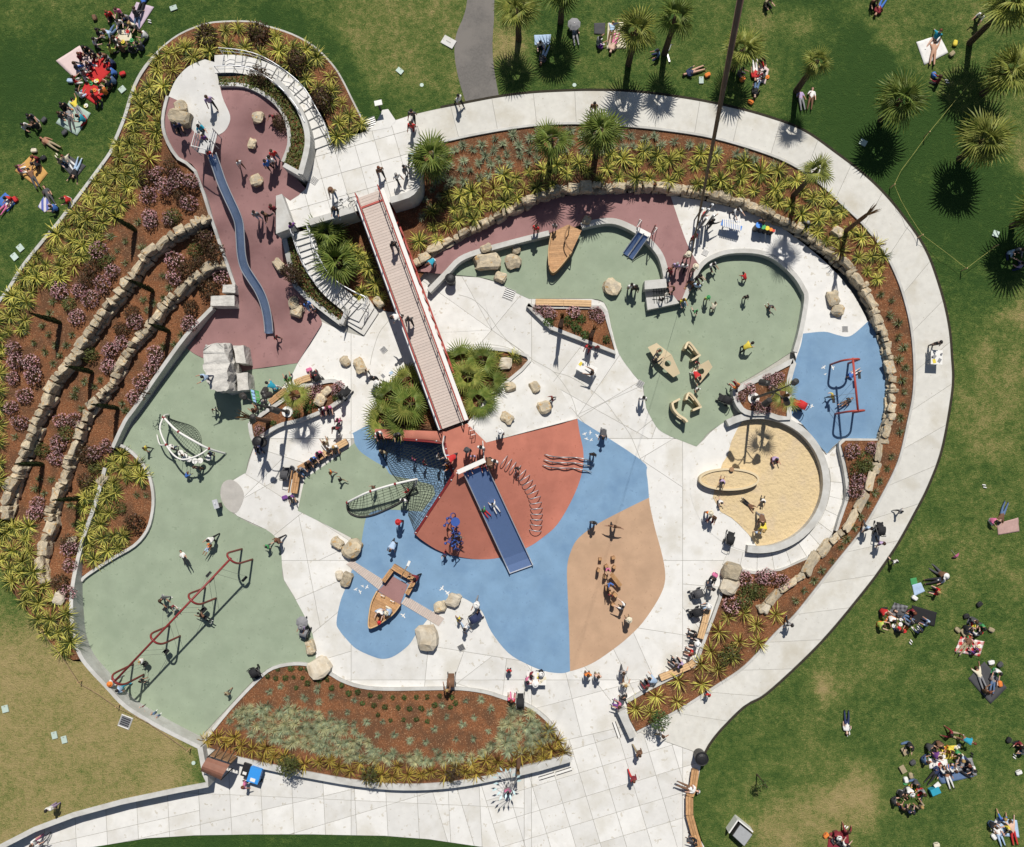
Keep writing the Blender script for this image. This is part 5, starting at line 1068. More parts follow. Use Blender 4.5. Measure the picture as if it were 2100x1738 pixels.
# ---- row of steel hoops
HP = smooth([(1033, 946), (1043, 953), (1056, 962), (1068, 971), (1076, 982), (1083, 994), (1090, 1006), (1095, 1018), (1098, 1032), (1100, 1046), (1100, 1060), (1099, 1076), (1097, 1092)], 3)
hr = resample(HP, 11.2); t = empty('hoop_tunnel', P(1080, 1010, 0), 0, 'curved row of steel hoops on the red mound', 'climbing hoops')
for i, (x, y) in enumerate(hr):
    nx = hr[min(len(hr)-1, i+1)]; pv = hr[max(0, i-1)]; z = cone(x, y)
    d = P(*nx, z)-P(*pv, z); d.normalize(); s_ = Vector((-d.y, d.x, 0)); c = P(x, y, z)
    child(MB().tube([c+s_*.42*cos(pi*k/10)+Vector((0, 0, .62*sin(pi*k/10)-.02)) for k in range(11)], .028, 6), 'hoop', M['steel'], t, True)
# ---- three wavy rails
t = empty('wavy_rails', P(1165, 945, 0), 0, 'three wavy steel rails lying side by side on the red mound', 'balance rails')
for j in range(3):
    pts = []
    for i in range(17):
        k = i/16; x = 1116-2*j+102*k; y = 932+11*j+14*k+2.2*sin(k*pi*2.2); z = cone(x, y)+.10+.16*sin(k*pi*3.2)**2+.05; pts.append(P(x, y, z))
    child(MB().tube(pts, [.02]+[.042]*15+[.015], 7), 'rail', M['steel_dull'], t, True)
    for i in (3, 8, 13): q = pts[i]; child(MB().tube([q, (q.x, q.y, cone(1116+102*i/16, 940)-.1)], .03, 5), 'post', M['steel_dull'], t)
# ---- blue stalk climber
t = empty('stalk_climber', P(932, 1100, 0), 0, 'climber of curling blue stalks with ball ends on the red mound', 'climber')
rs = random.Random(4)
for i, (x, y) in enumerate([(932, 1062), (926, 1072), (940, 1082), (930, 1092), (944, 1096), (936, 1106), (928, 1112), (942, 1116), (934, 1124)]):
    z = cone(x, y); h = rs.uniform(1.0, 1.9); a0 = rs.uniform(0, 6.28); c = P(x, y, z)
    pts = [c+Vector((.35*sin(k*.5)*cos(a0+k*.35), .35*sin(k*.5)*sin(a0+k*.35), h*k/6)) for k in range(7)]
    pts += [pts[-1]+Vector((.2*cos(a0+2), .2*sin(a0+2), -.08)), pts[-1]+Vector((.34*cos(a0+2.6), .34*sin(a0+2.6), -.3))]
    sk_ = child(MB().tube(pts, .035, 6), 'stalk', M['paint_indigo'], t, True); MB().ball(pts[-1], .10, 8, 6).build('knob', M['paint_indigo'], sk_, True)
child(MB().cyl(P(938, 1068, cone(938, 1068))+Vector((0, 0, 1.4)), .30, .10, 14), 'seat_disc', M['paint_indigo'], t)
child(MB().tube([P(938, 1068, 1), P(938, 1068, 1)+Vector((0, 0, 1.6))], .04, 6), 'post', M['dark_metal'], t)
# ---- arched net climbers
def arch_climber(t, mains, nets, discs, nodes):
    for pts, r in mains: child(MB().tube(pts, r, 8), 'arch_tube', M['paint_white'], t, True)
    for q in nodes: child(MB().ball(q, .11, 8, 6), 'joint', M['paint_dred'], t, True)
    for mb in nets: child(mb, 'rope_mesh', M['rope'], t)
    for q, g in discs:
        ds = child(MB().cyl(q, .20, .05, 14), 'disc', M['paint_white'], t); MB().tube([q, q+Vector((0, 0, g))], .012, 4).tube([q, (q.x, q.y, .02)], .012, 4).build('rope', M['rope'], ds)
t = empty('net_climber', P(395, 905, 0), 0, 'white arched climber with a slack net and hanging discs on green rubber', 'climber')
ma = smooth([(*P(346, 851, .0),), (*P(336, 855, 1.3),), (*P(350, 872, 1.75),), (*P(366, 886, 1.9),), (*P(398, 905, 1.95),), (*P(428, 920.5, 1.5),), (*P(463.5, 931, .0),)], 5)
mb_ = smooth([(*P(335, 856, 1.3),), (*P(328, 880, 1.5),), (*P(340.8, 912.8, 1.75),), (*P(359, 936, 1.9),), (*P(378.5, 942.8, 1.95),), (*P(407.5, 934, 1.85),), (*P(427, 921, 1.5),)], 5)
mg = smooth([(*P(341, 913, 1.75),), (*P(328, 912, 1.0),), (*P(322, 892, 0.0),)], 4)
def net1(u, v):
    i = int((.12+.66*u)*(len(ma)-1)); A = Vector(ma[i]); gx, gy = 350+60*u+26*sin(pi*u), 862+76*u-16*sin(pi*u)
    B = P(gx, gy, .05); return A.lerp(B, v)-Vector((0, 0, .25*sin(pi*v)))
arch_climber(t, [(ma, .075), (mb_, .06), (mg, .05)], [netmesh(net1, 20, 8, .012)], [(P(351, 917, .9), .8), (P(371, 929, .6), 1.3), (P(379, 936, .7), 1.2), (P(400, 946, .9), .9), (P(411, 945, .7), 1.1), (P(428, 939, .5), .9), (P(388, 942, .5), 1.4)], [Vector(ma[6]), Vector(ma[15]), Vector(ma[25]), Vector(mb_[10]), Vector(mb_[0])])
t = empty('net_climber', P(780, 1015, 0), 0, 'white tube climber with a round web of dark rope beside the corner net', 'climber')
zc = 1.55; pA, pB, pC = P(712, 1031, .9), P(760, 1008, 1.75), P(855, 983, 1.5)
tb = smooth([tuple(pA), tuple(P(735, 1019, 1.5)), tuple(pB), tuple(P(810, 993, 1.8)), tuple(pC)], 4)
gl = smooth([(711, 1032), (713, 1046), (722, 1055), (740, 1060), (765, 1056), (790, 1046), (818, 1032), (838, 1015), (852, 990)], 4)
def net2(u, v):
    A = Vector(tb[min(len(tb)-1, int(u*(len(tb)-1)))]); k = u*(len(gl)-1); i = min(len(gl)-2, int(k)); g = gl[i]
    return A.lerp(P(g[0], g[1], .15), v)-Vector((0, 0, .15*sin(pi*v)))
arch_climber(t, [(tb, .075), ([tuple(pC), tuple(P(853, 992, .7)), tuple(P(848, 1003, -.05))], .06), ([tuple(pA), tuple(P(714, 1036, -.05))], .06)], [netmesh(net2, 26, 8, .015)], [], [Vector(tb[0]), pB, Vector(tb[12])])
child(MB().tube([P(x, y, .12) for x, y in gl], .06, 6), 'base_tube', M['dark_metal'], t)
# ---- swings
def swing(t, arches, h, wid, mat, seats, chain=True):
    tops = []
    d0 = (P(*arches[-1], 0)-P(*arches[0], 0)).normalized(); s_ = Vector((-d0.y, d0.x, 0))
    for x, y in arches:
        z0 = gz(x, y); c = P(x, y, z0); w = wid/2
        pts = [c+s_*w, c+s_*w*1.0+Vector((0, 0, h*.5)), c+s_*w*.95+Vector((0, 0, h*.82)), c+s_*w*.55+Vector((0, 0, h*.97)), c+Vector((0, 0, h)), c-s_*w*.55+Vector((0, 0, h*.97)), c-s_*w*.95+Vector((0, 0, h*.82)), c-s_*w+Vector((0, 0, h*.5)), c-s_*w]
        child(MB().tube([tuple(q) for q in smooth([tuple(p) for p in pts], 3)], .072, 7), 'frame_arch', M[mat], t, True); tops.append(c+Vector((0, 0, h)))
    child(MB().tube([tops[0]-d0*.1, tops[-1]+d0*.1], .072, 7), 'top_beam', M[mat], t, True)
    A, B = tops[0], tops[-1]
    for k, sw, kind in seats:
        p = A.lerp(B, k); Ls = h-.55; off = s_*sin(radians(sw))*Ls-Vector((0, 0, cos(radians(sw))*Ls)); q = p+off
        m = MB(); cm = MB()
        for e in (-.22, .22): cm.tube([p+d0*e, q+d0*e], .010, 4)
        sb = Matrix((d0, s_, d0.cross(s_))).transposed()
        if kind == 'flat': m.box(q, (.46, .18, .03), M=sb)
        else: m.box(q, (.36, .26, .04), M=sb).box(q-s_*.13+Vector((0, 0, .12)), (.36, .03, .24), M=sb).box(q+s_*.13+Vector((0, 0, .12)), (.36, .03, .24), M=sb)
        so_ = child(m, 'swing_seat', M['black'], t); cm.build('chain', M['steel_dull'], so_)
SWA = [(507, 1137), (432, 1216.6), (358.5, 1294), (284, 1373)]
t = empty('swing_set', P(395, 1255, 0), 0, 'long dark red swing set with four narrow arches on the left green rubber', 'swing set')
swing(t, SWA, 3.3, 1.02, 'paint_dred', [(.10, 25, 'flat'), (.24, -18, 'flat'), (.42, 12, 'tub'), (.57, -30, 'flat'), (.77, 14, 'tub'), (.92, 4, 'tub')])
t = empty('swing_set', P(1725, 800, 0), 0, 'short red two-arch swing set on the right blue rubber', 'swing set')
swing(t, [(1721, 747), (1731, 848)], 2.45, 1.2, 'paint_red', [(.28, 30, 'flat'), (.72, -28, 'flat')])
# ---- boats
def plank_poly(t, poly, z, ang, pw, mat, th=.05, name='plank'):
    """fill a grid polygon with planks running at grid angle ang"""
    c, s = cos(radians(ang)), sin(radians(ang)); cs = [(-s*x+c*y) for x, y in poly]; k = min(cs)
    bm = bmesh.new(); bm.faces.new([bm.verts.new((x, y, 0)) for x, y in poly])
    cuts = []
    while k < max(cs):
        k += pw; bmesh.ops.bisect_plane(bm, geom=bm.verts[:]+bm.edges[:]+bm.faces[:], plane_co=(-s*k, c*k, 0), plane_no=(-s, c, 0), dist=.01)
    for f in bm.faces:
        q = [(v.co.x, v.co.y) for v in f.verts]; cx = sum(p[0] for p in q)/len(q); cy = sum(p[1] for p in q)/len(q)
        q = [(cx+(x-cx)*.985-(-s)*0, cy+(y-cy)*.96) for x, y in q]
        w = [P(x, y, z).to_2d() for x, y in q]; child(MB().prism(w, z-th, z), name, M[mat], t)
    bm.free()
t = empty('play_boat', P(805, 1220, 0), 0, 'timber play boat with bow deck and U-shaped stern bench on blue rubber', 'play boat')
bow = [(773, 1213), (797, 1226), (820.5, 1241), (808, 1258), (790, 1272), (772, 1284), (759, 1289), (755.5, 1284), (757, 1262), (762, 1236)]
plank_poly(t, bow, .50, 28, 5.2, 'wood')
for pl_ in ([(773, 1213), (762, 1236), (757, 1262), (755.5, 1284), (759, 1289)], [(820.5, 1241), (808, 1258), (790, 1272), (772, 1284), (759, 1289)]):
    s3 = [tuple(P(x, y, .62)) for x, y in smooth(pl_, 4)]
    child(MB().tube(s3, .05, 6), 'gunwale', M['wood_pale'], t, True)
    o = wallstrip('hull_side', smooth(pl_, 4), .06, .58, .0, M['wood_dark'], t); o.matrix_parent_inverse = Matrix.Translation(-t.location)
fl = MB().prism([P(x, y, .06).to_2d() for x, y in ((805, 1182), (836, 1200), (820, 1241), (775, 1212))], .0, .06); child(fl, 'floor', M['rub_maroon'], t)
for (p0, p1, w, nm) in (((805, 1162), (851, 1190), .42, 'stern_bench'), ((803, 1170), (786, 1193), .34, 'side_bench'), ((848, 1194), (834, 1219), .34, 'side_bench')):
    A, B = P(*p0, .5), P(*p1, .5); d = (B-A).normalized(); s_ = Vector((-d.y, d.x, 0))
    sb = child(MB().bar(A-Vector((0, 0, .26)), B-Vector((0, 0, .26)), w*.8, .46), nm, M['wood_dark'], t)
    for k in (-1, 0, 1): child(MB().bar(A+s_*k*w*.31, B+s_*k*w*.31, w*.28, .05), 'slat', M['wood'], t)
child(MB().tube([P(822, 1186, .4), P(828, 1173, 1.5), P(836, 1160, 1.9)], [.035, .035, .03], 6), 'tiller', M['wood_pale'], t); child(MB().box(P(838, 1156, 1.95), (.16, .36, .05), rz=-.4), 'oar_blade', M['paint_white'], t)
for p0 in ((786, 1221), (806, 1232)): q = P(*p0, .5); child(MB().tube([q+Vector((-.12, .05, 0)), q+Vector((-.12, .05, .3)), q+Vector((.12, -.05, .3)), q+Vector((.12, -.05, 0))], .02, 6), 'handle', M['steel'], t)
def gangway(poly, label, n):
    t = empty('gangway', P(*poly[0], 0), 0, label, 'gangway'); (a_, b_, c_, d_) = poly
    for i in range(n):
        k0, k1 = i/n, (i+.9)/n; L = lambda p, q, k: (p[0]+(q[0]-p[0])*k, p[1]+(q[1]-p[1])*k)
        q = [P(*L(a_, b_, k0), .05).to_2d(), P(*L(a_, b_, k1), .05).to_2d(), P(*L(d_, c_, k1), .05).to_2d(), P(*L(d_, c_, k0), .05).to_2d()]
        child(MB().prism(q, .0, .055), 'board', M['deck_board'], t)
gangway([(723, 1150), (789.7, 1192), (777, 1210), (710, 1157)], 'pale board gangway from the plaza to the left of the play boat', 20)
gangway([(833, 1223), (911, 1269), (900, 1284.5), (823, 1238)], 'pale board gangway right of the play boat', 22)
t = empty('plank_boat', P(1150, 510, 0), 0, 'plank-decked boat prow jutting from the maroon path over green rubber', 'play boat')
dk = [(1131, 478), (1150, 468), (1165, 461), (1193, 473), (1183, 495), (1173.5, 515.5), (1155, 540), (1138, 557), (1130, 557), (1126, 545), (1125, 513)]
plank_poly(t, dk, .72, -4, 4.0, 'wood')
for pl_ in ([(1131, 478), (1125, 513), (1126, 545), (1131, 558)], [(1173.5, 515.5), (1155, 540), (1138, 558), (1131, 558)]):
    o = wallstrip('hull_side', smooth(pl_, 4), .07, .82, .0, M['wood_dark'], t); o.matrix_parent_inverse = Matrix.Translation(-t.location)
    child(MB().tube([tuple(P(x, y, .98)) for x, y in smooth(pl_, 4)], .045, 6), 'gunwale', M['wood_pale'], t, True)
child(MB().tube([tuple(P(x, y, 1.45)) for x, y in smooth([(1168, 462), (1160, 478), (1159, 494), (1165, 507), (1174, 516)], 4)], .04, 6), 'hand_rail', M['wood_dark'], t, True)
for x, y in ((1168, 462), (1160, 486), (1174, 516), (1126, 545)): child(MB().tube([P(x, y, .6), P(x, y, 1.45)], .035, 6), 'post', M['wood_dark'], t)
# ---- double slide
t = empty('double_slide', P(1304, 503, 0), 0, 'short twin-lane steel slide off the maroon path', 'slide')
q = [(1309, 474.5), (1331, 486), (1297.7, 533), (1277, 519)]
def lerp2(a_, b_, k): return (a_[0]+(b_[0]-a_[0])*k, a_[1]+(b_[1]-a_[1])*k)
for ln in (0, 1):
    rows = []
    for i in range(9):
        k = i/8; z = 1.15*(1-k)**1.15+.14; L_, R_2 = lerp2(q[0], q[3], k), lerp2(q[1], q[2], k)
        rows.append((P(*lerp2(L_, R_2, ln*.5+.02), z), P(*lerp2(L_, R_2, ln*.5+.48), z)))
    vs = [p for r in rows for p in r]; child(MB().add(vs, [(i*2, i*2+2, i*2+3, i*2+1) for i in range(8)]), 'chute', M['slide_steel'], t)
    for k in (0, 1): child(MB().tube([r[k]+Vector((0, 0, .12)) for r in rows], .03, 6), 'side_rail', M['steel'], t)
child(MB().bar(P(1307, 470, 1.3), P(1334, 484, 1.3), .30, .06), 'top_deck', M['paint_white'], t)
for x, y in ((1306, 466), (1338, 482)):
    child(MB().tube([P(x, y, .5), P(x, y, .5)+Vector((0, 0, 1.75))], .035, 6), 'post', M['paint_white'], t); child(MB().tube([P(x, y, 2.2), P(x+10, y-14, 2.2), P(x+10, y-14, .5)], .022, 6), 'guard_rail', M['paint_white'], t)
child(MB().tube([P(1332, 487, .5), P(1332, 487, 0.0)+Vector((0, 0, 3.0))], .05, 7), 'mast', M['paint_dred'], t)
# ---- rope climbing block
t = empty('climbing_block', P(1350, 605, 0), 0, 'grey stepped concrete climbing block with hanging ropes', 'climbing block')
for poly, z in (([(1322, 576), (1366, 572), (1368, 590), (1322, 594)], 1.05), ([(1325, 611), (1381, 606), (1393, 622), (1328, 636)], .62), ([(1322, 594), (1368, 590), (1372, 607), (1325, 611)], .28)):
    child(MB().prism([P(x, y, z).to_2d() for x, y in poly], 0, z), 'block', M['concrete_wall'], t)
for i in range(6):
    x = 1340+i*5.5; child(MB().tube([P(x, 592, 1.02), P(x+1, 601, .45), P(x+1, 610, .65), P(x+2, 622, .66)], .02, 5), 'rope', M['rope'], t)
for j in range(3): child(MB().tube([P(1338, 598+j*8, .62+.03*j), P(1352, 599+j*8, .60), P(1371, 596+j*8, .64)], .018, 5), 'cross_rope', M['rope'], t)
# ---- tan climbing panels
def panel(t, poly3, holes, th=.12):
    """tilted solid panel (grid x, y, z corners) with round holes cut"""
    pts = [P(*p) for p in poly3]; c = sum(pts, Vector())/len(pts)
    n_ = Vector();
    for i in range(len(pts)): n_ += (pts[i]-c).cross(pts[(i+1) % len(pts)]-c)
    n_.normalize();
    if n_.z < 0: n_ = -n_
    u = (pts[0]-c); u -= n_*u.dot(n_); u.normalize(); w = n_.cross(u)
    out = [Vector(((p-c).dot(u), (p-c).dot(w))) for p in pts]; ed = [(i, (i+1) % len(out)) for i in range(len(out))]; allp = out[:]; hc = []
    for hx, hy, hr_ in holes:
        f = P(hx, hy, c.z); h = Vector(((f-c).dot(u), (f-c).dot(w))); b0 = len(allp); hc.append((h, hr_)); allp += [h+Vector((cos(k*pi/6), sin(k*pi/6)))*hr_ for k in range(12)]; ed += [(b0+k, b0+(k+1) % 12) for k in range(12)]
    vs, es, fs, *_ = delaunay_2d_cdt(allp, ed, [], 0, 1e-4); P2 = [(v.x, v.y) for v in out]
    keep = []
    for f in fs:
        m_ = sum((vs[i] for i in f), Vector((0, 0)))/3
        if inpoly(m_.x, m_.y, P2) and all((m_-h).length > r_*.93 for h, r_ in hc): keep.append(f)
    top_ = [c+u*v.x+w*v.y for v in vs]; bot_ = [p-n_*th for p in top_]; nV = len(vs); F = [tuple(f) for f in keep]+[tuple(i+nV for i in f[::-1]) for f in keep]
    cnt = {}
    for f in keep:
        for i in range(3): e = (f[i], f[(i+1) % 3]); cnt[e] = 1
    for (i, j) in list(cnt):
        if (j, i) not in cnt: F.append((j, i, i+nV, j+nV))
    return child(MB().add(top_+bot_, F), 'panel', M['tan_panel'], t)
def cwall(t, pl, h0, h1, th=.14, hole=None):
    """curved standing panel; hole = (start, end) shares of its length opened from .3 to .7 of the height"""
    s = smooth(pl, 5); n = len(s); mb = MB(); zt = [h0+(h1-h0)*i/(n-1) for i in range(n)]
    W = [P(x, y, .0) for x, y in s]; vs = []; J = (0, .3, .7, 1)
    for i in range(n):
        d = (W[min(n-1, i+1)]-W[max(0, i-1)]).normalized(); s_ = Vector((-d.y, d.x, 0))*th/2
        for sg in (1, -1):
            for j in J: vs.append(W[i]+s_*sg+Vector((0, 0, zt[i]*j)))
    fs = []
    for i in range(n-1):
        op = hole and hole[0] <= i/(n-1) < hole[1]
        for j in range(3):
            if op and j == 1: continue
            a_ = i*8+j; fs += [(a_, a_+8, a_+9, a_+1), (a_+4, a_+5, a_+13, a_+12)]
        fs.append((i*8+3, i*8+11, i*8+15, i*8+7))
        if op: fs += [(i*8+1, i*8+9, i*8+13, i*8+5), (i*8+2, i*8+6, i*8+14, i*8+10)]
    for i in (0, n-1): fs += [(i*8, i*8+1, i*8+5, i*8+4), (i*8+1, i*8+2, i*8+6, i*8+5), (i*8+2, i*8+3, i*8+7, i*8+6)]
    mb.add(vs, fs); return child(mb, 'panel', M['tan_panel'], t)
pt_ = T(23, 0, 0)
def Z(zx, zy, z): x, y = T(23, zx, zy); return (x, y, z)
t = empty('panel_climber', P(*T(23, 1250, 1210), 0), 0, 'large tan folded climbing panel with two round holes', 'climber')
panel(t, [Z(1120, 1110, .62), Z(1190, 1075, .80), Z(1310, 1168, .86), Z(1195, 1232, .70)], [(*T(23, 1215, 1140), .22)]); panel(t, [Z(1196, 1233, .70), Z(1311, 1169, .86), Z(1380, 1320, .68), Z(1325, 1350, .52)], [(*T(23, 1280, 1240), .22)])
child(MB().tube([P(*T(23, 1200, 1150), .6), P(*T(23, 1200, 1150), 0)], .06, 6).tube([P(*T(23, 1310, 1260), .6), P(*T(23, 1310, 1260), 0)], .06, 6), 'support', M['tan_panel'], t)
t = empty('panel_climber', P(*T(23, 1450, 1110), 0), 0, 'upper curved tan climbing wall with a round hole', 'climber')
cwall(t, TL(23, 1395, 1140, 1420, 1090, 1450, 1105, 1495, 1160, 1515, 1180), 1.15, .75, hole=(.4, .65))
t = empty('panel_climber', P(*T(23, 1490, 1210), 0), 0, 'short straight tan wall beside the upper curved wall', 'climber')
cwall(t, TL(23, 1455, 1225, 1490, 1205, 1525, 1180), .75, .75)
t = empty('panel_climber', P(*T(23, 1550, 1300), 0), 0, 'tilted tan climbing panel with one round hole', 'climber')
panel(t, [Z(1470, 1290, .35), Z(1605, 1212, .8), Z(1637, 1270, .8), Z(1540, 1395, .3)], [(*T(23, 1545, 1303), .22)])
child(MB().tube([P(*T(23, 1590, 1270), .6), P(*T(23, 1590, 1270), 0)], .06, 6), 'support', M['tan_panel'], t)
t = empty('panel_climber', P(*T(23, 1470, 1510), 0), 0, 'middle curved tan climbing wall with a round hole', 'climber')
cwall(t, TL(23, 1405, 1540, 1425, 1490, 1455, 1500, 1505, 1560, 1525, 1590), 1.1, .7, hole=(.4, .65))
t = empty('panel_climber', P(*T(23, 1360, 1640), 0), 0, 'lowest curved tan climbing wall with a round hole', 'climber')
cwall(t, TL(23, 1300, 1560, 1310, 1610, 1350, 1660, 1395, 1690, 1415, 1715), .9, 1.1, hole=(.45, .7))
t = empty('panel_climber', P(*T(23, 1330, 1545), 0), 0, 'short tan wall joined to the top of the lowest curved wall', 'climber')
cwall(t, TL(23, 1305, 1560, 1335, 1545, 1362, 1530), .9, .8)
t = empty('panel_climber', P(*T(23, 1500, 1610), 0), 0, 'short tan wall facing the middle curved wall', 'climber')
cwall(t, TL(23, 1465, 1620, 1500, 1605, 1535, 1590), .7, .7)
# ---- stepping blocks
SB = [(740, 1135, .50, 34, 'squat timber block at the upper left of the stepping group'), (845, 1125, .55, 40, 'timber block at the upper right of the stepping group'), (790, 1190, .45, 40, 'timber block under the child in pink'), (852, 1198, .50, 36, 'timber block right of the child in pink'), (728, 1225, .95, 36, 'tall timber post at the left of the stepping group'), (778, 1275, .7, 40, 'timber block left of the leaning beam'), (795, 1370, .85, 46, 'timber block below the child in blue'), (820, 1405, .8, 36, 'timber block between the two lower ones'), (860, 1420, .7, 48, 'broad timber block at the lower right of the group'), (845, 1500, .80, 38, 'lone tall timber post at the bottom of the stepping group')]
for i, (zx, zy, h, w, l) in enumerate(SB):
    x, y = T(33, zx, zy); c = P(x, y, h); ww = w*.2561/30
    o = empty('stepping_block', (c.x, c.y, 0), .3*i, l, 'timber block', 'timber stepping blocks')
    link('block', MB().prism([(ww*.5*cos(a_), ww*.42*sin(a_)) for a_ in [radians(k) for k in (40, 130, 220, 320)]], 0, h).mesh('block', M['wood_dark']), o); link('top_face', MB().prism([(ww*.48*cos(a_), ww*.40*sin(a_)) for a_ in [radians(k) for k in (40, 130, 220, 320)]], h, h+.03).mesh('top', M['wood']), o)
A_, B_ = P(*T(33, 830, 1255), .75), P(*T(33, 900, 1345), .55)
tag(MB().bar(A_, B_, .28, .28).build('leaning_beam', M['wood']), 'thick leaning timber beam in the stepping group', 'timber beam')
# ---- music corner
t = empty('xylophone', P(1500, 462, .58), 0, 'blue outdoor xylophone with ten white bars', 'xylophone')
child(MB().bar(P(1479, 458, 1.30), P(1521, 469, 1.30), .30, .10), 'frame', M['paint_blue'], t); child(MB().bar(P(1481, 452, 1.32), P(1519, 456, 1.32), .08, .08), 'rear_frame', M['paint_blue'], t)
for i in range(10):
    x = 1484+i*3.7; l0 = .55+.03*i
    child(MB().box(P(x, 457+i*.55, 1.40), (.085, l0, .03), rz=-.05), 'bar', M['paint_white'], t); q = P(x, 462+i*.8, 1.25); child(MB().tube([q, q-Vector((0, 0, .25+.035*i))], .045, 7), 'resonator', M['paint_blue'], t)
for x, y in ((1485, 458), (1515, 464)): child(MB().tube([P(x, y, .55), P(x, y, 1.3)], .05, 7), 'leg', M['dark_metal'], t)
for x, y, r, nm, c, h in ((1556, 462, .21, 'blue', (.05, .25, .75), 1.0), (1565.5, 466, .165, 'green', (.04, .32, .10), .95), (1573.5, 468.6, .15, 'yellow', (.72, .58, .03), .9), (1581, 471.5, .125, 'orange', (.72, .22, .03), .86), (1586.5, 474, .10, 'red', (.62, .05, .03), .84)):
    p = P(x, y, .58+h); o = empty('tuned_drum', (p.x, p.y, .58), 0, f'{nm}-topped upright drum in the row of five tuned drums', 'drum', 'five tuned drums')
    link('drum_body', MB().cyl((0, 0, 0), r*.94, h, 14).mesh('drum_body', M['dark_metal']), o); link('drum_head', MB().cyl((0, 0, h), r, .05, 14).mesh('drum_head', nmat('drum_'+nm, c, .4, var=.04)), o)
for i, (x, y, h, l) in enumerate(((1424, 432, 2.6, 'leftmost tall chime pole in the music corner'), (1434, 436, 2.9, 'second chime pole from the left'), (1441, 428, 3.0, 'chime pole beside the child in red'), (1447, 444, 2.4, 'chime pole nearest the adult in black'), (1431, 452, 2.7, 'lowest chime pole at the maroon edge'))):
    p = P(x, y+20, .58); o = empty('chime_pole', p, 0, l, 'chime', 'tall chime poles')
    link('pole', MB().tube([(0, 0, -.1), (0, 0, h)], .05, 7).mesh('pole', M['dark_metal']), o); link('tube', MB().tube([(.09, .05, h*.35), (.09, .05, h*.95)], .06, 8).mesh('tube', M['steel']), o); link('cap', MB().ball((0, 0, h), .07, 8, 5).mesh('cap', M['steel']), o)
# ---- sand table, rock tower, stone blocks
x, y = T(33, 1773, 495); t = empty('sand_table', P(x, y, 0), 0, 'raised oval sand tray with a pale rim on the sand pit edge', 'sand table')
q = [(x+60*cos(a_*pi/20), y+21*sin(a_*pi/20)) for a_ in range(40)]; wallstrip('rim', q, .14, .62, .02, M['tan_panel'], t, closed=True).matrix_parent_inverse = Matrix.Translation(-t.location)
child(MB().prism([P(a_, b_, .5).to_2d() for a_, b_ in q], .05, .52), 'tray_fill', M['sand'], t)
child(MB().cyl(P(*T(33, 1790, 415), .6), .16, .14, 8), 'pump', M['wood_dark'], t)
t = empty('rock_tower', P(470, 755, 0), 0, 'white limestone climbing rock with split brick-faced slabs', 'climbing rock')
def rockprism(poly, z0, z1, name, mat, seed, k=.10, tilt=0.0):
    bm = bmesh.new(); W = [P(x, y, z1) for x, y in poly]
    b_ = [bm.verts.new((p.x, p.y, z0)) for p in W]; u_ = [bm.verts.new((p.x, p.y, z1+tilt*i)) for i, p in enumerate(W)]
    A = sum(W[i].x*W[(i+1) % len(W)].y-W[(i+1) % len(W)].x*W[i].y for i in range(len(W)))
    n_ = len(W); fs = [bm.faces.new(u_ if A > 0 else u_[::-1])]
    for i in range(n_): f = (b_[i], b_[(i+1) % n_], u_[(i+1) % n_], u_[i]); bm.faces.new(f if A > 0 else f[::-1])
    bmesh.ops.subdivide_edges(bm, edges=bm.edges[:], cuts=5, use_grid_fill=True); bmesh.ops.triangulate(bm, faces=bm.faces)
    for v in bm.verts:
        w = v.co*1.6+Vector((seed, seed, seed)); v.co += noise.noise_vector(w)*k+noise.noise_vector(w*3)*k*.5
    me = bpy.data.meshes.new(name); bm.to_mesh(me); bm.free(); me.materials.append(mat); o = link(name, me, t); o.matrix_parent_inverse = Matrix.Translation(-t.location); return o
rockprism([(425, 704), (462, 702), (466, 745), (470, 800), (445, 803), (430, 797), (422, 785), (414, 732)], 0, 2.7, 'main_rock', M['limestone'], 1, .22)
rockprism([(478, 708), (499, 708), (504, 745), (484, 744)], 0, 1.55, 'side_slab', M['limestone'], 4, .06)
rockprism([(485, 765), (507, 765), (511, 800), (488, 802)], 0, 1.35, 'side_slab', M['limestone'], 6, .06)
for x, y, w, d, l in ((469, 592, .85, .55, 'upper white stone block at the end of the retaining wall'), (456, 617, 1.6, .72, 'lower white stone block at the end of the retaining wall')):
    t = empty('stone_block', P(x, y, gz(x, y)), 0, l, 'stone block'); z = gz(x, y)
    rockprism([(x-w*15, y-d*14), (x+w*15, y-d*15), (x+w*15.5, y+d*15), (x-w*15, y+d*15)], z-.4, z+.75, 'block', M['limestone'], w*9, .04)
# ================================================================== furniture and fittings
def bench(name, pl, z, w, label, back=None, cat='bench', mat='wood', z0=None, nsl=3):
    """slatted timber bench along a grid polyline"""
    z0 = z-.42 if z0 is None else z0
    t = empty(name, P(*pl[0], z0), 0, label, cat)
    for (a, b) in zip(pl, pl[1:]):
        A, B = P(*a, z), P(*b, z); d = (B-A).normalized(); s_ = Vector((-d.y, d.x, 0))
        for k in range(nsl): child(MB().bar(A+s_*(k-(nsl-1)/2)*w/nsl+d*.01, B+s_*(k-(nsl-1)/2)*w/nsl-d*.01, w/nsl*.9, .06), 'slat', M[mat], t)
        child(MB().bar(A-Vector((0, 0, .2)), B-Vector((0, 0, .2)), w*.75, .3), 'base', M['wood_dark'], t)
        if back: child(MB().bar(A+s_*back*w*.55+Vector((0, 0, .32)), B+s_*back*w*.55+Vector((0, 0, .32)), .05, .22), 'backrest', M[mat], t)
    return t
bench('timber_bench', [(602.5, 1012), (606, 990), (610, 966)], .46, .48, 'timber bench running down the left edge of the small green rubber', back=1)
bench('timber_bench', [(612, 963), (642, 946), (664, 932)], .46, .46, 'timber bench full of people along the small green rubber')
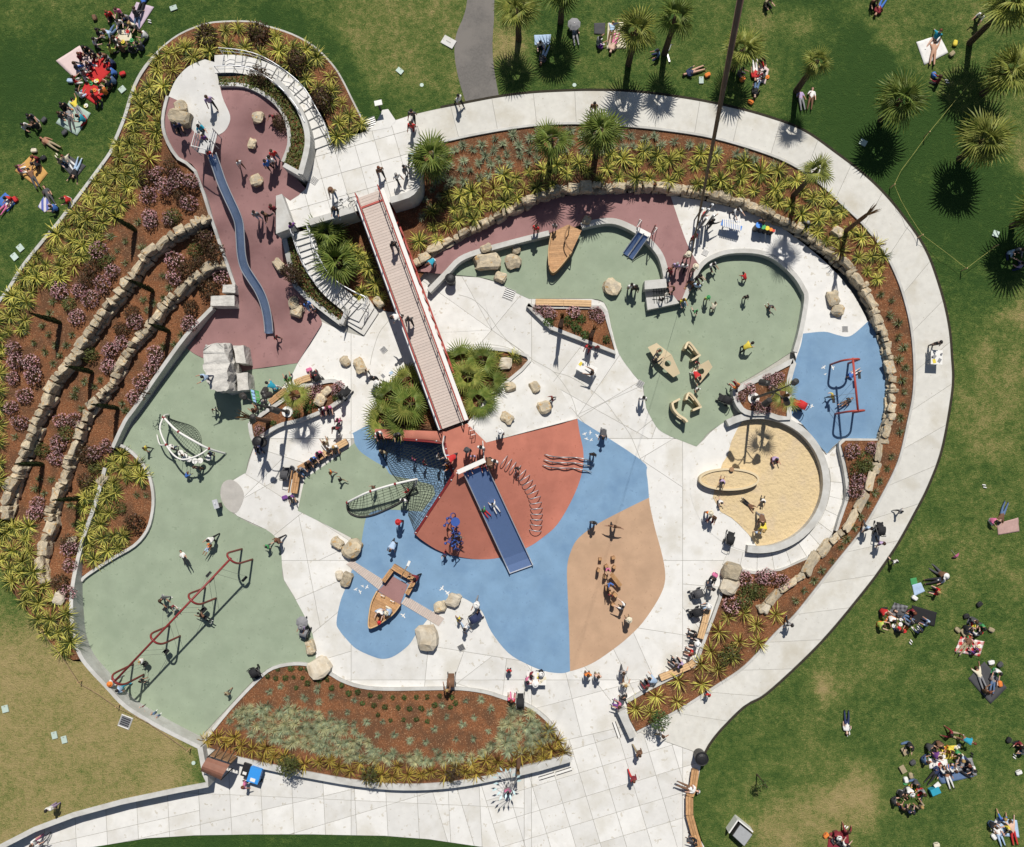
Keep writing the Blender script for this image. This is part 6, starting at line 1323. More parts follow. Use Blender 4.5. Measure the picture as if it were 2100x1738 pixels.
bench('timber_bench', [(664, 931), (690, 917), (711, 905)], .46, .46, 'timber bench end with empty planks beside the blue rubber', mat='wood_pale')
bench('timber_bench', [(553, 826), (569, 813), (586, 800)], .50, .42, 'timber bench along the left side of the lamp planter')
bench('timber_bench', [(604, 786), (620, 779), (636, 774)], .50, .46, 'timber bench at the top of the left lamp planter', mat='wood_pale')
bench('timber_bench', [(1098, 620), (1156, 621), (1213, 623)], .52, .46, 'long pale timber bench on the three-sided planter', mat='wood_pale')
bench('timber_bench', [(1452, 1248), (1445, 1278), (1436, 1310)], .48, .44, 'timber bench by the strollers at lower right', mat='wood_pale')
bench('timber_bench', [(1424, 1358), (1414, 1366), (1354, 1391)], .48, .44, 'bent timber bench by the golden flax', mat='wood_pale')
bench('timber_bench', [(1426, 1580), (1421, 1618), (1414, 1634), (1414, 1672), (1425, 1712), (1436, 1745)], .48, .50, 'long curving timber bench on the edge of the lower right lawn')
# seat wall lights set in the ground
for pl, l in ((TL(43, 848, 735, 893, 862), 'flush white light slot beside the grey end block'), (TL(43, 248, 1190, 372, 1152), 'flush white light slot, left of two below the bottom bed'), (TL(43, 385, 1150, 510, 1110), 'flush white light slot, right of two below the bottom bed')):
    t = empty('light_slot', P(*pl[0], 0), 0, l, 'light slot'); child(MB().bar(P(*pl[0], .012), P(*pl[1], .012), .26, .02), 'frame', M['dark_metal'], t); child(MB().bar(P(*pl[0], .03), P(*pl[1], .03), .15, .02), 'diffuser', M['paint_white'], t)
# bins
def bin_(x, y, h, r, label):
    t = empty('litter_bin', P(x, y, 0), 0, label, 'bin')
    link('body', MB().cyl((0, 0, 0), r*.88, h, 18, r).mesh('body', M['dark_metal']), t); link('rim', MB().tube([(r*cos(k*pi/9), r*sin(k*pi/9), h) for k in range(18)], .035, 5, closed=True).mesh('rim', M['black']), t)
    link('lid', MB().ball((0, 0, h), r*.95, 14, 6, (1, 1, .35)).mesh('lid', M['black']), t)
bin_(1433, 1546, 1.05, .42, 'black litter bin at the end of the long lawn bench'); bin_(926, 578, .95, .34, 'black litter bin by the end of the terrace wall'); bin_(538, 908, .95, .38, 'black litter bin at the tip of the left lamp planter')
# lamp posts
def lamp(x, y, h, z, label, heads):
    t = empty('lamp_post', P(x, y, z), 0, label, 'lamp post')
    child(MB().cyl(P(x, y, z), .38, .10, 20), 'footing', M['paint_white'], t); child(MB().cyl(P(x, y, z+.1), .17, .22, 14), 'base', M['dark_metal'], t)
    b0 = P(x, y, z); child(MB().tube([b0, b0+Vector((0, 0, h))], [.10, .07], 10), 'pole', M['dark_metal'], t, True)
    for i, (ax, ay, hz) in enumerate(heads):
        A = b0+Vector((0, 0, hz)); B = A+Vector((ax, ay, .35)); arm = child(MB().tube([A, A.lerp(B, .5)+Vector((0, 0, .18)), B], .035, 6), 'arm', M['dark_metal'], t, True)
        d = Vector((ax*.6, ay*.6, -.9)).normalized(); hd = MB().tube([B-d*.32, B-d*.25, B+d*.22, B+d*.34], [.11, .18, .20, .20], 12); hd.build('lamp_head', M['dark_metal'], arm)
lamp(590, 845, 6.6, .32, 'black lamp post with five spotlight heads in the left planter', [(-.9, .5, 6.0), (.7, .5, 6.5), (-.5, -.8, 5.4), (.9, -.3, 5.6), (0, .9, 4.8)])
lamp(1545, 817, 6.2, .66, 'black lamp post with four spotlight heads in the right planter', [(-.9, .4, 5.8), (.8, .4, 6.1), (-.6, -.7, 5.2), (.7, -.6, 4.7)])
# kiosk shelter
t = empty('shelter', P(440, 1580, 0), 0, 'small brown-roofed shelter beside the lawn wall corner', 'shelter')
c = [(425, 1554), (471, 1569), (453, 1600), (412, 1582)]; zr = 2.1
W4 = [P(x, y, zr) for x, y in c]; mb = MB(); vs = []
for k in range(7):
    f = k/6; zz = zr+.35*sin(pi*f); p, q = W4[0].lerp(W4[3], f), W4[1].lerp(W4[2], f); vs += [(p.x, p.y, zz), (q.x, q.y, zz), (p.x, p.y, zz-.05), (q.x, q.y, zz-.05)]
fs = []
for k in range(6):
    a_ = k*4; fs += [(a_, a_+4, a_+5, a_+1), (a_+2, a_+3, a_+7, a_+6), (a_, a_+2, a_+6, a_+4), (a_+1, a_+5, a_+7, a_+3)]
child(MB().add(vs, fs), 'roof', M['brown_roof'], t)
for k in range(4): p = W4[k]; child(MB().tube([p, (p.x, p.y, 0)], .045, 6), 'post', M['dark_metal'], t)
child(MB().bar((W4[0].x, W4[0].y, 1.1), (W4[1].x, W4[1].y, 1.1), .06, 1.2), 'notice_board', M['wood_dark'], t)
for k in range(3): q = W4[0].lerp(W4[1], .25+.3*k); child(MB().tube([(q.x, q.y, 1.9), (q.x+.2, q.y+.55, 1.2), (q.x+.2, q.y+.55, 0)], .03, 5), 'bracket', M['dark_metal'], t)
# blue cart
t = empty('vendor_cart', P(522, 1592, 0), 0, 'blue vendor cart with a white top plate beside the shelter', 'cart')
R_ = Matrix.Rotation(radians(-17), 3, 'Z'); cc = P(522, 1590, .9)
child(MB().box((cc.x, cc.y, .62), (.72, .95, .62), M=R_), 'body', M['cart_blue'], t); child(MB().box((cc.x, cc.y, .96), (.78, 1.0, .05), M=R_), 'lid', M['cart_blue'], t); q = R_ @ Vector((0, -.3, 0)); child(MB().box((cc.x+q.x, cc.y+q.y, 1.0), (.34, .22, .03), M=R_), 'plate', M['paint_white'], t)
q = R_ @ Vector((-.68, .1, 0)); child(MB().box((cc.x+q.x, cc.y+q.y, .5), (.5, .85, .7), M=R_), 'cool_box', M['black'], t); q = R_ @ Vector((-.68, -.1, 0)); child(MB().box((cc.x+q.x, cc.y+q.y, .87), (.26, .18, .03), M=R_), 'label_plate', M['paint_white'], t)
for sx, sy in ((-.3, .5), (.3, .5), (-.3, -.5), (.3, -.5)):
    q = R_ @ Vector((sx, sy, 0)); o_ = Vector((cc.x+q.x, cc.y+q.y, .2)); a_ = R_ @ Vector((0, .04, 0)); child(MB().tube([o_-a_, o_+a_], .2, 12), 'wheel', M['black'], t)
# signs, boxes and lids
t = empty('information_sign', P(782, 232, UP), 0, 'low white lectern sign beside the path at the upper plaza', 'sign'); q = P(781, 224, UP)
sheet('sign_pad', [(754, 270), (770, 254), (784, 226), (796, 224), (812, 248), (800, 262)], lambda x, y: UP+.012, M['concrete'], reg=False)
child(MB().box((q.x, q.y-.1, UP+.45), (.12, .08, .9)), 'post', M['dark_metal'], t); child(MB().box((q.x, q.y, UP+.95), (.50, .34, .04), rz=.2), 'panel', M['paint_white'], t)
t = empty('display_frame', P(523, 814, 0), 0, 'green-framed board of blue and green panes by the left planter', 'board')
fr = [P(*p, 1.0) for p in ((513, 798), (530, 803), (534, 830), (519, 826))]
child(MB().tube(fr, .035, 6, closed=True), 'frame', M['glass_green'], t)
for i in range(4):
    for j in range(2):
        a_, b_ = fr[0].lerp(fr[3], (i+.1)/4), fr[1].lerp(fr[2], (i+.1)/4); c_, d_ = fr[0].lerp(fr[3], (i+.9)/4), fr[1].lerp(fr[2], (i+.9)/4)
        vs = [a_.lerp(b_, j*.5+.05), a_.lerp(b_, j*.5+.45), c_.lerp(d_, j*.5+.45), c_.lerp(d_, j*.5+.05)]; child(MB().add(vs+[v-Vector((0, 0, .03)) for v in vs], [(0, 3, 2, 1), (4, 5, 6, 7), (0, 1, 5, 4), (1, 2, 6, 5), (2, 3, 7, 6), (3, 0, 4, 7)]), 'pane', M['glass_blue' if j == 0 else 'glass_green'], t)
for q in (fr[0], fr[2]): child(MB().tube([q, (q.x, q.y, 0)], .03, 5), 'leg', M['dark_metal'], t)
t = empty('utility_cabinet', P(1512, 1708, 0), 0, 'pale open-sided utility box with a grey lid on the lower right lawn', 'cabinet')
cq = [T(43, 1840, 1515), T(43, 1960, 1612), T(43, 1880, 1725), T(43, 1768, 1620)]; W4 = [P(*p, .7) for p in cq]; ctr = sum(W4, Vector())/4
for i, nm in ((0, 'side_panel'), (3, 'side_panel')): child(MB().bar((W4[i].x, W4[i].y, .4), (W4[(i+1) % 4].x, W4[(i+1) % 4].y, .4), .08, .8), nm, M['paint_white'], t)
child(MB().prism([(ctr.x+(w.x-ctr.x)*.86+.1, ctr.y+(w.y-ctr.y)*.86-.15) for w in W4], 0, .78), 'cabinet', M['dark_metal'], t); child(MB().prism([(ctr.x+(w.x-ctr.x)*.80+.1, ctr.y+(w.y-ctr.y)*.80-.15) for w in W4], .78, .82), 'lid', M['grey_box'], t)
LIDS = [(356, 17, 14, 10, 20, 'at the top left edge'), (251, 184, 13, 12, 40, 'beside the red blanket'), (820, 146, 14, 10, -40, 'on the lawn left of the asphalt path'), (42, 509, 12, 14, 40, 'upper of two by the flax at left'), (30, 527, 12, 14, 40, 'lower of two by the flax at left'), (11, 1454, 13, 14, 15, 'at the left edge of the yellow lawn'), (112, 1508, 11, 14, 15, 'left of the pair on the yellow lawn'), (132, 1517, 11, 14, 15, 'right of the pair on the yellow lawn'), (1438, 165, 9, 14, 0, 'beside the lying pair on the upper lawn'), (2042, 480, 12, 12, -20, 'by the yellow rope corner'), (1770, 293, 12, 14, 60, 'in the shade beside the path bend')]
for x, y, w, d, a_, l in LIDS:
    z = hill(x, y); p = P(x, y, z+.03); t = empty('valve_box_lid', p, radians(a_), 'pale green valve box lid '+l, 'lid', 'valve box lids')
    link('lid', MB().box((0, 0, .02), (w/30, d/30, .05)).mesh('lid', M['lid_green']), t); link('grip', MB().box((0, d/90, .05), (.10, .03, .02)).mesh('grip', M['grate']), t)
for x, y, l in ((865, 175, 'round pale valve cap on the lawn left of the asphalt path'), (1178, 175, 'round white valve cap by the upper path'), (397, 1565, 'round green valve cap near the brown shelter')):
    z = gz(x, y) if y < 1000 else hill(x, y); p = P(x, y, z); t = empty('round_valve_box', p, 0, l, 'lid'); link('cap', MB().cyl((0, 0, -.02), .13, .05, 14).mesh('cap', M['lid_green']), t)
t = empty('stone_cover', P(920, 87, hill(920, 87)), radians(-30), 'large pale concrete cover beside the asphalt path', 'lid'); link('cover', MB().box((0, 0, .03), (.9, .6, .08)).mesh('cover', M['concrete']), t); link('grip', MB().box((0, 0, .075), (.35, .05, .02)).mesh('grip', M['joint']), t)
for x, y, s, a_, l in ((787, 718, 12, 40, 'drain grate left of the bridge'), (1044, 604, 22, -22, 'large drain grate at the green rubber edge'), (1446, 519, 11, -28, 'drain grate in the music corner'), (1313, 788, 13, -30, 'drain grate at the green edge by the tan panels'), (1733, 675, 11, 0, 'drain grate above the right blue rubber'), (946, 1329, 13, 28, 'drain grate below the play boat'), (644, 371, 13, -35, 'drain grate on the upper plaza'), (760, 253, 22, 20, 'large drain grate beside the lectern sign'), (257, 1481, 22, -20, 'framed drain grate on the yellow lawn')):
    z = gz(x, y) if l[0] != 'f' else hill(x, y); t = empty('drain_grate', P(x, y, z+.016), radians(a_), l, 'grate'); w = s/30
    link('frame', MB().tube([(sx*w/2, sy*w/2, .0) for sx, sy in ((-1, -1), (1, -1), (1, 1), (-1, 1))], .03 if l[0] != 'f' else .07, 4, closed=True).mesh('frame', M['concrete']), t); link('pan', MB().box((0, 0, -.005), (w, w, .01)).mesh('pan', M['black']), t)
    for k in range(5): link('bar', MB().box((0, (k-2)*w/5.4, .012), (w*.94, w*.09, .02)).mesh('bar', M['steel_dull']), t)
t = empty('drinking_fountain', P(453, 1036, 0), .3, 'steel drinking fountain on the wet concrete by the left green rubber', 'fountain'); link('pedestal', MB().box((0, 0, .42), (.22, .3, .84)).mesh('pedestal', M['dark_metal']), t); link('basin', MB().box((0, .1, .88), (.34, .62, .08)).mesh('basin', M['steel']), t); link('spout', MB().tube([(0, .2, .9), (0, .2, 1.02), (0, .1, 1.04)], .02, 6).mesh('spout', M['steel']), t)
# rope lines on stakes
def ropeline(pl, h, label, mat, stakes, sag=.12, zf=hill, r=.010):
    t = empty('rope_line', P(*pl[0], zf(*pl[0])), 0, label, 'rope'); pts = []
    for a_, b_ in zip(pl, pl[1:]):
        for k in range(8):
            f = k/8; x, y = a_[0]+(b_[0]-a_[0])*f, a_[1]+(b_[1]-a_[1])*f; pts.append(P(x, y, zf(x, y)+h-sag*sin(pi*f)))
    x, y = pl[-1]; pts.append(P(x, y, zf(x, y)+h)); child(MB().tube(pts, r, 5), 'rope', M[mat], t)
    for x, y in stakes: z = zf(x, y); q = P(x, y, z+h); child(MB().tube([(q.x, q.y, z-.1), (q.x, q.y, z+h+.12)], .035, 6), 'stake', M['wood_pale'], t)
ropeline([(1995, 164), (1948, 220), (1905.6, 271.5), (1872, 318), (1848, 350), (1834, 379), (1848, 412), (1867, 445), (1891.5, 482), (1940, 518), (1982, 551), (2012, 528), (2046, 503)], .7, 'sagging yellow rope fence on stakes around the right palms', 'rope_yellow', [(1834, 379), (1891.5, 482), (1982, 551), (1905.6, 271.5), (2046, 503)])
ropeline([(85, 1296), (128, 1350), (160, 1400), (195, 1420), (238, 1450), (300, 1480), (385, 1540)], .5, 'thin rope strung along the edge of the yellow lawn', 'rope_brown', [(85, 1296), (160, 1400), (238, 1450), (385, 1540)], r=.012)
# kite line
ka, kb = P(1523, -24, 56.0), P(1405, 592, 1.9); t = empty('kite_line', kb, 0, 'brown kite line rising from the crowd towards the upper edge', 'kite line')
child(MB().tube([ka.lerp(kb, k/24) for k in range(25)], .0095, 6), 'line', M['rope_brown'], t, True); child(MB().tube([kb+Vector((-.08, 0, 0)), kb+Vector((.08, 0, 0))], .06, 8), 'winder', M['wood'], t)
# leaf sculpture
t = empty('leaf_sculpture', P(1062, 1578, 0), 0, 'tall steel sculpture with a ring of pale blue leaves', 'sculpture'); b0 = P(1064, 1576, .1)
st = [b0, b0+Vector((-.1, -.1, 1.4)), b0+Vector((-.35, -.25, 2.6)), b0+Vector((-.45, -.3, 3.1))]; child(MB().tube(st, [.06, .05, .035, .02], 7), 'stem', M['steel_dull'], t, True)
c0 = st[2]
for i in range(15):
    a_ = radians(20+i*20); rr = .75 if i % 2 else .62; q = c0+Vector((cos(a_)*rr-.3, sin(a_)*rr+.2, .35*sin(a_*2))); d = Vector((cos(a_), sin(a_), .4)).normalized(); w = d.cross(Vector((0, 0, 1))).normalized()*.07
    vs = [q-d*.04, q+d*.14+w, q+d*.36, q+d*.14-w]; vs2 = [v-Vector((0, 0, .012)) for v in vs]; lf = child(MB().add(vs+vs2, [(0, 1, 2, 3), (7, 6, 5, 4), (0, 4, 5, 1), (1, 5, 6, 2), (2, 6, 7, 3), (3, 7, 4, 0)]), 'leaf', M['leaf_teal'], t)
    MB().tube([c0+Vector((0, 0, -.3+.03*i)), (c0+q)/2, q], .014, 4).build('twig', M['steel_dull'], lf)
# painted birds on the blue rubber
def birds(parent_label, pts):
    par = [o for o in COL.objects if o.name.startswith('rubber_ground_blue')][parent_label]
    for i, (x, y, s, a_) in enumerate(pts):
        z = gz(x, y)+.022; c = P(x, y, z); R2 = Matrix.Rotation(a_, 3, 'Z'); o2 = [(0, .5), (.10, .1), (.55, .22), (.62, .02), (.12, -.12), (.05, -.5), (-.05, -.5), (-.12, -.12), (-.62, .02), (-.55, .22), (-.10, .1)]
        q = [c+R2 @ Vector((u*s, v*s, 0)) for u, v in o2]; me = MB().add(q+[c], [(k, (k+1) % 11, 11) for k in range(11)]).mesh('bird_marking', M['paint_white']); link('bird_marking', me, par)
birds(0, [(*T(32, 815, 1375), .24, .5), (*T(32, 850, 1395), .26, 2.0), (*T(32, 905, 1357), .26, 1.0), (*T(32, 870, 1350), .2, 2.6), (*T(32, 1505, 1368), .34, .9), (*T(32, 1550, 1405), .36, 2.2), (*T(32, 1195, 1585), .34, 2.4), (*T(33, 615, 130), .26, .4), (*T(33, 660, 120), .24, 1.5), (*T(33, 715, 145), .26, 2.2), (*T(33, 630, 170), .24, 2.8), (*T(33, 668, 178), .22, .9)])
birds(1, [(*T(24, 495, 1270), .28, .6), (*T(24, 568, 1272), .28, 2.0), (*T(24, 400, 1580), .28, 1.2), (*T(24, 362, 1568), .22, 2.6), (*T(24, 508, 1325), .16, .4)])
# strollers
def stroller(x, y, head, mat, label, s=1.0, can=True, z=None):
    z = gz(x, y) if z is None else z; p = P(x, y, z+.4); t = empty('stroller', (p.x, p.y, z), -radians(head), label, 'stroller', 'strollers'); t.scale = (s, s, s)
    for sx in (-.26, .26):
        for sy, r in ((-.30, .15), (.38, .11)): link('wheel', MB().tube([(sx-.025, sy, r), (sx+.025, sy, r)], r, 10).mesh('wheel', M['black']), t)
    fr = MB()
    for sx in (-.26, .26): fr.tube([(sx, .38, .12), (sx, .1, .45), (sx, -.42, 1.0)], .018, 5).tube([(sx, -.30, .15), (sx, .05, .5)], .016, 5)
    link('frame', fr.mesh('frame', M['steel_dull']), t); link('handle', MB().tube([(-.26, -.42, 1.0), (0, -.47, 1.02), (.26, -.42, 1.0)], .024, 6).mesh('handle', M['black']), t)
    m = nmat('fabric_'+mat, COLS[mat][1], .8, var=.08)
    link('seat', MB().box((0, .06, .46), (.42, .50, .10)).box((0, -.22, .66), (.42, .10, .42)).box((0, .36, .34), (.40, .14, .06)).mesh('seat', m), t)
    if can:
        mb = MB(); vs = []
        for i in range(7):
            a_ = radians(25+i*21)
            for sx in (-.25, -.13, 0, .13, .25): vs.append((sx, -.10+.34*cos(a_), .62+.40*sin(a_)*(1-.25*(sx/.25)**2)))
        fs = [(i*5+k, i*5+k+1, i*5+k+6, i*5+k+5) for i in range(6) for k in range(4)]; link('canopy', mb.add(vs, fs).mesh('canopy', m), t)
    link('basket', MB().box((0, -.05, .22), (.40, .46, .12)).mesh('basket', M['black']), t)
    return t
COLS = {'w': ('white', (.72, .71, .69)), 'k': ('black', (.02, .02, .022)), 'r': ('red', (.50, .03, .03)), 'b': ('blue', (.06, .16, .48)), 'n': ('navy', (.025, .035, .09)), 'g': ('grey', (.24, .24, .25)), 't': ('teal', (.03, .30, .42)), 'p': ('pink', (.60, .16, .30)), 'y': ('yellow', (.68, .55, .07)), 'o': ('orange', (.68, .20, .04)), 'v': ('purple', (.17, .06, .25)), 'm': ('maroon', (.20, .025, .035)), 'l': ('pale blue', (.38, .50, .66)), 'e': ('green', (.06, .28, .10)), 'c': ('cream', (.66, .60, .46)), 'd': ('charcoal', (.07, .07, .075)), 'h': ('khaki', (.33, .27, .17)), 'i': ('lime', (.50, .60, .12)), 'j': ('denim', (.10, .16, .28)), 'q': ('lilac', (.42, .32, .50)), 's': ('bare skin', (.52, .32, .22)), 'u': ('brown', (.16, .085, .05))}
for a_ in ((*T(24, 300, 1570), 300, 'r', 'red-seated stroller on the right blue rubber'), (*T(32, 255, 450), 0, 'd', 'stroller parked behind the left timber bench'), (*T(32, 1775, 1600), 60, 'n', 'navy stroller pushed across the lower plaza', ), (*T(33, 1510, 1410), 250, 'd', 'charcoal stroller, upper of two by the lower right bench'), (*T(33, 1500, 1560), 250, 'k', 'black stroller, lower of two by the lower right bench'), (*T(33, 1775, 965), 20, 'k', 'black stroller at the sand pit wall end'), (*T(22, 730, 1480), 40, 'k', 'black stroller at the right tip of the left planter'),
           (*T(34, 940, 890), 10, 'k', 'black stroller pushed along the right path'), (*T(42, 1580, 400), 0, 'u', 'brown jogging stroller by the bottom bed'), (*T(23, 1735, 1530), 300, 'k', 'black stroller under the right lamp planter'), (*T(42, 405, 20), 200, 'g', 'stroller with a pale shade at the left green edge'), (*T(41, 2050, 340), 150, 'k', 'black and white stroller at the green corner by the bottom bed'), (*T(22, 500, 1345), 320, 'k', 'black stroller beside the bench at the planter top'), (*T(43, 100, 560), 0, 'k', 'small black stroller with a red bag on the bed curb')):
    x, y, hd, m, l = a_; stroller(x, y, hd, m, l)
# tables
def table(x, y, w, d, rz, label, z=None, items=5, seed=1):
    z = gz(x, y) if z is None else z; p = P(x, y, z+.72); t = empty('folding_table', (p.x, p.y, z), rz, label, 'table')
    link('table_top', MB().box((0, 0, .71), (w, d, .04)).mesh('table_top', M['paint_white']), t)
    for sx in (-1, 1):
        for sy in (-1, 1): link('leg', MB().tube([(sx*w*.42, sy*d*.4, 0), (sx*w*.42, sy*d*.4, .7)], .022, 6).mesh('leg', M['steel_dull']), t)
    r = random.Random(seed)
    for i in range(items):
        q = Matrix.Rotation(rz, 3, 'Z') @ Vector((r.uniform(-w*.4, w*.4), r.uniform(-d*.35, d*.35), .73)); k = r.choice('wkgycl'); o = link('paper_sheet' if r.random() < .6 else 'cup', MB().box((0, 0, .005), (.2, .28, .01)).mesh('sheet', nmat('fabric_'+k, COLS[k][1], .8, var=.08)) if i % 2 == 0 else MB().cyl((0, 0, 0), .05, .11, 10, .06).mesh('cup', nmat('fabric_'+k, COLS[k][1], .8, var=.08)), None, loc=(p.x+q.x, p.y+q.y, z+q.z), rot=(0, 0, r.uniform(0, 3)))
        nm = 'sheet of paper' if i % 2 == 0 else 'cup'; o.name = 'paper_sheet' if i % 2 == 0 else 'cup'; tag(o, f'{COLS[k][0]} {nm} on the {label}', nm.split()[-1] if i % 2 else 'paper', 'small things on the '+label)
table(*T(23, 630, 1280), 1.35, .75, radians(-28), 'white craft table on the plaza', seed=2)
table(*T(43, 228, 385), 1.3, .9, 0, 'white table at the blue rubber edge', seed=3, items=7)
table(*T(24, 1400, 1190), .75, .95, radians(-3), 'white stall table on the right path', z=None, seed=4, items=6)
table(*T(22, 1080, 1330), .9, 1.0, radians(-25), 'white table beside the left palm thicket', seed=5, items=4)
# bicycle at the parapet, scooter on the lawn
def bicycle(x, y, rz, label, z, mat='k'):
    p = P(x, y, z); t = empty('bicycle', p, rz, label, 'bicycle')
    for sx in (-.5, .5):
        w = link('wheel', MB().tube([(sx+.33*cos(k*pi/10), 0, .34+.33*sin(k*pi/10)) for k in range(20)], .022, 5, closed=True).mesh('wheel', M['black']), t); 
        sp = MB()
        for k in range(6): a_ = k*pi/6; sp.tube([(sx+.32*cos(a_), 0, .34+.32*sin(a_)), (sx-.32*cos(a_), 0, .34-.32*sin(a_))], .004, 3)
        link('spokes', sp.mesh('spokes', M['steel']), w)
    link('frame', MB().tube([(-.5, 0, .34), (-.12, 0, .85), (.38, 0, .88), (-.05, 0, .32), (-.12, 0, .85)], .02, 5).tube([(-.5, 0, .34), (-.05, 0, .32)], .016, 5).tube([(.5, 0, .34), (.38, 0, 1.0)], .018, 5).mesh('frame', M['steel']), t)
    link('handlebar', MB().tube([(.30, -.28, 1.02), (.38, -.1, 1.02), (.38, .1, 1.02), (.30, .28, 1.02)], .016, 5).mesh('handlebar', M['black']), t); link('saddle', MB().ball((-.16, 0, .93), .11, 8, 5, (1.3, .6, .4)).mesh('saddle', M['black']), t)
bicycle(*T(12, 740, 1630), radians(20), 'bicycle leaning on the upper plaza parapet', UP)
bicycle(*T(41, 370, 1690), radians(60), 'bicycle on the pavement at the lower left corner', 0)
p = P(*T(13, 1285, 470), hill(*T(13, 1285, 470))); t = empty('scooter', p, radians(105), 'silver kick scooter lying by the upper lawn palm', 'scooter'); link('deck', MB().box((0, 0, .06), (.55, .10, .03)).mesh('deck', M['steel']), t); link('stem', MB().tube([(.28, 0, .06), (.34, .0, .12), (.60, -.25, .08), (.85, -.42, .06)], .02, 6).mesh('stem', M['steel']), t); link('handlebar', MB().tube([(.80, -.55, .06), (.92, -.30, .06)], .02, 6).mesh('handlebar', M['black']), t)
for sx in (-.3, .3): link('wheel', MB().tube([(sx, -.02, .06), (sx, .02, .06)], .06, 10).mesh('wheel', M['black']), t)
# ================================================================== people
def fabric(k): return nmat('fabric_'+k, COLS[k][1], .85, var=.10, scale=9)
SKIN = [nmat('skin_%d' % i, c, .6, var=.04) for i, c in enumerate(((.56, .34, .25), (.47, .27, .18), (.34, .18, .11), (.60, .40, .31)))]
HAIR = {'k': (.012, .010, .010), 'b': (.05, .025, .012), 'y': (.34, .22, .08), 'r': (.13, .04, .018), 'g': (.30, .29, .28)}
HAIRM = {k: nmat('hair_'+k, c, .6, var=.2) for k, c in HAIR.items()}
def dirv(pitch, ab, side): p, a_ = radians(pitch), radians(ab); return Vector((side*sin(a_), sin(p)*cos(a_), -cos(p)*cos(a_)))
def person_mesh(name, hipz=.92, lean=0, legs=((0, 4, 0), (0, 4, 0)), arms=((0, 12, 15), (0, 12, 15)), rotx=0, zoff=0, head=0, cross=0):
    """one continuous skinned body; returns (mesh, hair mesh, hat mesh). Faces +Y."""
    V = []; E = []; Rd = []; Tg = []
    def add(p, r, par=None, tg='skin'):
        V.append(Vector(p)); Rd.append(r); Tg.append(tg)
        if par is not None: E.append((par, len(V)-1))
        return len(V)-1
    ln = radians(lean); up = Vector((0, sin(ln), cos(ln))); fw = Vector((0, cos(ln), -sin(ln)))
    pel = add((0, 0, hipz), (.165, .135), None, 'pants'); P0 = V[pel]
    wst = add(P0+up*.18, (.160, .125), pel, 'shirt'); ch = add(P0+up*.36, (.195, .140), wst, 'shirt'); nb_ = add(P0+up*.49, (.095, .085), ch, 'shirt')
    hu = Vector((0, sin(ln+radians(head)), cos(ln+radians(head)))); hf = Vector((0, cos(ln+radians(head)), -sin(ln+radians(head))))
    nk = add(V[nb_]+hu*.06, (.052, .052), nb_); hd = add(V[nk]+hu*.11+hf*.015, (.090, .104), nk); tp = add(V[hd]+hu*.10, (.06, .075), hd)
    add(V[hd]+hf*.105-hu*.015, (.016, .016), hd)                                           # nose
    for s_ in (-1, 1): add(V[hd]+Vector((s_*.085, 0, 0)), (.02, .02), hd)                   # ears
    for k, s_ in enumerate((-1, 1)):
        sh = add(V[ch]+up*.06+Vector((s_*.185, 0, 0)), (.080, .080), ch, 'shirt')
        pi_, ab, el = arms[k]; d1 = dirv(pi_, ab, s_); d2 = dirv(pi_+el, ab*.5 if el < 80 else -20, s_)
        eb = add(V[sh]+d1*.28, (.056, .056), sh, 'shirt'); wr = add(V[eb]+d2*.24, (.036, .036), eb, 'fore')
        pm = add(V[wr]+d2*.075, (.020, .036), wr); lat = d2.cross(fw if abs(d2.dot(fw)) < .8 else up).normalized()
        for q in range(4): f1 = add(V[pm]+d2*(.035+.004*(q % 2))+lat*(q-1.5)*.017, .0085, pm); add(V[f1]+d2*(.038-.004*abs(q-1.3))+fw*.010, .0075, f1)
        th = add(V[wr]+d2*.04+lat*.035, .010, pm); add(V[th]+d2*.03+lat*.012, .008, th)
    for k, s_ in enumerate((-1, 1)):
        hp = add(P0+Vector((s_*.095, 0, -.05)), (.108, .108), pel, 'pants'); pi_, ab, kb_ = legs[k]
        d1 = dirv(pi_, ab, s_); d2 = dirv(pi_-kb_, ab*.4 if not cross else -cross, s_)
        kn = add(V[hp]+d1*.42, (.074, .074), hp, 'pants'); an = add(V[kn]+d2*.40, (.048, .048), kn, 'shin')
        ft = dirv(pi_-kb_+90, 0, s_) if abs(pi_-kb_) < 60 else (dirv(pi_-kb_+75, 0, s_))
        he = add(V[an]+d2*.045, (.035, .032), an, 'shoe'); add(V[he]+ft*.16, (.042, .024), he, 'shoe')
    me = bpy.data.meshes.new(name); me.from_pydata([tuple(v) for v in V], E, [])
    ob = bpy.data.objects.new(name, me); COL.objects.link(ob)
    sk = ob.modifiers.new('skin', 'SKIN'); sk.use_smooth_shade = True
    bm = bmesh.new(); bm.from_mesh(me); lay = bm.verts.layers.skin.verify(); bm.verts.ensure_lookup_table()
    for i, v in enumerate(bm.verts): r = Rd[i]; v[lay].radius = r if isinstance(r, tuple) else (r, r); v[lay].use_root = (i == 0)
    bm.to_mesh(me); bm.free()
    su = ob.modifiers.new('sub', 'SUBSURF'); su.levels = 1; su.render_levels = 1
    dg = bpy.context.evaluated_depsgraph_get(); dg.update(); out = bpy.data.meshes.new_from_object(ob.evaluated_get(dg)); out.name = name
    bpy.data.objects.remove(ob); bpy.data.meshes.remove(me)
    slots = {'skin': 0, 'shirt': 1, 'pants': 2, 'shoe': 3, 'fore': 4, 'shin': 5}; out.materials.clear()
    for m in (SKIN[0], fabric('w'), fabric('n'), fabric('k'), SKIN[0], fabric('n')): out.materials.append(m)
    segs = [(V[a_], V[b_], Tg[b_]) for a_, b_ in E]
    idx = []
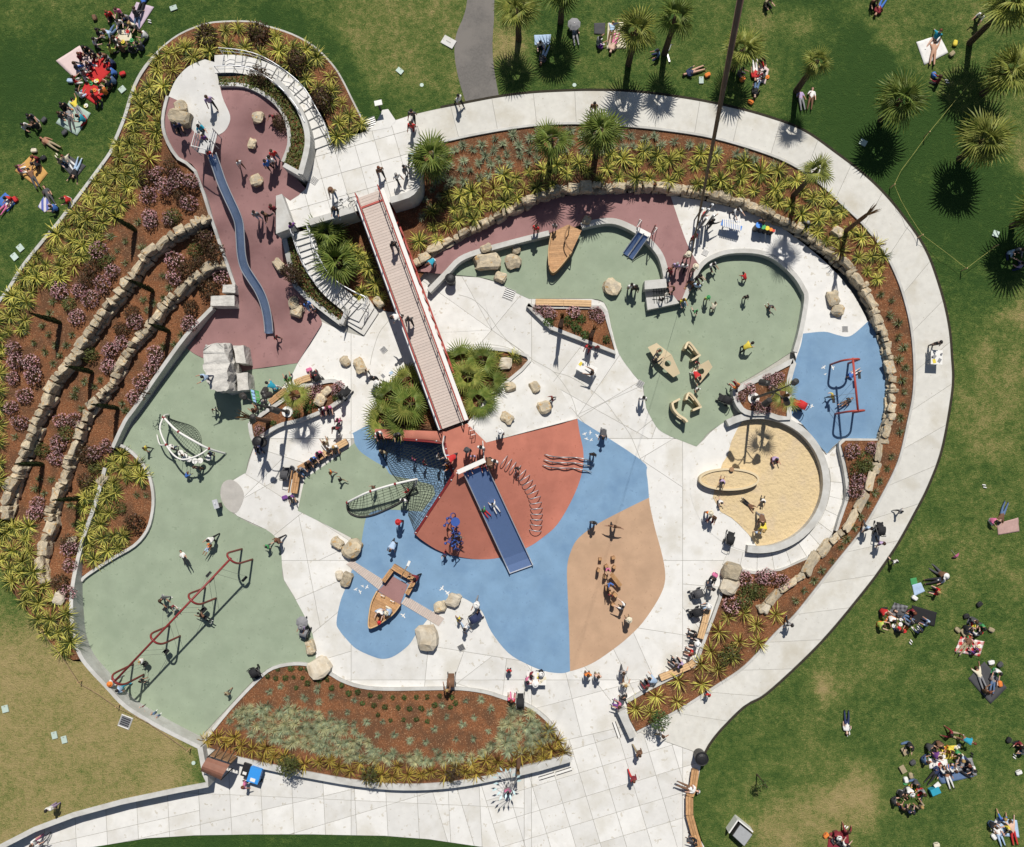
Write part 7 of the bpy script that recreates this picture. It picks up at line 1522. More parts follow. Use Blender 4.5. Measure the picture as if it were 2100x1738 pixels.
    for f in out.polygons:
        c = f.center; best = None; bt = 'shirt'
        for a_, b_, tg in segs:
            d = b_-a_; t = max(0, min(1, (c-a_).dot(d)/max(1e-9, d.length_squared))); dd = (c-a_-d*t).length
            if best is None or dd < best: best = dd; bt = tg
        idx.append(slots[bt])
    out.polygons.foreach_set('material_index', idx)
    hb = MB(); c = V[hd]+hu*.03-hf*.02; q = Matrix((Vector((1, 0, 0)), hf, hu)).transposed(); vs = []; fs = []
    nu, nv = 12, 6
    vs.append(c+q @ Vector((0, -.012, .122)))
    for j in range(1, nv+1):
        th = radians(100)*j/nv
        for i in range(nu):
            ph = 2*pi*i/nu; fr = 1.0 if sin(ph) < .35 else max(.45, 1-.5*(sin(ph)-.35)/.65); tt = th*fr
            vs.append(c+q @ Vector((.112*sin(tt)*cos(ph), .130*sin(tt)*sin(ph)-.012, .122*cos(tt)-(.03 if j == nv and sin(ph) < 0 else 0))))
    for i in range(nu): fs.append((0, 1+i, 1+(i+1) % nu))
    for j in range(nv-1):
        for i in range(nu): a_ = 1+j*nu+i; b_ = 1+j*nu+(i+1) % nu; fs.append((a_, a_+nu, b_+nu, b_))
    hb.add(vs, fs)
    ht = MB(); ct = V[hd]+hu*.05
    def ring(r, z): return [ct+q @ Vector((r*cos(k*pi/8), r*1.1*sin(k*pi/8), z)) for k in range(16)]
    R = [ring(.20, -.01), ring(.12, .015), ring(.11, .09), ring(.06, .115)]; vv = [v for r in R for v in r]; ff = [(j*16+k, j*16+(k+1) % 16, (j+1)*16+(k+1) % 16, (j+1)*16+k) for j in range(3) for k in range(16)]+[tuple(48+k for k in range(16))]
    ht.add(vv, ff)
    hm, hh = hb.mesh('hair', HAIRM['k'], True), ht.mesh('hat', fabric('w'), True)
    for m in (out, hm, hh):
        if rotx: m.transform(Matrix.Rotation(radians(rotx), 4, 'X'))
        if rotx or zoff: m.transform(Matrix.Translation((0, 0, zoff)))
    return out, hm, hh
POSE = {
 'st': person_mesh('person_standing', arms=((4, 9, 18), (-4, 9, 12))),
 'wk': person_mesh('person_walking', hipz=.90, lean=4, legs=((24, 3, 8), (-20, 3, 22)), arms=((-22, 8, 18), (24, 8, 25))),
 'w2': person_mesh('person_walking', hipz=.90, lean=5, legs=((-18, 3, 26), (26, 3, 6)), arms=((26, 9, 30), (-20, 9, 14))),
 'rn': person_mesh('person_running', hipz=.90, lean=14, legs=((45, 4, 45), (-30, 4, 55)), arms=((-40, 14, 80), (45, 14, 85))),
 'bd': person_mesh('person_bending', hipz=.86, lean=62, legs=((8, 6, 10), (-6, 6, 14)), arms=((20, 10, 10), (28, 10, 12)), head=-15),
 'rc': person_mesh('person_reaching', lean=12, legs=((10, 5, 6), (-8, 5, 12)), arms=((80, 12, 10), (60, 14, 20))),
 'au': person_mesh('person_arms_out', arms=((10, 80, 8), (10, 78, 6)), legs=((12, 8, 10), (-10, 8, 12))),
 'pu': person_mesh('person_pushing', hipz=.90, lean=14, legs=((18, 4, 8), (-18, 4, 14)), arms=((48, 6, 35), (48, 6, 35))),
 'sb': person_mesh('person_seated', hipz=.55, lean=6, legs=((84, 8, 82), (82, 10, 86)), arms=((26, 6, 68), (24, 6, 72)), head=8),
 'sg': person_mesh('person_seated', hipz=.14, lean=12, legs=((78, 14, 28), (72, 16, 40)), arms=((34, 7, 70), (28, 8, 75)), head=10),
 'sc': person_mesh('person_seated', hipz=.14, lean=16, legs=((72, 48, 60), (72, 48, 62)), arms=((30, 8, 78), (28, 8, 75)), head=14, cross=40),
 'sa': person_mesh('person_seated', hipz=.14, lean=-24, legs=((82, 10, 10), (86, 8, 14)), arms=((-42, 20, 6), (-46, 20, 4)), head=12),
 'kn': person_mesh('person_kneeling', hipz=.46, lean=20, legs=((2, 8, 92), (6, 8, 96)), arms=((40, 12, 40), (36, 12, 45)), head=16),
 'lb': person_mesh('person_lying', hipz=.92, legs=((2, 4, 6), (6, 5, 14)), arms=((8, 14, 12), (4, 20, 100)), rotx=90, zoff=.13),
 'lf': person_mesh('person_lying', hipz=.92, legs=((0, 4, 4), (0, 4, 10)), arms=((150, 24, 20), (160, 20, 30)), rotx=-90, zoff=.13),
 'hg': person_mesh('person_climbing', hipz=.85, lean=10, legs=((50, 10, 60), (10, 10, 20)), arms=((140, 14, 15), (150, 12, 10))),
}
VERB = {'st': 'standing', 'wk': 'walking', 'w2': 'walking', 'rn': 'running', 'bd': 'bending', 'rc': 'reaching out', 'au': 'with arms spread', 'pu': 'pushing', 'sb': 'seated', 'sg': 'sitting', 'sc': 'cross-legged', 'sa': 'leaning back', 'kn': 'kneeling', 'lb': 'lying', 'lf': 'sprawled', 'hg': 'climbing'}
MIDZ = {'st': .95, 'wk': .9, 'w2': .9, 'rn': .9, 'bd': .8, 'rc': .9, 'au': .9, 'pu': .9, 'sb': .6, 'sg': .3, 'sc': .3, 'sa': .25, 'kn': .5, 'lb': .15, 'lf': .15, 'hg': .9}
rpz = random.Random(21)
def person(x, y, pose, head, shirt, pants, hair, opts, place):
    kid = 'c' in opts; z = None
    for w in opts.split(','):
        if w.startswith('z'): z = float(w[1:])
    z = gz(x, y) if z is None else z
    sc = (rpz.uniform(.60, .72) if kid else rpz.uniform(.90, 1.0)); p = P(x, y, z+MIDZ[pose]*sc)
    body, hm, hh = POSE[pose]
    who = 'child' if kid else 'person'
    o = bpy.data.objects.new('person', body); COL.objects.link(o); rz = -radians(head+(180 if pose == 'lb' else 0))
    off = Vector((0, 0, 0))
    if pose in ('lb', 'lf'): off = Matrix.Rotation(rz, 3, 'Z') @ Vector((0, (.85 if pose == 'lb' else -.85)*sc, 0))
    if pose in ('sg', 'sa', 'sc'): off = Matrix.Rotation(rz, 3, 'Z') @ Vector((0, -.18*sc, 0))
    o.location = (p.x+off.x, p.y+off.y, z+.01); o.rotation_euler = (0, 0, rz); o.scale = (sc, sc, sc)
    sk = rpz.choice(SKIN)
    long_ = shirt in 'kdgnmu' and rpz.random() < .6; shorts = ('S' in opts) or (kid and rpz.random() < .4)
    ms = [sk, sk if shirt == 's' else fabric(shirt), fabric(pants) if pants != 's' else sk, fabric(rpz.choice('kwdu')), fabric(shirt) if long_ else sk, sk if shorts or pants == 's' else fabric(pants)]
    for i, m in enumerate(ms): o.material_slots[i].link = 'OBJECT'; o.material_slots[i].material = m
    t1 = 'bare-chested' if shirt == 's' else 'in '+COLS[shirt][0]; t2 = '' if pants == 's' else (' and ' if shirt != 's' else ' in ')+COLS[pants][0]
    tag(o, f'{who} {t1}{t2} {VERB[pose]} {place}', 'person', place and 'people '+place)
    if hair in HAIR:
        h = link('hair', hm, o); h.material_slots[0].link = 'OBJECT'; h.material_slots[0].material = HAIRM[hair]
    else:
        h = link('hat', hh, o); h.material_slots[0].link = 'OBJECT'; h.material_slots[0].material = fabric({'t': 'c'}.get(hair.lower(), hair.lower()))
        link('hair', hm, o)
    return o
PEOPLE = '''
11 950 105 sg 175 p h b - in the topmost left picnic
11 880 130 sg 150 r k r - in the topmost left picnic
11 1090 150 sa 190 d j b - in the topmost left picnic
11 1140 30 lf 20 b k y - in the topmost left picnic
11 890 240 sa 30 l j b - in the topmost left picnic
11 800 265 sg 90 k g k - in the topmost left picnic
11 770 340 sc 80 w k k - in the topmost left picnic
11 895 395 sc 20 i k k - in the topmost left picnic
11 985 385 sc 0 u k b - in the topmost left picnic
11 1060 390 sc 345 k d k - in the topmost left picnic
11 1120 370 sg 320 d n k - in the topmost left picnic
11 1150 285 sc 280 w d b - in the topmost left picnic
11 1060 215 sc 200 c k y - in the topmost left picnic
11 960 190 sc 170 w g k - in the topmost left picnic
11 690 400 sc 170 k k k - around the red blanket
11 650 455 sc 120 m k r - around the red blanket
11 625 535 sg 90 d b b - around the red blanket
11 750 450 sc 180 k h k - around the red blanket
11 830 455 sc 200 u g k - around the red blanket
11 890 510 sg 235 n k k - around the red blanket
11 900 585 sc 260 b n k - around the red blanket
11 895 650 sg 280 j k b - around the red blanket
11 610 640 sg 60 r w b - around the red blanket
11 645 745 sg 30 w l k - around the red blanket
11 830 730 sc 310 o k k - around the red blanket
11 770 800 kn 0 r d b - around the red blanket
11 680 590 sc 110 g w k - around the red blanket
11 520 860 sg 140 k k k - on the pale green blanket
11 560 950 lb 345 g d b - on the pale green blanket
11 615 865 lf 330 y g k - on the pale green blanket
11 650 955 sc 280 t r k - on the pale green blanket
11 500 930 sg 110 d s b - on the pale green blanket
11 255 950 sg 140 d g k - beside the bare-chested sunbather
11 290 1005 sg 320 k h b - beside the bare-chested sunbather
11 210 1020 sg 110 w k k - beside the bare-chested sunbather
11 400 1150 lb 300 s h b - near the left edge
11 170 1355 sg 70 p w b - on the orange blanket
11 285 1280 sg 200 m d r - on the orange blanket
11 265 1430 lf 330 u d k - on the orange blanket
11 290 1330 sc 230 k u k - on the orange blanket
11 560 1310 sa 140 c w r - on the dark blanket by the flax
11 610 1350 lf 200 k l b - on the dark blanket by the flax
11 500 1300 sg 120 h j k - on the dark blanket by the flax
11 50 1650 lb 40 w p b - at the blue blanket on the left edge
11 70 1600 sc 200 r n k - at the blue blanket on the left edge
11 390 1570 lb 330 d d k - beside the striped towel
11 430 1670 sg 270 b k b - beside the striped towel
11 535 1605 sc 250 r w b - beside the striped towel
11 1680 810 wk 160 q k b - on the white slide pad
11 1610 1030 rc 150 t k k - at the head of the long slide
11 1640 1110 st 170 v n b c,z4.95 at the head of the long slide
11 1680 1230 sb 160 r b k c,z4.9 at the head of the long slide
11 1430 1010 sb 160 n k k z4.5 on the joined boulders
11 1920 1310 wk 150 w u r c on the upper maroon slope
12 160 1240 st 160 r j b - by the shaded wall end
12 140 1290 st 200 w n k - by the shaded wall end
12 110 1320 st 140 b k k - by the shaded wall end
12 150 930 kn 200 m k k c under the bronze shrub
12 1640 800 wk 140 w k k - on the ring path below the asphalt path
12 1270 920 wk 190 d k k - just above the upper plaza
12 1265 1015 wk 190 r m b - at the path mouth of the upper plaza
12 1245 1275 rc 100 l k k - by the bent parapet
12 1210 1360 st 120 g g k - by the bent parapet
12 1145 1420 w2 140 w k g - by the bent parapet
12 1010 1370 wk 160 u k r - walking onto the bridge
12 630 1540 wk 170 h j u - on the upper plaza near the bicycle
12 655 1680 sb 180 k j b z3.15 on the parapet above the palms
13 690 860 wk 190 u d k - on the upper ring path
13 1820 1690 rc 150 w d k - playing the xylophone
13 260 370 sg 170 w n k - in the palm shade on the upper lawn
13 290 440 lb 200 d l b - in the palm shade on the upper lawn
13 535 270 lb 350 w g G - under the tall top palm
13 830 260 lf 10 l u y - on the cream blanket
13 850 340 lb 200 s p b - on the cream blanket
13 740 330 sg 60 g w k - on the cream blanket
13 1190 435 sg 250 j n k - beside the kick scooter
13 1490 570 lb 250 n s b - at the pale lid on the upper lawn
13 1980 560 lb 180 r w k - among scattered bags behind the kite line
13 2040 600 sg 250 w m k - among scattered bags behind the kite line
13 1990 700 lb 190 k j b - among scattered bags behind the kite line
13 1870 580 sg 120 d d k - among scattered bags behind the kite line
13 2030 500 sg 170 k r b - among scattered bags behind the kite line
14 315 800 lb 350 q g y - left of the slender palm
14 395 790 lb 10 w u b - right of the slender palm
14 1380 320 sa 210 t s r - on the white blanket
14 1375 430 lf 10 s s b - on the white blanket
14 1400 640 sg 300 m k b - beside the blue bag below the white blanket
14 1750 130 kn 220 w d k - at the top right near the tallest palm
14 900 30 sg 170 u k k - at the top edge right of the kite line
14 950 50 lb 210 m b b - at the top edge right of the kite line
14 50 30 sg 150 h k k - at the top edge by the bare patch
21 1660 1350 rc 250 l n k z2.7 on the white climbing rock
21 1720 1610 wk 170 c d b c beside the rock tower
22 310 140 wk 150 v d k - at the head of the lower stair
22 20 50 st 170 g l k - on the maroon slope by the wedge wall
22 95 50 w2 200 u k k - on the maroon slope by the wedge wall
22 155 0 st 180 m k b - on the maroon slope by the wedge wall
22 1120 290 wk 160 k d k z2.82 on the bridge near its top
22 1170 860 bd 250 w k k z2.82 at the bridge rail
22 1245 890 wk 170 d k k z2.82 on the bridge with the stroller pair
22 430 760 sb 150 b l k z.5 in the shade beside two touching boulders
22 480 800 sg 200 w r k c,z.1 in the shade beside two touching boulders
22 175 1030 hg 120 m k k c at the foot of the long slide
22 1440 410 bd 220 t w r - at the mouth of the maroon path
22 905 1300 wk 170 c d b c beside the angular boulder
22 960 1360 st 160 k g k - near the table by the left palm thicket
22 990 1400 wk 150 w u w - near the table by the left palm thicket
22 280 1375 sb 340 e k k z.1 on the bench at the planter top
22 170 1430 bd 300 t w k - with the bright bag at the planter bench
22 90 1550 sb 320 g d g z.1 on the planter bench
22 20 1620 sb 310 u k b z.1 on the planter bench
22 490 1350 sb 340 m k k z.05 at the right end of the planter-top bench
22 550 1600 sb 160 w m k z.05 on the curb under the left lamp
22 600 1590 sb 170 p k b z.05 on the curb under the left lamp
22 680 1690 st 200 p r b c on the plaza below the left planter
22 700 1500 st 240 k w k - beside the black stroller at the planter tip
23 225 160 st 200 r u b z.58 on the maroon path left of the plank boat
23 375 140 st 190 g k k c,z.72 on the plank boat
23 1560 60 rc 60 r k k c among the chime poles
23 1620 120 rc 60 k d k - among the chime poles
23 1490 230 st 150 m d b - among the chime poles
23 2025 110 st 190 u k k - behind the drums
23 1435 380 st 180 c m c z.58 at the neck of the maroon path
23 1345 460 st 200 q k g z.58 at the neck of the maroon path
23 1295 500 st 230 m k r z.58 at the neck of the maroon path
23 1410 460 wk 190 w k k z.58 at the neck of the maroon path
23 1490 480 st 150 h d c z.58 at the neck of the maroon path
23 1520 545 sb 140 k u k z.2 on the wall by the kite line foot
23 1630 450 sb 150 w d k z.2 on the wall by the right green hollow
23 1510 620 st 200 l k k - below the kite line on green rubber
23 1470 600 sb 220 u w b z.1 below the kite line on green rubber
23 1330 640 rc 250 u d b c,z.58 at the ropes of the climbing block
23 1235 735 hg 340 d k k c,z.62 on the lower slab of the climbing block
23 1395 735 sb 160 y l b z.15 on the corner of the climbing block
23 1500 820 rn 160 e k k c in the right green hollow
23 1595 720 st 180 i d e c in the right green hollow
23 1640 800 bd 20 c u b c in the right green hollow
23 1900 560 bd 330 r m k c in the right green hollow
23 1905 710 st 190 k d k c in the right green hollow
23 2095 780 kn 150 d u b c in the right green hollow
23 1890 1115 bd 60 y k k - in the right green hollow
23 985 625 st 170 w n k - left of the climbing block
23 1020 640 st 200 k d k - left of the climbing block
23 1210 1140 st 180 u k r c,z.3 in the hole of the folded panel
23 1165 1230 rc 40 k d k - below the folded panel
23 1515 1230 hg 200 m k k c between the tan walls
23 1495 1310 bd 150 r w k - beside the tilted panel
23 1520 1440 rn 200 w g b c below the tilted panel
23 645 1110 wk 200 r m b - by the three-sided planter tip
23 715 1110 st 180 m u r c by the three-sided planter tip
23 680 1320 rc 290 u w k - at the white craft table
23 355 1520 wk 260 m k r c on the concrete mound
23 1080 1520 st 180 w l k - at the green edge by the tan walls
23 1830 1430 sb 320 o m r z.4 on the corner of the right lamp planter
24 1400 1080 st 180 k k k - behind the stall table
24 350 130 sg 200 d j g z1.2 on the stones above the music corner
24 735 1320 lb 240 b w r c,z.55 on the upper swing of the blue set
24 670 1550 lb 60 k u b c,z.55 on the lower swing of the blue set
24 560 1500 rn 280 y k y c left of the blue swing set
24 2000 360 sc 120 l n k - in the deep shade at the right edge
24 2060 340 sc 200 g d b - in the deep shade at the right edge
24 2060 450 sc 300 q n k - in the deep shade at the right edge
31 1170 245 wk 110 y k b c left of the arched net
31 1390 250 hg 60 k n b c among the hanging discs
31 1475 310 hg 20 w d b c among the hanging discs
31 1690 290 st 260 n k r c among the hanging discs
31 1580 400 st 200 k u b - below the hanging discs
31 1490 475 bd 40 b g r c below the hanging discs
31 1705 970 pu 230 w k k - by the top of the long swing
31 1665 1045 lb 30 o l y c,z.6 on the top seat of the long swing
31 1475 1125 lb 330 w k k c,z.8 swinging high left of the long swing
31 1300 1445 pu 130 d g b - left of the long swing
31 1385 1510 sb 140 m w k c,z.25 on a middle seat of the long swing
31 1640 1600 lf 300 u k k c,z.6 on the far side of the long swing
31 2070 230 sb 170 n k k z.05 at the left end of the lamp planter
32 675 30 wk 200 p k b c heading from the left planter
32 660 85 wk 190 m d k - heading from the left planter
32 580 210 sb 330 h c b z.0 on the crowded bench
32 600 245 sb 150 w g b z.0 on the crowded bench
32 650 230 sb 170 w h y z.0 on the crowded bench
32 520 280 sb 150 p k k z.0 on the crowded bench
32 475 325 sb 150 b d k z.0 on the crowded bench
32 430 360 sb 150 u k k z.0 on the crowded bench
32 370 415 sb 130 g j b z.0 on the crowded bench
32 300 630 sb 160 v h k z.0 at the lower end of the left bench
32 620 440 wk 290 o g b c on the small green rubber
32 700 500 rn 300 k h k c on the small green rubber
32 1000 120 sb 160 w k k z1.2 on the red deck above the net
32 1150 130 sb 170 d k k z1.4 on the red deck above the net
32 1035 275 st 200 h d k - left of the corner net
32 1280 340 hg 30 p k b c,z.4 in the shade of the corner net
32 1360 370 hg 60 m k k c,z.5 in the shade of the corner net
32 1470 325 hg 60 w k k c,z1.2 near the top of the corner net
32 1570 320 sb 240 l b b z2.3 at the net edge by the bridge foot
32 1610 310 bd 240 r d b - at the net edge by the bridge foot
32 1710 260 st 170 d k d - on the red mound top
32 1755 310 st 180 q m b c on the red mound top
32 1820 240 st 190 w k k - on the red mound top
32 1880 330 bd 160 u k b - at the top of the wide slide
32 1930 350 st 200 w u k - at the top of the wide slide
32 1720 430 sg 150 b v k c,z2.72 at the top of the wide slide
32 1840 400 sg 160 m n k c,z2.72 at the top of the wide slide
32 1555 395 hg 250 o k b c,z1.6 on the mound edge
32 1630 520 sb 190 y k k c,z1.2 beside the wide slide
32 1855 760 sa 140 e r b c,z1.62 halfway down the wide slide
32 1930 720 sa 150 w w k c,z1.72 halfway down the wide slide
32 965 560 hg 250 u d b c,z.4 on the rope web
32 1235 590 hg 300 r d b c,z.3 on the rope web
32 1200 660 st 190 w k k - below the rope web
32 1165 830 st 180 m k R - on blue rubber left of the red mound
32 1120 1000 bd 200 l d b - on blue rubber left of the red mound
32 1600 905 hg 200 g k k c at the blue stalks
32 1650 950 st 220 w m b c at the blue stalks
32 1600 950 rc 120 d k k - at the blue stalks
32 1530 1095 rn 200 n m b c below the blue stalks
32 1310 1280 rc 260 m k k - beside the stern bench
32 1010 1565 sc 200 w l k z.5 in the bow of the play boat
32 1075 1555 sc 250 l c t z.5 in the bow of the play boat
32 1015 1640 sb 320 r k R c,z.1 at the bow rail of the play boat
32 1790 1480 pu 200 w g W - behind the navy stroller
32 1640 1610 wk 130 y k b c leading the navy stroller
32 1690 1680 wk 140 w l k - leading the navy stroller
32 200 980 wk 240 u k r - at the left green edge
32 115 1030 wk 240 e d k c at the left green edge
32 400 1650 pu 200 q k G - with the pale-shaded stroller
32 1975 115 st 190 w k w - on the concrete mound rim
33 770 100 bd 190 d g k - by the painted birds
33 680 295 st 190 k k k - at the end of the wavy rails
33 75 400 hg 180 k h k c inside the hoops
33 685 840 st 190 d k k - on blue rubber above the tan rubber
33 850 870 au 190 u k b - at the top of the tan rubber
33 800 1210 hg 180 p q b c,z.4 among the timber blocks
33 815 1330 hg 150 b l b c,z.7 among the timber blocks
33 820 1420 st 200 m u k c,z.1 among the timber blocks
33 925 1510 rc 300 w d k - at the bottom of the timber blocks
33 965 1610 st 340 c h t - below the timber blocks
33 1610 760 st 180 o k T - left of the sand pit
33 1640 790 sb 200 u m b z.2 left of the sand pit
33 1720 500 kn 200 q k k c,z.55 in the oval sand tray
33 1695 665 kn 160 w k k c by the oval sand tray
33 1920 690 lf 130 u k b c on the sand
33 2045 655 kn 200 w k k c on the sand
33 2030 780 bd 180 u g b - on the sand
33 2045 840 bd 190 y k y - on the sand
33 1995 920 st 190 l u y c on the sand
34 105 340 sg 160 q m k - alone in the sun on the sand
33 1640 1280 sb 200 k d k z.1 at the boulder by the strollers
33 1630 1370 st 180 d k k - at the boulder by the strollers
33 1610 1500 sb 250 w l w z.0 on the bench by the strollers
34 850 880 wk 200 l d k - left on the ring path trio
34 950 1000 wk 190 q k b - lowest of the ring path trio
34 1100 750 w2 80 g k k c on the right ring path
34 220 1650 wk 200 g k k - on the ring path by the lower bed
34 1060 1150 wk 160 w k k c stepping onto the right lawn
34 1410 1230 sa 310 u d w - sunbathing on the right lawn
34 1400 1300 lb 80 w k b - sunbathing on the right lawn
34 1390 1390 sg 290 r k y - beside the pale cloth on the right lawn
34 1930 760 lf 200 u j k - by the dusty pink cloth
34 1855 830 sg 120 p w k - by the dusty pink cloth
34 980 1560 sc 130 r k r - at the checked grey blanket
34 960 1660 sg 100 i o b - at the checked grey blanket
34 1040 1620 sc 160 w o k - at the checked grey blanket
34 1200 1560 sg 230 m k r - at the checked grey blanket
34 1310 1640 sg 300 l n k - at the checked grey blanket
34 1180 1640 sc 340 g k k - at the checked grey blanket
34 1690 1630 sg 180 d g b - at the red gingham cloth
34 1760 1680 sc 230 e d k - at the red gingham cloth
44 1630 120 lb 40 u h r - at the red gingham cloth
44 1750 380 lf 340 c g b - on the black blanket
44 1850 420 lb 10 g j k - on the black blanket
44 1880 340 sg 200 w e k - on the black blanket
44 680 740 lb 180 w n b - alone on the lower right lawn
44 1180 930 sc 200 k j k - in the big lower right picnic
44 1350 940 sg 120 d k k - in the big lower right picnic
44 1420 920 sc 170 u k k - in the big lower right picnic
44 1540 840 sa 110 m h k - in the big lower right picnic
44 1620 870 bd 110 t s r - in the big lower right picnic
44 1500 960 sg 200 y o b - in the big lower right picnic
44 1310 1040 sg 70 j n b - in the big lower right picnic
44 1590 1030 sc 260 l g y - in the big lower right picnic
44 1460 1120 sc 350 w j k - in the big lower right picnic
44 1530 1110 sg 350 w b b - in the big lower right picnic
44 1490 1180 lb 340 s w b - in the big lower right picnic
44 1680 1110 sg 260 w d k - in the big lower right picnic
44 1600 1120 lb 300 g k k - in the big lower right picnic
44 1180 1290 sc 170 w d W - in the small circle below
44 1280 1300 sg 240 g r b - in the small circle below
44 1070 1370 sg 80 d k r - in the small circle below
44 1190 1440 sg 0 n k k - in the small circle below
44 1260 1400 sc 320 h d y - in the small circle below
44 600 1640 sg 170 m u W - on the maroon cloth at the bottom edge
44 660 1640 sa 200 m m b - on the maroon cloth at the bottom edge
44 670 1710 sc 30 w k k - on the maroon cloth at the bottom edge
44 1900 1540 sa 200 b w y - on the painted cloth
44 2010 1620 lf 350 s r b - on the painted cloth
44 1900 1640 lb 340 w l b - on the painted cloth
44 1400 1000 sc 100 v k b - in the big lower right picnic
44 1560 990 sg 210 e k k - in the big lower right picnic
44 1640 1070 sc 280 k n r - in the big lower right picnic
44 1380 1150 lb 40 n k k - in the big lower right picnic
44 1230 1230 sc 200 d j k - in the small circle below
44 1120 1310 sg 120 k g b - in the small circle below
44 1140 1420 sc 20 u n k - in the small circle below
34 1100 1700 sc 20 k n b - at the checked grey blanket
34 1250 1700 sg 330 n w k - at the checked grey blanket
34 1140 1590 lb 300 d j b - at the checked grey blanket
34 1720 1720 sc 350 w n k - at the red gingham cloth
34 1650 1690 sg 120 k k k - at the red gingham cloth
44 1700 160 sc 330 v d b - at the red gingham cloth
44 1800 480 sg 60 u k r - on the black blanket
44 1960 1590 sc 250 y k k - on the painted cloth
44 1850 1560 sg 130 k j b - on the painted cloth
44 620 1700 lb 300 d k b - on the maroon cloth at the bottom edge
11 720 530 sc 150 n w b - around the red blanket
11 860 680 sc 290 k u r - around the red blanket
11 1010 150 sc 190 g n k - in the topmost left picnic
11 930 330 sc 60 d w b - in the topmost left picnic
44 2060 920 sg 230 m k k - at the far right with the black bag
44 2085 960 sc 280 w j k - at the far right with the black bag
41 1145 240 sb 250 w c y c,z.3 in the pale tub swing
41 1130 400 sb 90 d k b c,z.3 in the lowest swing
41 910 415 wk 70 w g o - at the bottom arch of the long swing
41 975 465 wk 260 l t k - at the bottom arch of the long swing
41 1110 670 sb 40 u m k z.0 on the wall by the framed drain
41 1215 720 sb 30 p j k z.0 on the wall by the framed drain
41 1825 500 wk 230 h d b c by the corner of the bottom bed
41 1965 1230 wk 100 p k r - beside the blue cart
41 280 1700 pu 60 w p b - beside the bicycle at lower left
41 410 1420 st 180 w q k - on the yellow lawn by its wall
42 1555 480 pu 350 u k y - pushing the brown jogging stroller
42 2040 320 st 180 p k b c on the plaza above the bottom bed
42 2060 555 sb 0 p w b z-.1 on the bed curb at the right
43 30 560 sb 10 r p r z-.1 on the bed curb at the right
42 2035 1275 st 180 p d k - below the leaf sculpture
43 10 320 st 180 r k k c by the blue rubber tip
43 180 350 sb 100 m k k z.0 at the table on the blue edge
43 275 330 sb 230 k n W z.0 at the table on the blue edge
43 220 430 sb 0 w k W z.0 at the table on the blue edge
43 150 400 sb 80 p d k z.0 at the table on the blue edge
43 640 350 st 180 o u b - left of the pair on the lower plaza
43 720 360 st 190 s h b - right of the pair on the lower plaza
43 920 330 wk 20 g d b - leading the line on the lower plaza
43 935 430 wk 20 c u y - second in the line on the lower plaza
43 925 530 st 330 k w k - by the grey end block
43 895 600 sb 290 p v b z.3 on the grey end block
43 1110 450 sb 330 m k b z.0 on the end of the curb bench
43 1185 410 bd 300 l d k - on the end of the curb bench
43 1380 280 sb 320 q k k z.0 on the bent bench
43 1345 270 sb 310 g k b z.0 on the bent bench
43 1470 180 sb 290 r u r z.0 on the bent bench
43 1520 100 sb 280 w k W z.0 on the upper curb bench
43 1500 30 sb 280 k k k z.0 on the upper curb bench
43 1045 975 wk 150 u h b - on the lower plaza near the end block
43 1000 1180 wk 160 m r r - alone on the lower plaza
43 1230 830 wk 70 w h b - under the small dark tree
43 1600 510 wk 200 r k b c on the ring path beside golden flax
43 1440 1260 lb 110 w u w z.46 on the long lawn bench
43 1500 1690 sb 290 k d k z.0 at the bottom of the long lawn bench
'''
for ln in PEOPLE.strip().splitlines():
    f = ln.split(None, 9)
    if len(f) < 10 or f[9] == 'T': continue
    x, y = T(int(f[0]), float(f[1]), float(f[2])); person(x, y, f[3], float(f[4]), f[5], f[6], f[7], f[8], f[9])
# ================================================================== picnic things
def pattern_mat(name, a_, b_, sx, sy, kind):
    m = bpy.data.materials.new(name); m.use_nodes = True; nt = m.node_tree; b = nt.nodes['Principled BSDF']; b.inputs['Roughness'].default_value = .9
    tc = nt.nodes.new('ShaderNodeTexCoord'); sp = nt.nodes.new('ShaderNodeSeparateXYZ'); nt.links.new(tc.outputs['Object'], sp.inputs[0])
    def tri(k, s_):
        x = nt.nodes.new('ShaderNodeMath'); x.operation = 'MULTIPLY'; x.inputs[1].default_value = s_; nt.links.new(sp.outputs[k], x.inputs[0])
        y = nt.nodes.new('ShaderNodeMath'); y.operation = 'PINGPONG'; y.inputs[1].default_value = 1; nt.links.new(x.outputs[0], y.inputs[0])
        z = nt.nodes.new('ShaderNodeMath'); z.operation = 'GREATER_THAN'; z.inputs[1].default_value = .5; nt.links.new(y.outputs[0], z.inputs[0]); return z.outputs[0]
    u = tri(0, sx)
    if kind == 'check':
        v = tri(1, sy); w = nt.nodes.new('ShaderNodeMath'); w.operation = 'ADD'; nt.links.new(u, w.inputs[0]); nt.links.new(v, w.inputs[1]); h = nt.nodes.new('ShaderNodeMath'); h.operation = 'MULTIPLY'; h.inputs[1].default_value = .5; nt.links.new(w.outputs[0], h.inputs[0]); u = h.outputs[0]
    mx = nt.nodes.new('ShaderNodeMix'); mx.data_type = 'RGBA'; nt.links.new(u, mx.inputs[0]); mx.inputs[6].default_value = (*a_, 1); mx.inputs[7].default_value = (*b_, 1); nt.links.new(mx.outputs[2], b.inputs['Base Color']); return m
GING = pattern_mat('gingham', (.70, .66, .62), (.50, .03, .03), 5, 5, 'check'); STRP = pattern_mat('stripes', (.62, .58, .62), (.10, .13, .40), 6, 6, 'stripe'); CHK = pattern_mat('grey_check', (.20, .20, .21), (.04, .04, .045), 7, 7, 'check')
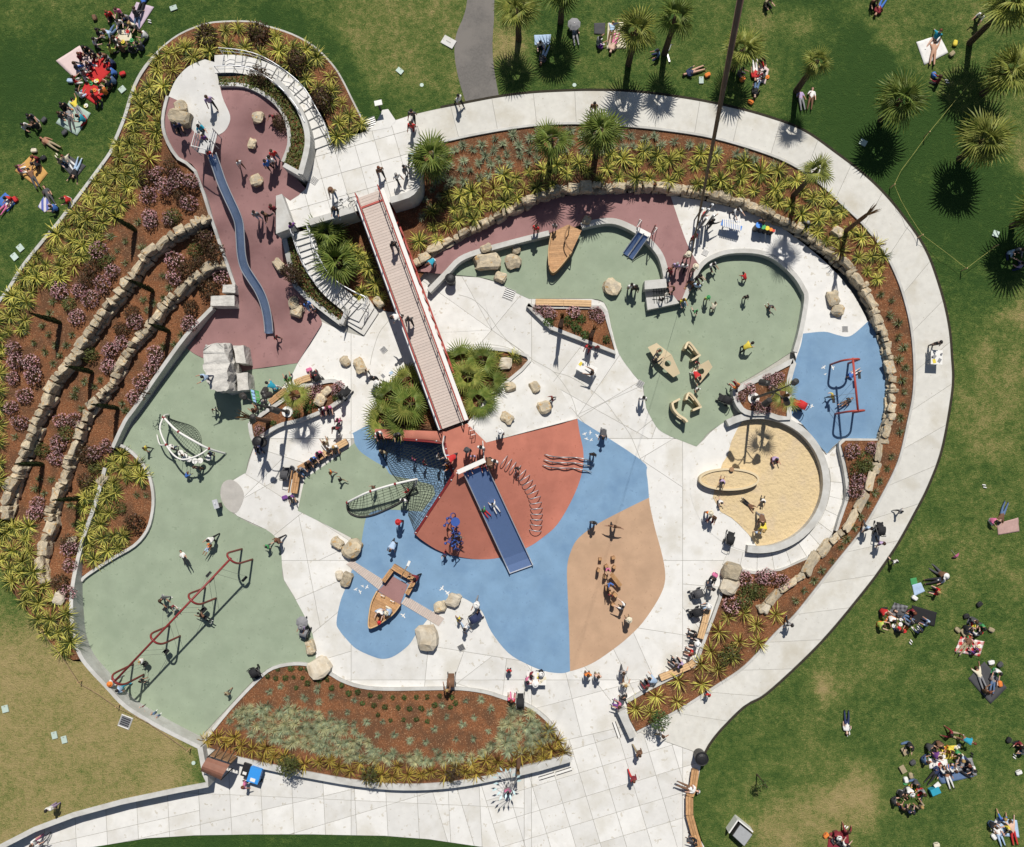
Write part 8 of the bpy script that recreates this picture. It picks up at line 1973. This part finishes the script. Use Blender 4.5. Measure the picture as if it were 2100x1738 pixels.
def blanket(tile, pts, mat, label, cat='blanket', seed=0):
    """cloth with creases laid on the lawn; corner points in tile coordinates"""
    c = TL(tile, *pts); A, B, C, D = [P(x, y, gz(x, y)) for x, y in c]; n = 10; vs = []
    ctr = (A+B+C+D)/4; zc = ctr.z
    for j in range(n+1):
        for i in range(n+1):
            u, v = i/n, j/n; p = A*(1-u)*(1-v)+B*u*(1-v)+C*u*v+D*(1-u)*v
            e = 1+.03*noise.noise((u*3, v*3, seed+9)); q = ctr+(p-ctr)*e
            vs.append((q.x-ctr.x, q.y-ctr.y, q.z-zc+.045+.022*noise.noise((q.x*2.2, q.y*2.2, seed))+.012*noise.noise((q.x*6, q.y*6, seed))))
    k = (n+1)**2; vs += [(x, y, z-.025) for x, y, z in vs]
    fs = []
    for j in range(n):
        for i in range(n):
            a_ = j*(n+1)+i; q = (a_, a_+1, a_+n+2, a_+n+1); fs += [q, tuple(t+k for t in q[::-1])]
    rim = [i for i in range(n+1)]+[(j+1)*(n+1)-1 for j in range(1, n+1)]+[n*(n+1)+i for i in range(n-1, -1, -1)]+[j*(n+1) for j in range(n-1, 0, -1)]
    for i in range(len(rim)): a_, b_ = rim[i], rim[(i+1) % len(rim)]; fs.append((b_, a_, a_+k, b_+k))
    me = MB().add(vs, fs).mesh('blanket', mat, True); o = link(cat.replace(' ', '_'), me, loc=(ctr.x, ctr.y, zc)); bm = bmesh.new(); bm.from_mesh(me); bmesh.ops.recalc_face_normals(bm, faces=bm.faces); bm.to_mesh(me); bm.free()
    return tag(o, label, cat)
F_ = fabric
CLO = {k: nmat('cloth_'+k, COLS[k][1], .9, var=.08, scale=4) for k in COLS}
CLO['pale_pink'] = nmat('cloth_pale_pink', (.66, .52, .50), .9, var=.06); CLO['pale_green'] = nmat('cloth_pale_green', (.36, .46, .40), .9, var=.08); CLO['amber'] = nmat('cloth_amber', (.56, .32, .10), .9, var=.1); CLO['dusty'] = nmat('cloth_dusty', (.44, .29, .26), .9, var=.1); CLO['pale_lilac'] = nmat('cloth_pale_lilac', (.52, .42, .50), .9, var=.08)
blanket(11, (1095, 20, 1235, 60, 1120, 240, 1010, 185), CLO['pale_lilac'], 'pale lilac blanket in the topmost left picnic', seed=1)
blanket(11, (950, 240, 1050, 230, 1060, 330, 940, 340), CLO['c'], 'cream cloth covered with food in the topmost left picnic', 'cloth', seed=2)
blanket(11, (640, 370, 770, 500, 590, 625, 450, 490), CLO['pale_pink'], 'pale pink blanket beside the red blanket', seed=3)
blanket(11, (790, 430, 920, 540, 790, 680, 660, 600), CLO['r'], 'large red blanket in the left lawn picnic', seed=4)
blanket(11, (690, 660, 850, 720, 780, 850, 640, 750), CLO['r'], 'lower red cloth below the large red blanket', 'cloth', seed=5)
blanket(11, (560, 810, 730, 910, 620, 1090, 450, 990), CLO['pale_green'], 'pale green blanket on the left lawn', seed=6)
blanket(11, (260, 1240, 385, 1390, 300, 1500, 120, 1370), CLO['amber'], 'orange blanket on the left lawn', seed=7)
blanket(11, (540, 1240, 690, 1330, 600, 1440, 460, 1290), CLO['d'], 'dark blanket on the left lawn near the flax', seed=8)
blanket(11, (45, 1545, 135, 1620, 60, 1700, -30, 1620), CLO['b'], 'blue blanket at the left edge', seed=9)
blanket(11, (355, 1570, 430, 1650, 360, 1705, 305, 1660), STRP, 'striped beach towel at the lower left of the picnics', 'towel', seed=10)
blanket(13, (210, 285, 345, 280, 335, 360, 215, 365), CLO['l'], 'pale blue cloth in the palm shade', 'cloth', seed=11)
blanket(13, (800, 190, 930, 180, 950, 390, 790, 395), CLO['c'], 'cream blanket on the upper lawn', seed=12)
blanket(13, (690, 190, 780, 185, 775, 280, 690, 275), CLO['d'], 'black mat beside the cream blanket', 'mat', seed=13)
blanket(13, (1990, 480, 2090, 560, 2060, 680, 1950, 600), CLO['pale_pink'], 'pink cloth behind the kite line', 'cloth', seed=14)
blanket(14, (1235, 340, 1420, 285, 1490, 425, 1300, 525), CLO['w'], 'bright white blanket on the top right lawn', seed=15)
blanket(34, (1880, 850, 2050, 800, 2060, 910, 1890, 940), CLO['dusty'], 'dusty pink cloth on the right lawn', 'cloth', seed=16)
blanket(34, (1060, 1480, 1170, 1510, 1120, 1620, 1010, 1570), CHK, 'grey checked blanket on the right lawn', seed=17)
blanket(34, (1200, 1500, 1400, 1560, 1380, 1670, 1190, 1640), CLO['k'], 'black cloth beside the grey checked blanket', 'cloth', seed=18)
blanket(34, (1200, 1340, 1270, 1320, 1305, 1390, 1220, 1430), CLO['l'], 'pale blue-grey cloth on the right lawn', 'cloth', seed=19)
blanket(34, (1185, 1290, 1235, 1280, 1245, 1330, 1195, 1340), CLO['e'], 'small bright green mat above the pale cloth', 'mat', seed=20)
blanket(44, (1590, 50, 1780, 90, 1740, 210, 1540, 170), GING, 'red and white gingham cloth on the right lawn', 'cloth', seed=21)
blanket(44, (1780, 250, 1960, 460, 1830, 590, 1650, 385), CLO['d'], 'black blanket at the right', seed=22)
blanket(44, (1330, 990, 1470, 970, 1490, 1090, 1340, 1110), CLO['w'], 'white cloth in the middle of the big picnic', 'cloth', seed=23)
blanket(44, (1430, 930, 1560, 920, 1560, 1030, 1440, 1030), CLO['y'], 'mustard cloth in the big picnic', 'cloth', seed=24)
blanket(44, (1370, 1110, 1600, 1080, 1700, 1170, 1440, 1230), CLO['j'], 'denim blue blanket in the big picnic', seed=25)
blanket(44, (1540, 1030, 1680, 1020, 1720, 1160, 1600, 1190), CLO['g'], 'grey blanket in the big picnic', seed=26)
blanket(44, (540, 1620, 690, 1600, 700, 1760, 520, 1750), CLO['m'], 'maroon cloth at the bottom edge', 'cloth', seed=27)
blanket(44, (1880, 1500, 2040, 1520, 2060, 1660, 1870, 1640), CLO['l'], 'pale blue painted cloth at the lower right corner', 'cloth', seed=28)
# bags, shoes, boxes, plates
BAG = rock_mesh('bag', 5, F_('k'), .06, 1, .7)
def bag(tile, zx, zy, k, label, s=.36, cat='bag'):
    x, y = T(tile, zx, zy); z = gz(x, y); p = P(x, y, z+.15); t = empty('bag', (p.x, p.y, z), random.uniform(0, 6), label, cat, 'bags on the grass')
    b = link('bag_body', BAG, t, loc=(0, 0, s*.32), scale=(s, s*.7, s*.8)); b.material_slots[0].link = 'OBJECT'; b.material_slots[0].material = F_(k)
    link('strap', MB().tube([(s*.3*cos(a_*pi/6), -s*.4, s*.5+s*.22*sin(a_*pi/6)) for a_ in range(7)], .015, 4).mesh('strap', F_('d')), t)
for a_ in ((11, 755, 140, 'u', 'brown bag alone above the topmost left picnic'), (11, 350, 960, 'd', 'dark bag near the sunbather'), (11, 515, 1060, 'd', 'dark bag at the corner of the pale green blanket'), (11, 345, 1265, 'k', 'black bag by the orange blanket'), (11, 270, 1205, 'c', 'cream bag above the orange blanket'), (11, 120, 1595, 'r', 'red bag by the blue blanket'), (11, 980, 590, 'r', 'red bag right of the red blanket'), (11, 560, 645, 'l', 'pale blue bag left of the red blanket'), (13, 865, 200, 'n', 'navy bag at the top of the cream blanket'), (13, 740, 370, 'v', 'purple bag by the cream blanket'), (13, 1600, 600, 'o', 'orange bag beside the lying person at the pale lid'), (13, 1880, 635, 'o', 'orange bag under the kite line palm'), (13, 1945, 815, 'o', 'small orange bag near the path behind the kite line'), (14, 1380, 600, 'b', 'blue bag below the white blanket'), (14, 1525, 430, 'h', 'khaki straw bag right of the white blanket'), (14, 1550, 345, 'y', 'small yellow bag right of the white blanket'), (34, 1745, 1495, 'k', 'black pointed bag above the red gingham cloth'), (34, 1225, 1445, 'w', 'white bag below the pale blue-grey cloth'), (34, 1640, 1590, 'k', 'black bag left of the gingham group'), (34, 1570, 1700, 'h', 'khaki box bag left of the gingham cloth'), (34, 1840, 1700, 'h', 'khaki bag right of the gingham cloth'), (44, 1840, 260, 'w', 'white bag at the top of the black blanket'), (44, 1870, 325, 'e', 'green bag on the black blanket'), (44, 1910, 430, 'o', 'orange bag on the black blanket'), (44, 1910, 275, 'd', 'charcoal bag at the top of the black blanket'), (44, 1210, 1060, 'd', 'charcoal backpack left of the big picnic'), (44, 1195, 1165, 'h', 'khaki backpack below the charcoal one'), (44, 1155, 1200, 'w', 'white bag left of the small circle'), (44, 1980, 880, 'k', 'black backpack at the far right'), (44, 2060, 1140, 'w', 'white bag at the far right edge'), (44, 515, 1645, 'o', 'orange bag beside the maroon cloth'), (44, 1860, 1655, 'w', 'white bag by the painted cloth'), (44, 1400, 1720, 'c', 'cream bag at the bottom edge'), (22, 440, 1290, 'p', 'pink bag at the end of the planter-top bench'), (32, 245, 640, 'v', 'purple bag at the end of the left bench'), (22, 175, 1440, 't', 'bright blue bag on the planter bench'), (22, 170, 1510, 'm', 'maroon bag on the planter bench'), (33, 1660, 1260, 'p', 'pink bundle on the boulder by the strollers'), (43, 1280, 340, 'w', 'white bag on the bent bench')): bag(*a_)
t = empty('cool_box', P(*T(44, 1370, 1275), gz(*T(44, 1370, 1275))), .4, 'turquoise cool box with an open white lid below the big picnic', 'cool box'); link('box', MB().box((0, 0, .2), (.6, .42, .4)).mesh('box', CLO['t']), t); link('lid', MB().box((.28, .3, .32), (.4, .3, .05), rz=.3).mesh('lid', CLO['w']), t)
for tile, zx, zy, l in ((44, 1120, 1105, 'cardboard box left of the charcoal backpack'), (44, 1135, 960, 'small grey tray beside the person in black'), (34, 1610, 1715, 'small cardboard box by the gingham group')):
    x, y = T(tile, zx, zy); t = empty('carton', P(x, y, gz(x, y)), .5, l, 'box'); w = .34; link('base', MB().box((0, 0, .1), (w, w*.85, .2)).mesh('base', CLO['h']), t); link('flap', MB().box((0, .2, .21), (w, .12, .012)).box((0, -.2, .21), (w, .12, .012)).mesh('flap', CLO['h']), t)
rs = random.Random(31)
SH = MB()
for sx in (-.07, .07): SH.ball((sx, 0, .04), .12, 8, 5, (.38, 1.1, .4))
SHM = SH.mesh('shoes', F_('w'))
for tile, zx, zy, k, l in ((44, 690, 830, 'w', 'white shoes below the person lying alone'), (44, 1190, 95, 'w', 'white shoes below the checked blanket group'), (44, 670, 1575, 'w', 'white shoes above the maroon cloth'), (44, 1680, 995, 'k', 'dark shoes right of the big picnic'), (11, 350, 1270, 'w', 'pale shoes by the orange blanket'), (11, 455, 1250, 'c', 'cream shoes below the sunbather'), (34, 1780, 550, 'w', 'white flip-flops on the right lawn'), (14, 1480, 655, 'w', 'white sandals in the shade below the white blanket'), (44, 2020, 1010, 'w', 'white shoe pair at the far right'), (11, 1200, 175, 'w', 'white shoes right of the lilac blanket')):
    x, y = T(tile, zx, zy); z = gz(x, y); t = empty('pair_of_shoes', P(x, y, z), rs.uniform(0, 6), l, 'shoes')
    for sx in (-.07, .08): o = link('shoe', MB().ball((sx, sx*.5, .05), .12, 8, 5, (.4, 1.15, .42)).mesh('shoe', F_(k)), t)
# plates, cups and food
FOOD = [(11, 1000, 290, 9, 'on the cream cloth in the topmost left picnic'), (11, 750, 680, 7, 'on the red cloths of the left lawn'), (44, 1400, 1040, 9, 'on the white cloth of the big picnic'), (34, 1100, 1660, 8, 'below the grey checked blanket'), (44, 1690, 90, 6, 'on the gingham cloth'), (44, 1570, 960, 4, 'at the top of the big picnic'), (11, 640, 870, 4, 'on the pale green blanket'), (34, 1710, 1700, 5, 'between the people at the gingham cloth'), (13, 2020, 640, 5, 'on the pink cloth behind the kite line'), (44, 1180, 1260, 4, 'in the small circle')]
for tile, zx, zy, n, l in FOOD:
    for i in range(n):
        x, y = T(tile, zx+rs.uniform(-60, 60), zy+rs.uniform(-50, 50)); z = gz(x, y)+.06; p = P(x, y, z); k = rs.choice(('w', 'w', 'w', 'y', 'o', 'e', 'c', 'r'))
        if i % 3 == 2: me = MB().cyl((0, 0, 0), .045, .12, 9, .055).mesh('cup', F_(k)); nm = 'cup'
        else: me = MB().cyl((0, 0, 0), .10, .02, 12, .14).cyl((0, 0, .02), .07, .04, 8, .05).mesh('plate', F_(k)); nm = 'plate'
        o = link('paper_'+nm, me, loc=p); tag(o, f'{COLS[k][0]} {nm} {l}', nm, 'picnic crockery '+l)
# parasols held or propped
def parasol(tile, zx, zy, k, label, r=.5, h=1.1, z=None):
    x, y = T(tile, zx, zy); z = gz(x, y) if z is None else z; p = P(x, y, z+h); t = empty('sun_umbrella', (p.x, p.y, z), .3, label, 'umbrella'); vs = [(0, 0, h+.18)]; n = 8
    for j, (rr, dz) in enumerate(((.5, .13), (1.0, 0))):
        for i in range(n): vs.append((r*rr*cos(2*pi*i/n), r*rr*sin(2*pi*i/n), h+dz))
    fs = [(0, 1+i, 1+(i+1) % n) for i in range(n)]+[(1+i, 1+n+i, 1+n+(i+1) % n, 1+(i+1) % n) for i in range(n)]
    link('canopy', MB().add(vs, fs).mesh('canopy', F_(k)), t); link('shaft', MB().tube([(0, 0, .0), (0, 0, h+.2)], .012, 5).mesh('shaft', M['steel_dull']), t); return t
parasol(13, 530, 195, 'g', 'grey umbrella shading a person lying by the top palm', .45, .5)
parasol(32, 385, 1640, 'g', 'pale grey umbrella over the stroller at the green edge', .42, 1.2)
parasol(34, 1540, 1065, 'p', 'small toppled pink umbrella on the right lawn', .28, .4).rotation_euler = (1.25, .3, .5)
# ------------------------------------------------------------------ self check
seen = {}
for o in COL.objects:
    if 'label' in o and 'category' in o and o.parent is None:
        seen.setdefault(o['label'], []).append(o)
dup = [(l, v) for l, v in seen.items() if len(v) > 1 and len({x.get('group') for x in v} | {None}) != 2]
dup = [(l, v) for l, v in seen.items() if len(v) > 1 and (v[0].get('group') is None or len({x.get('group') for x in v}) > 1)]
for l, v in dup: print('DUP', len(v), l)
print('objects', len(COL.objects), 'labels', len(seen))
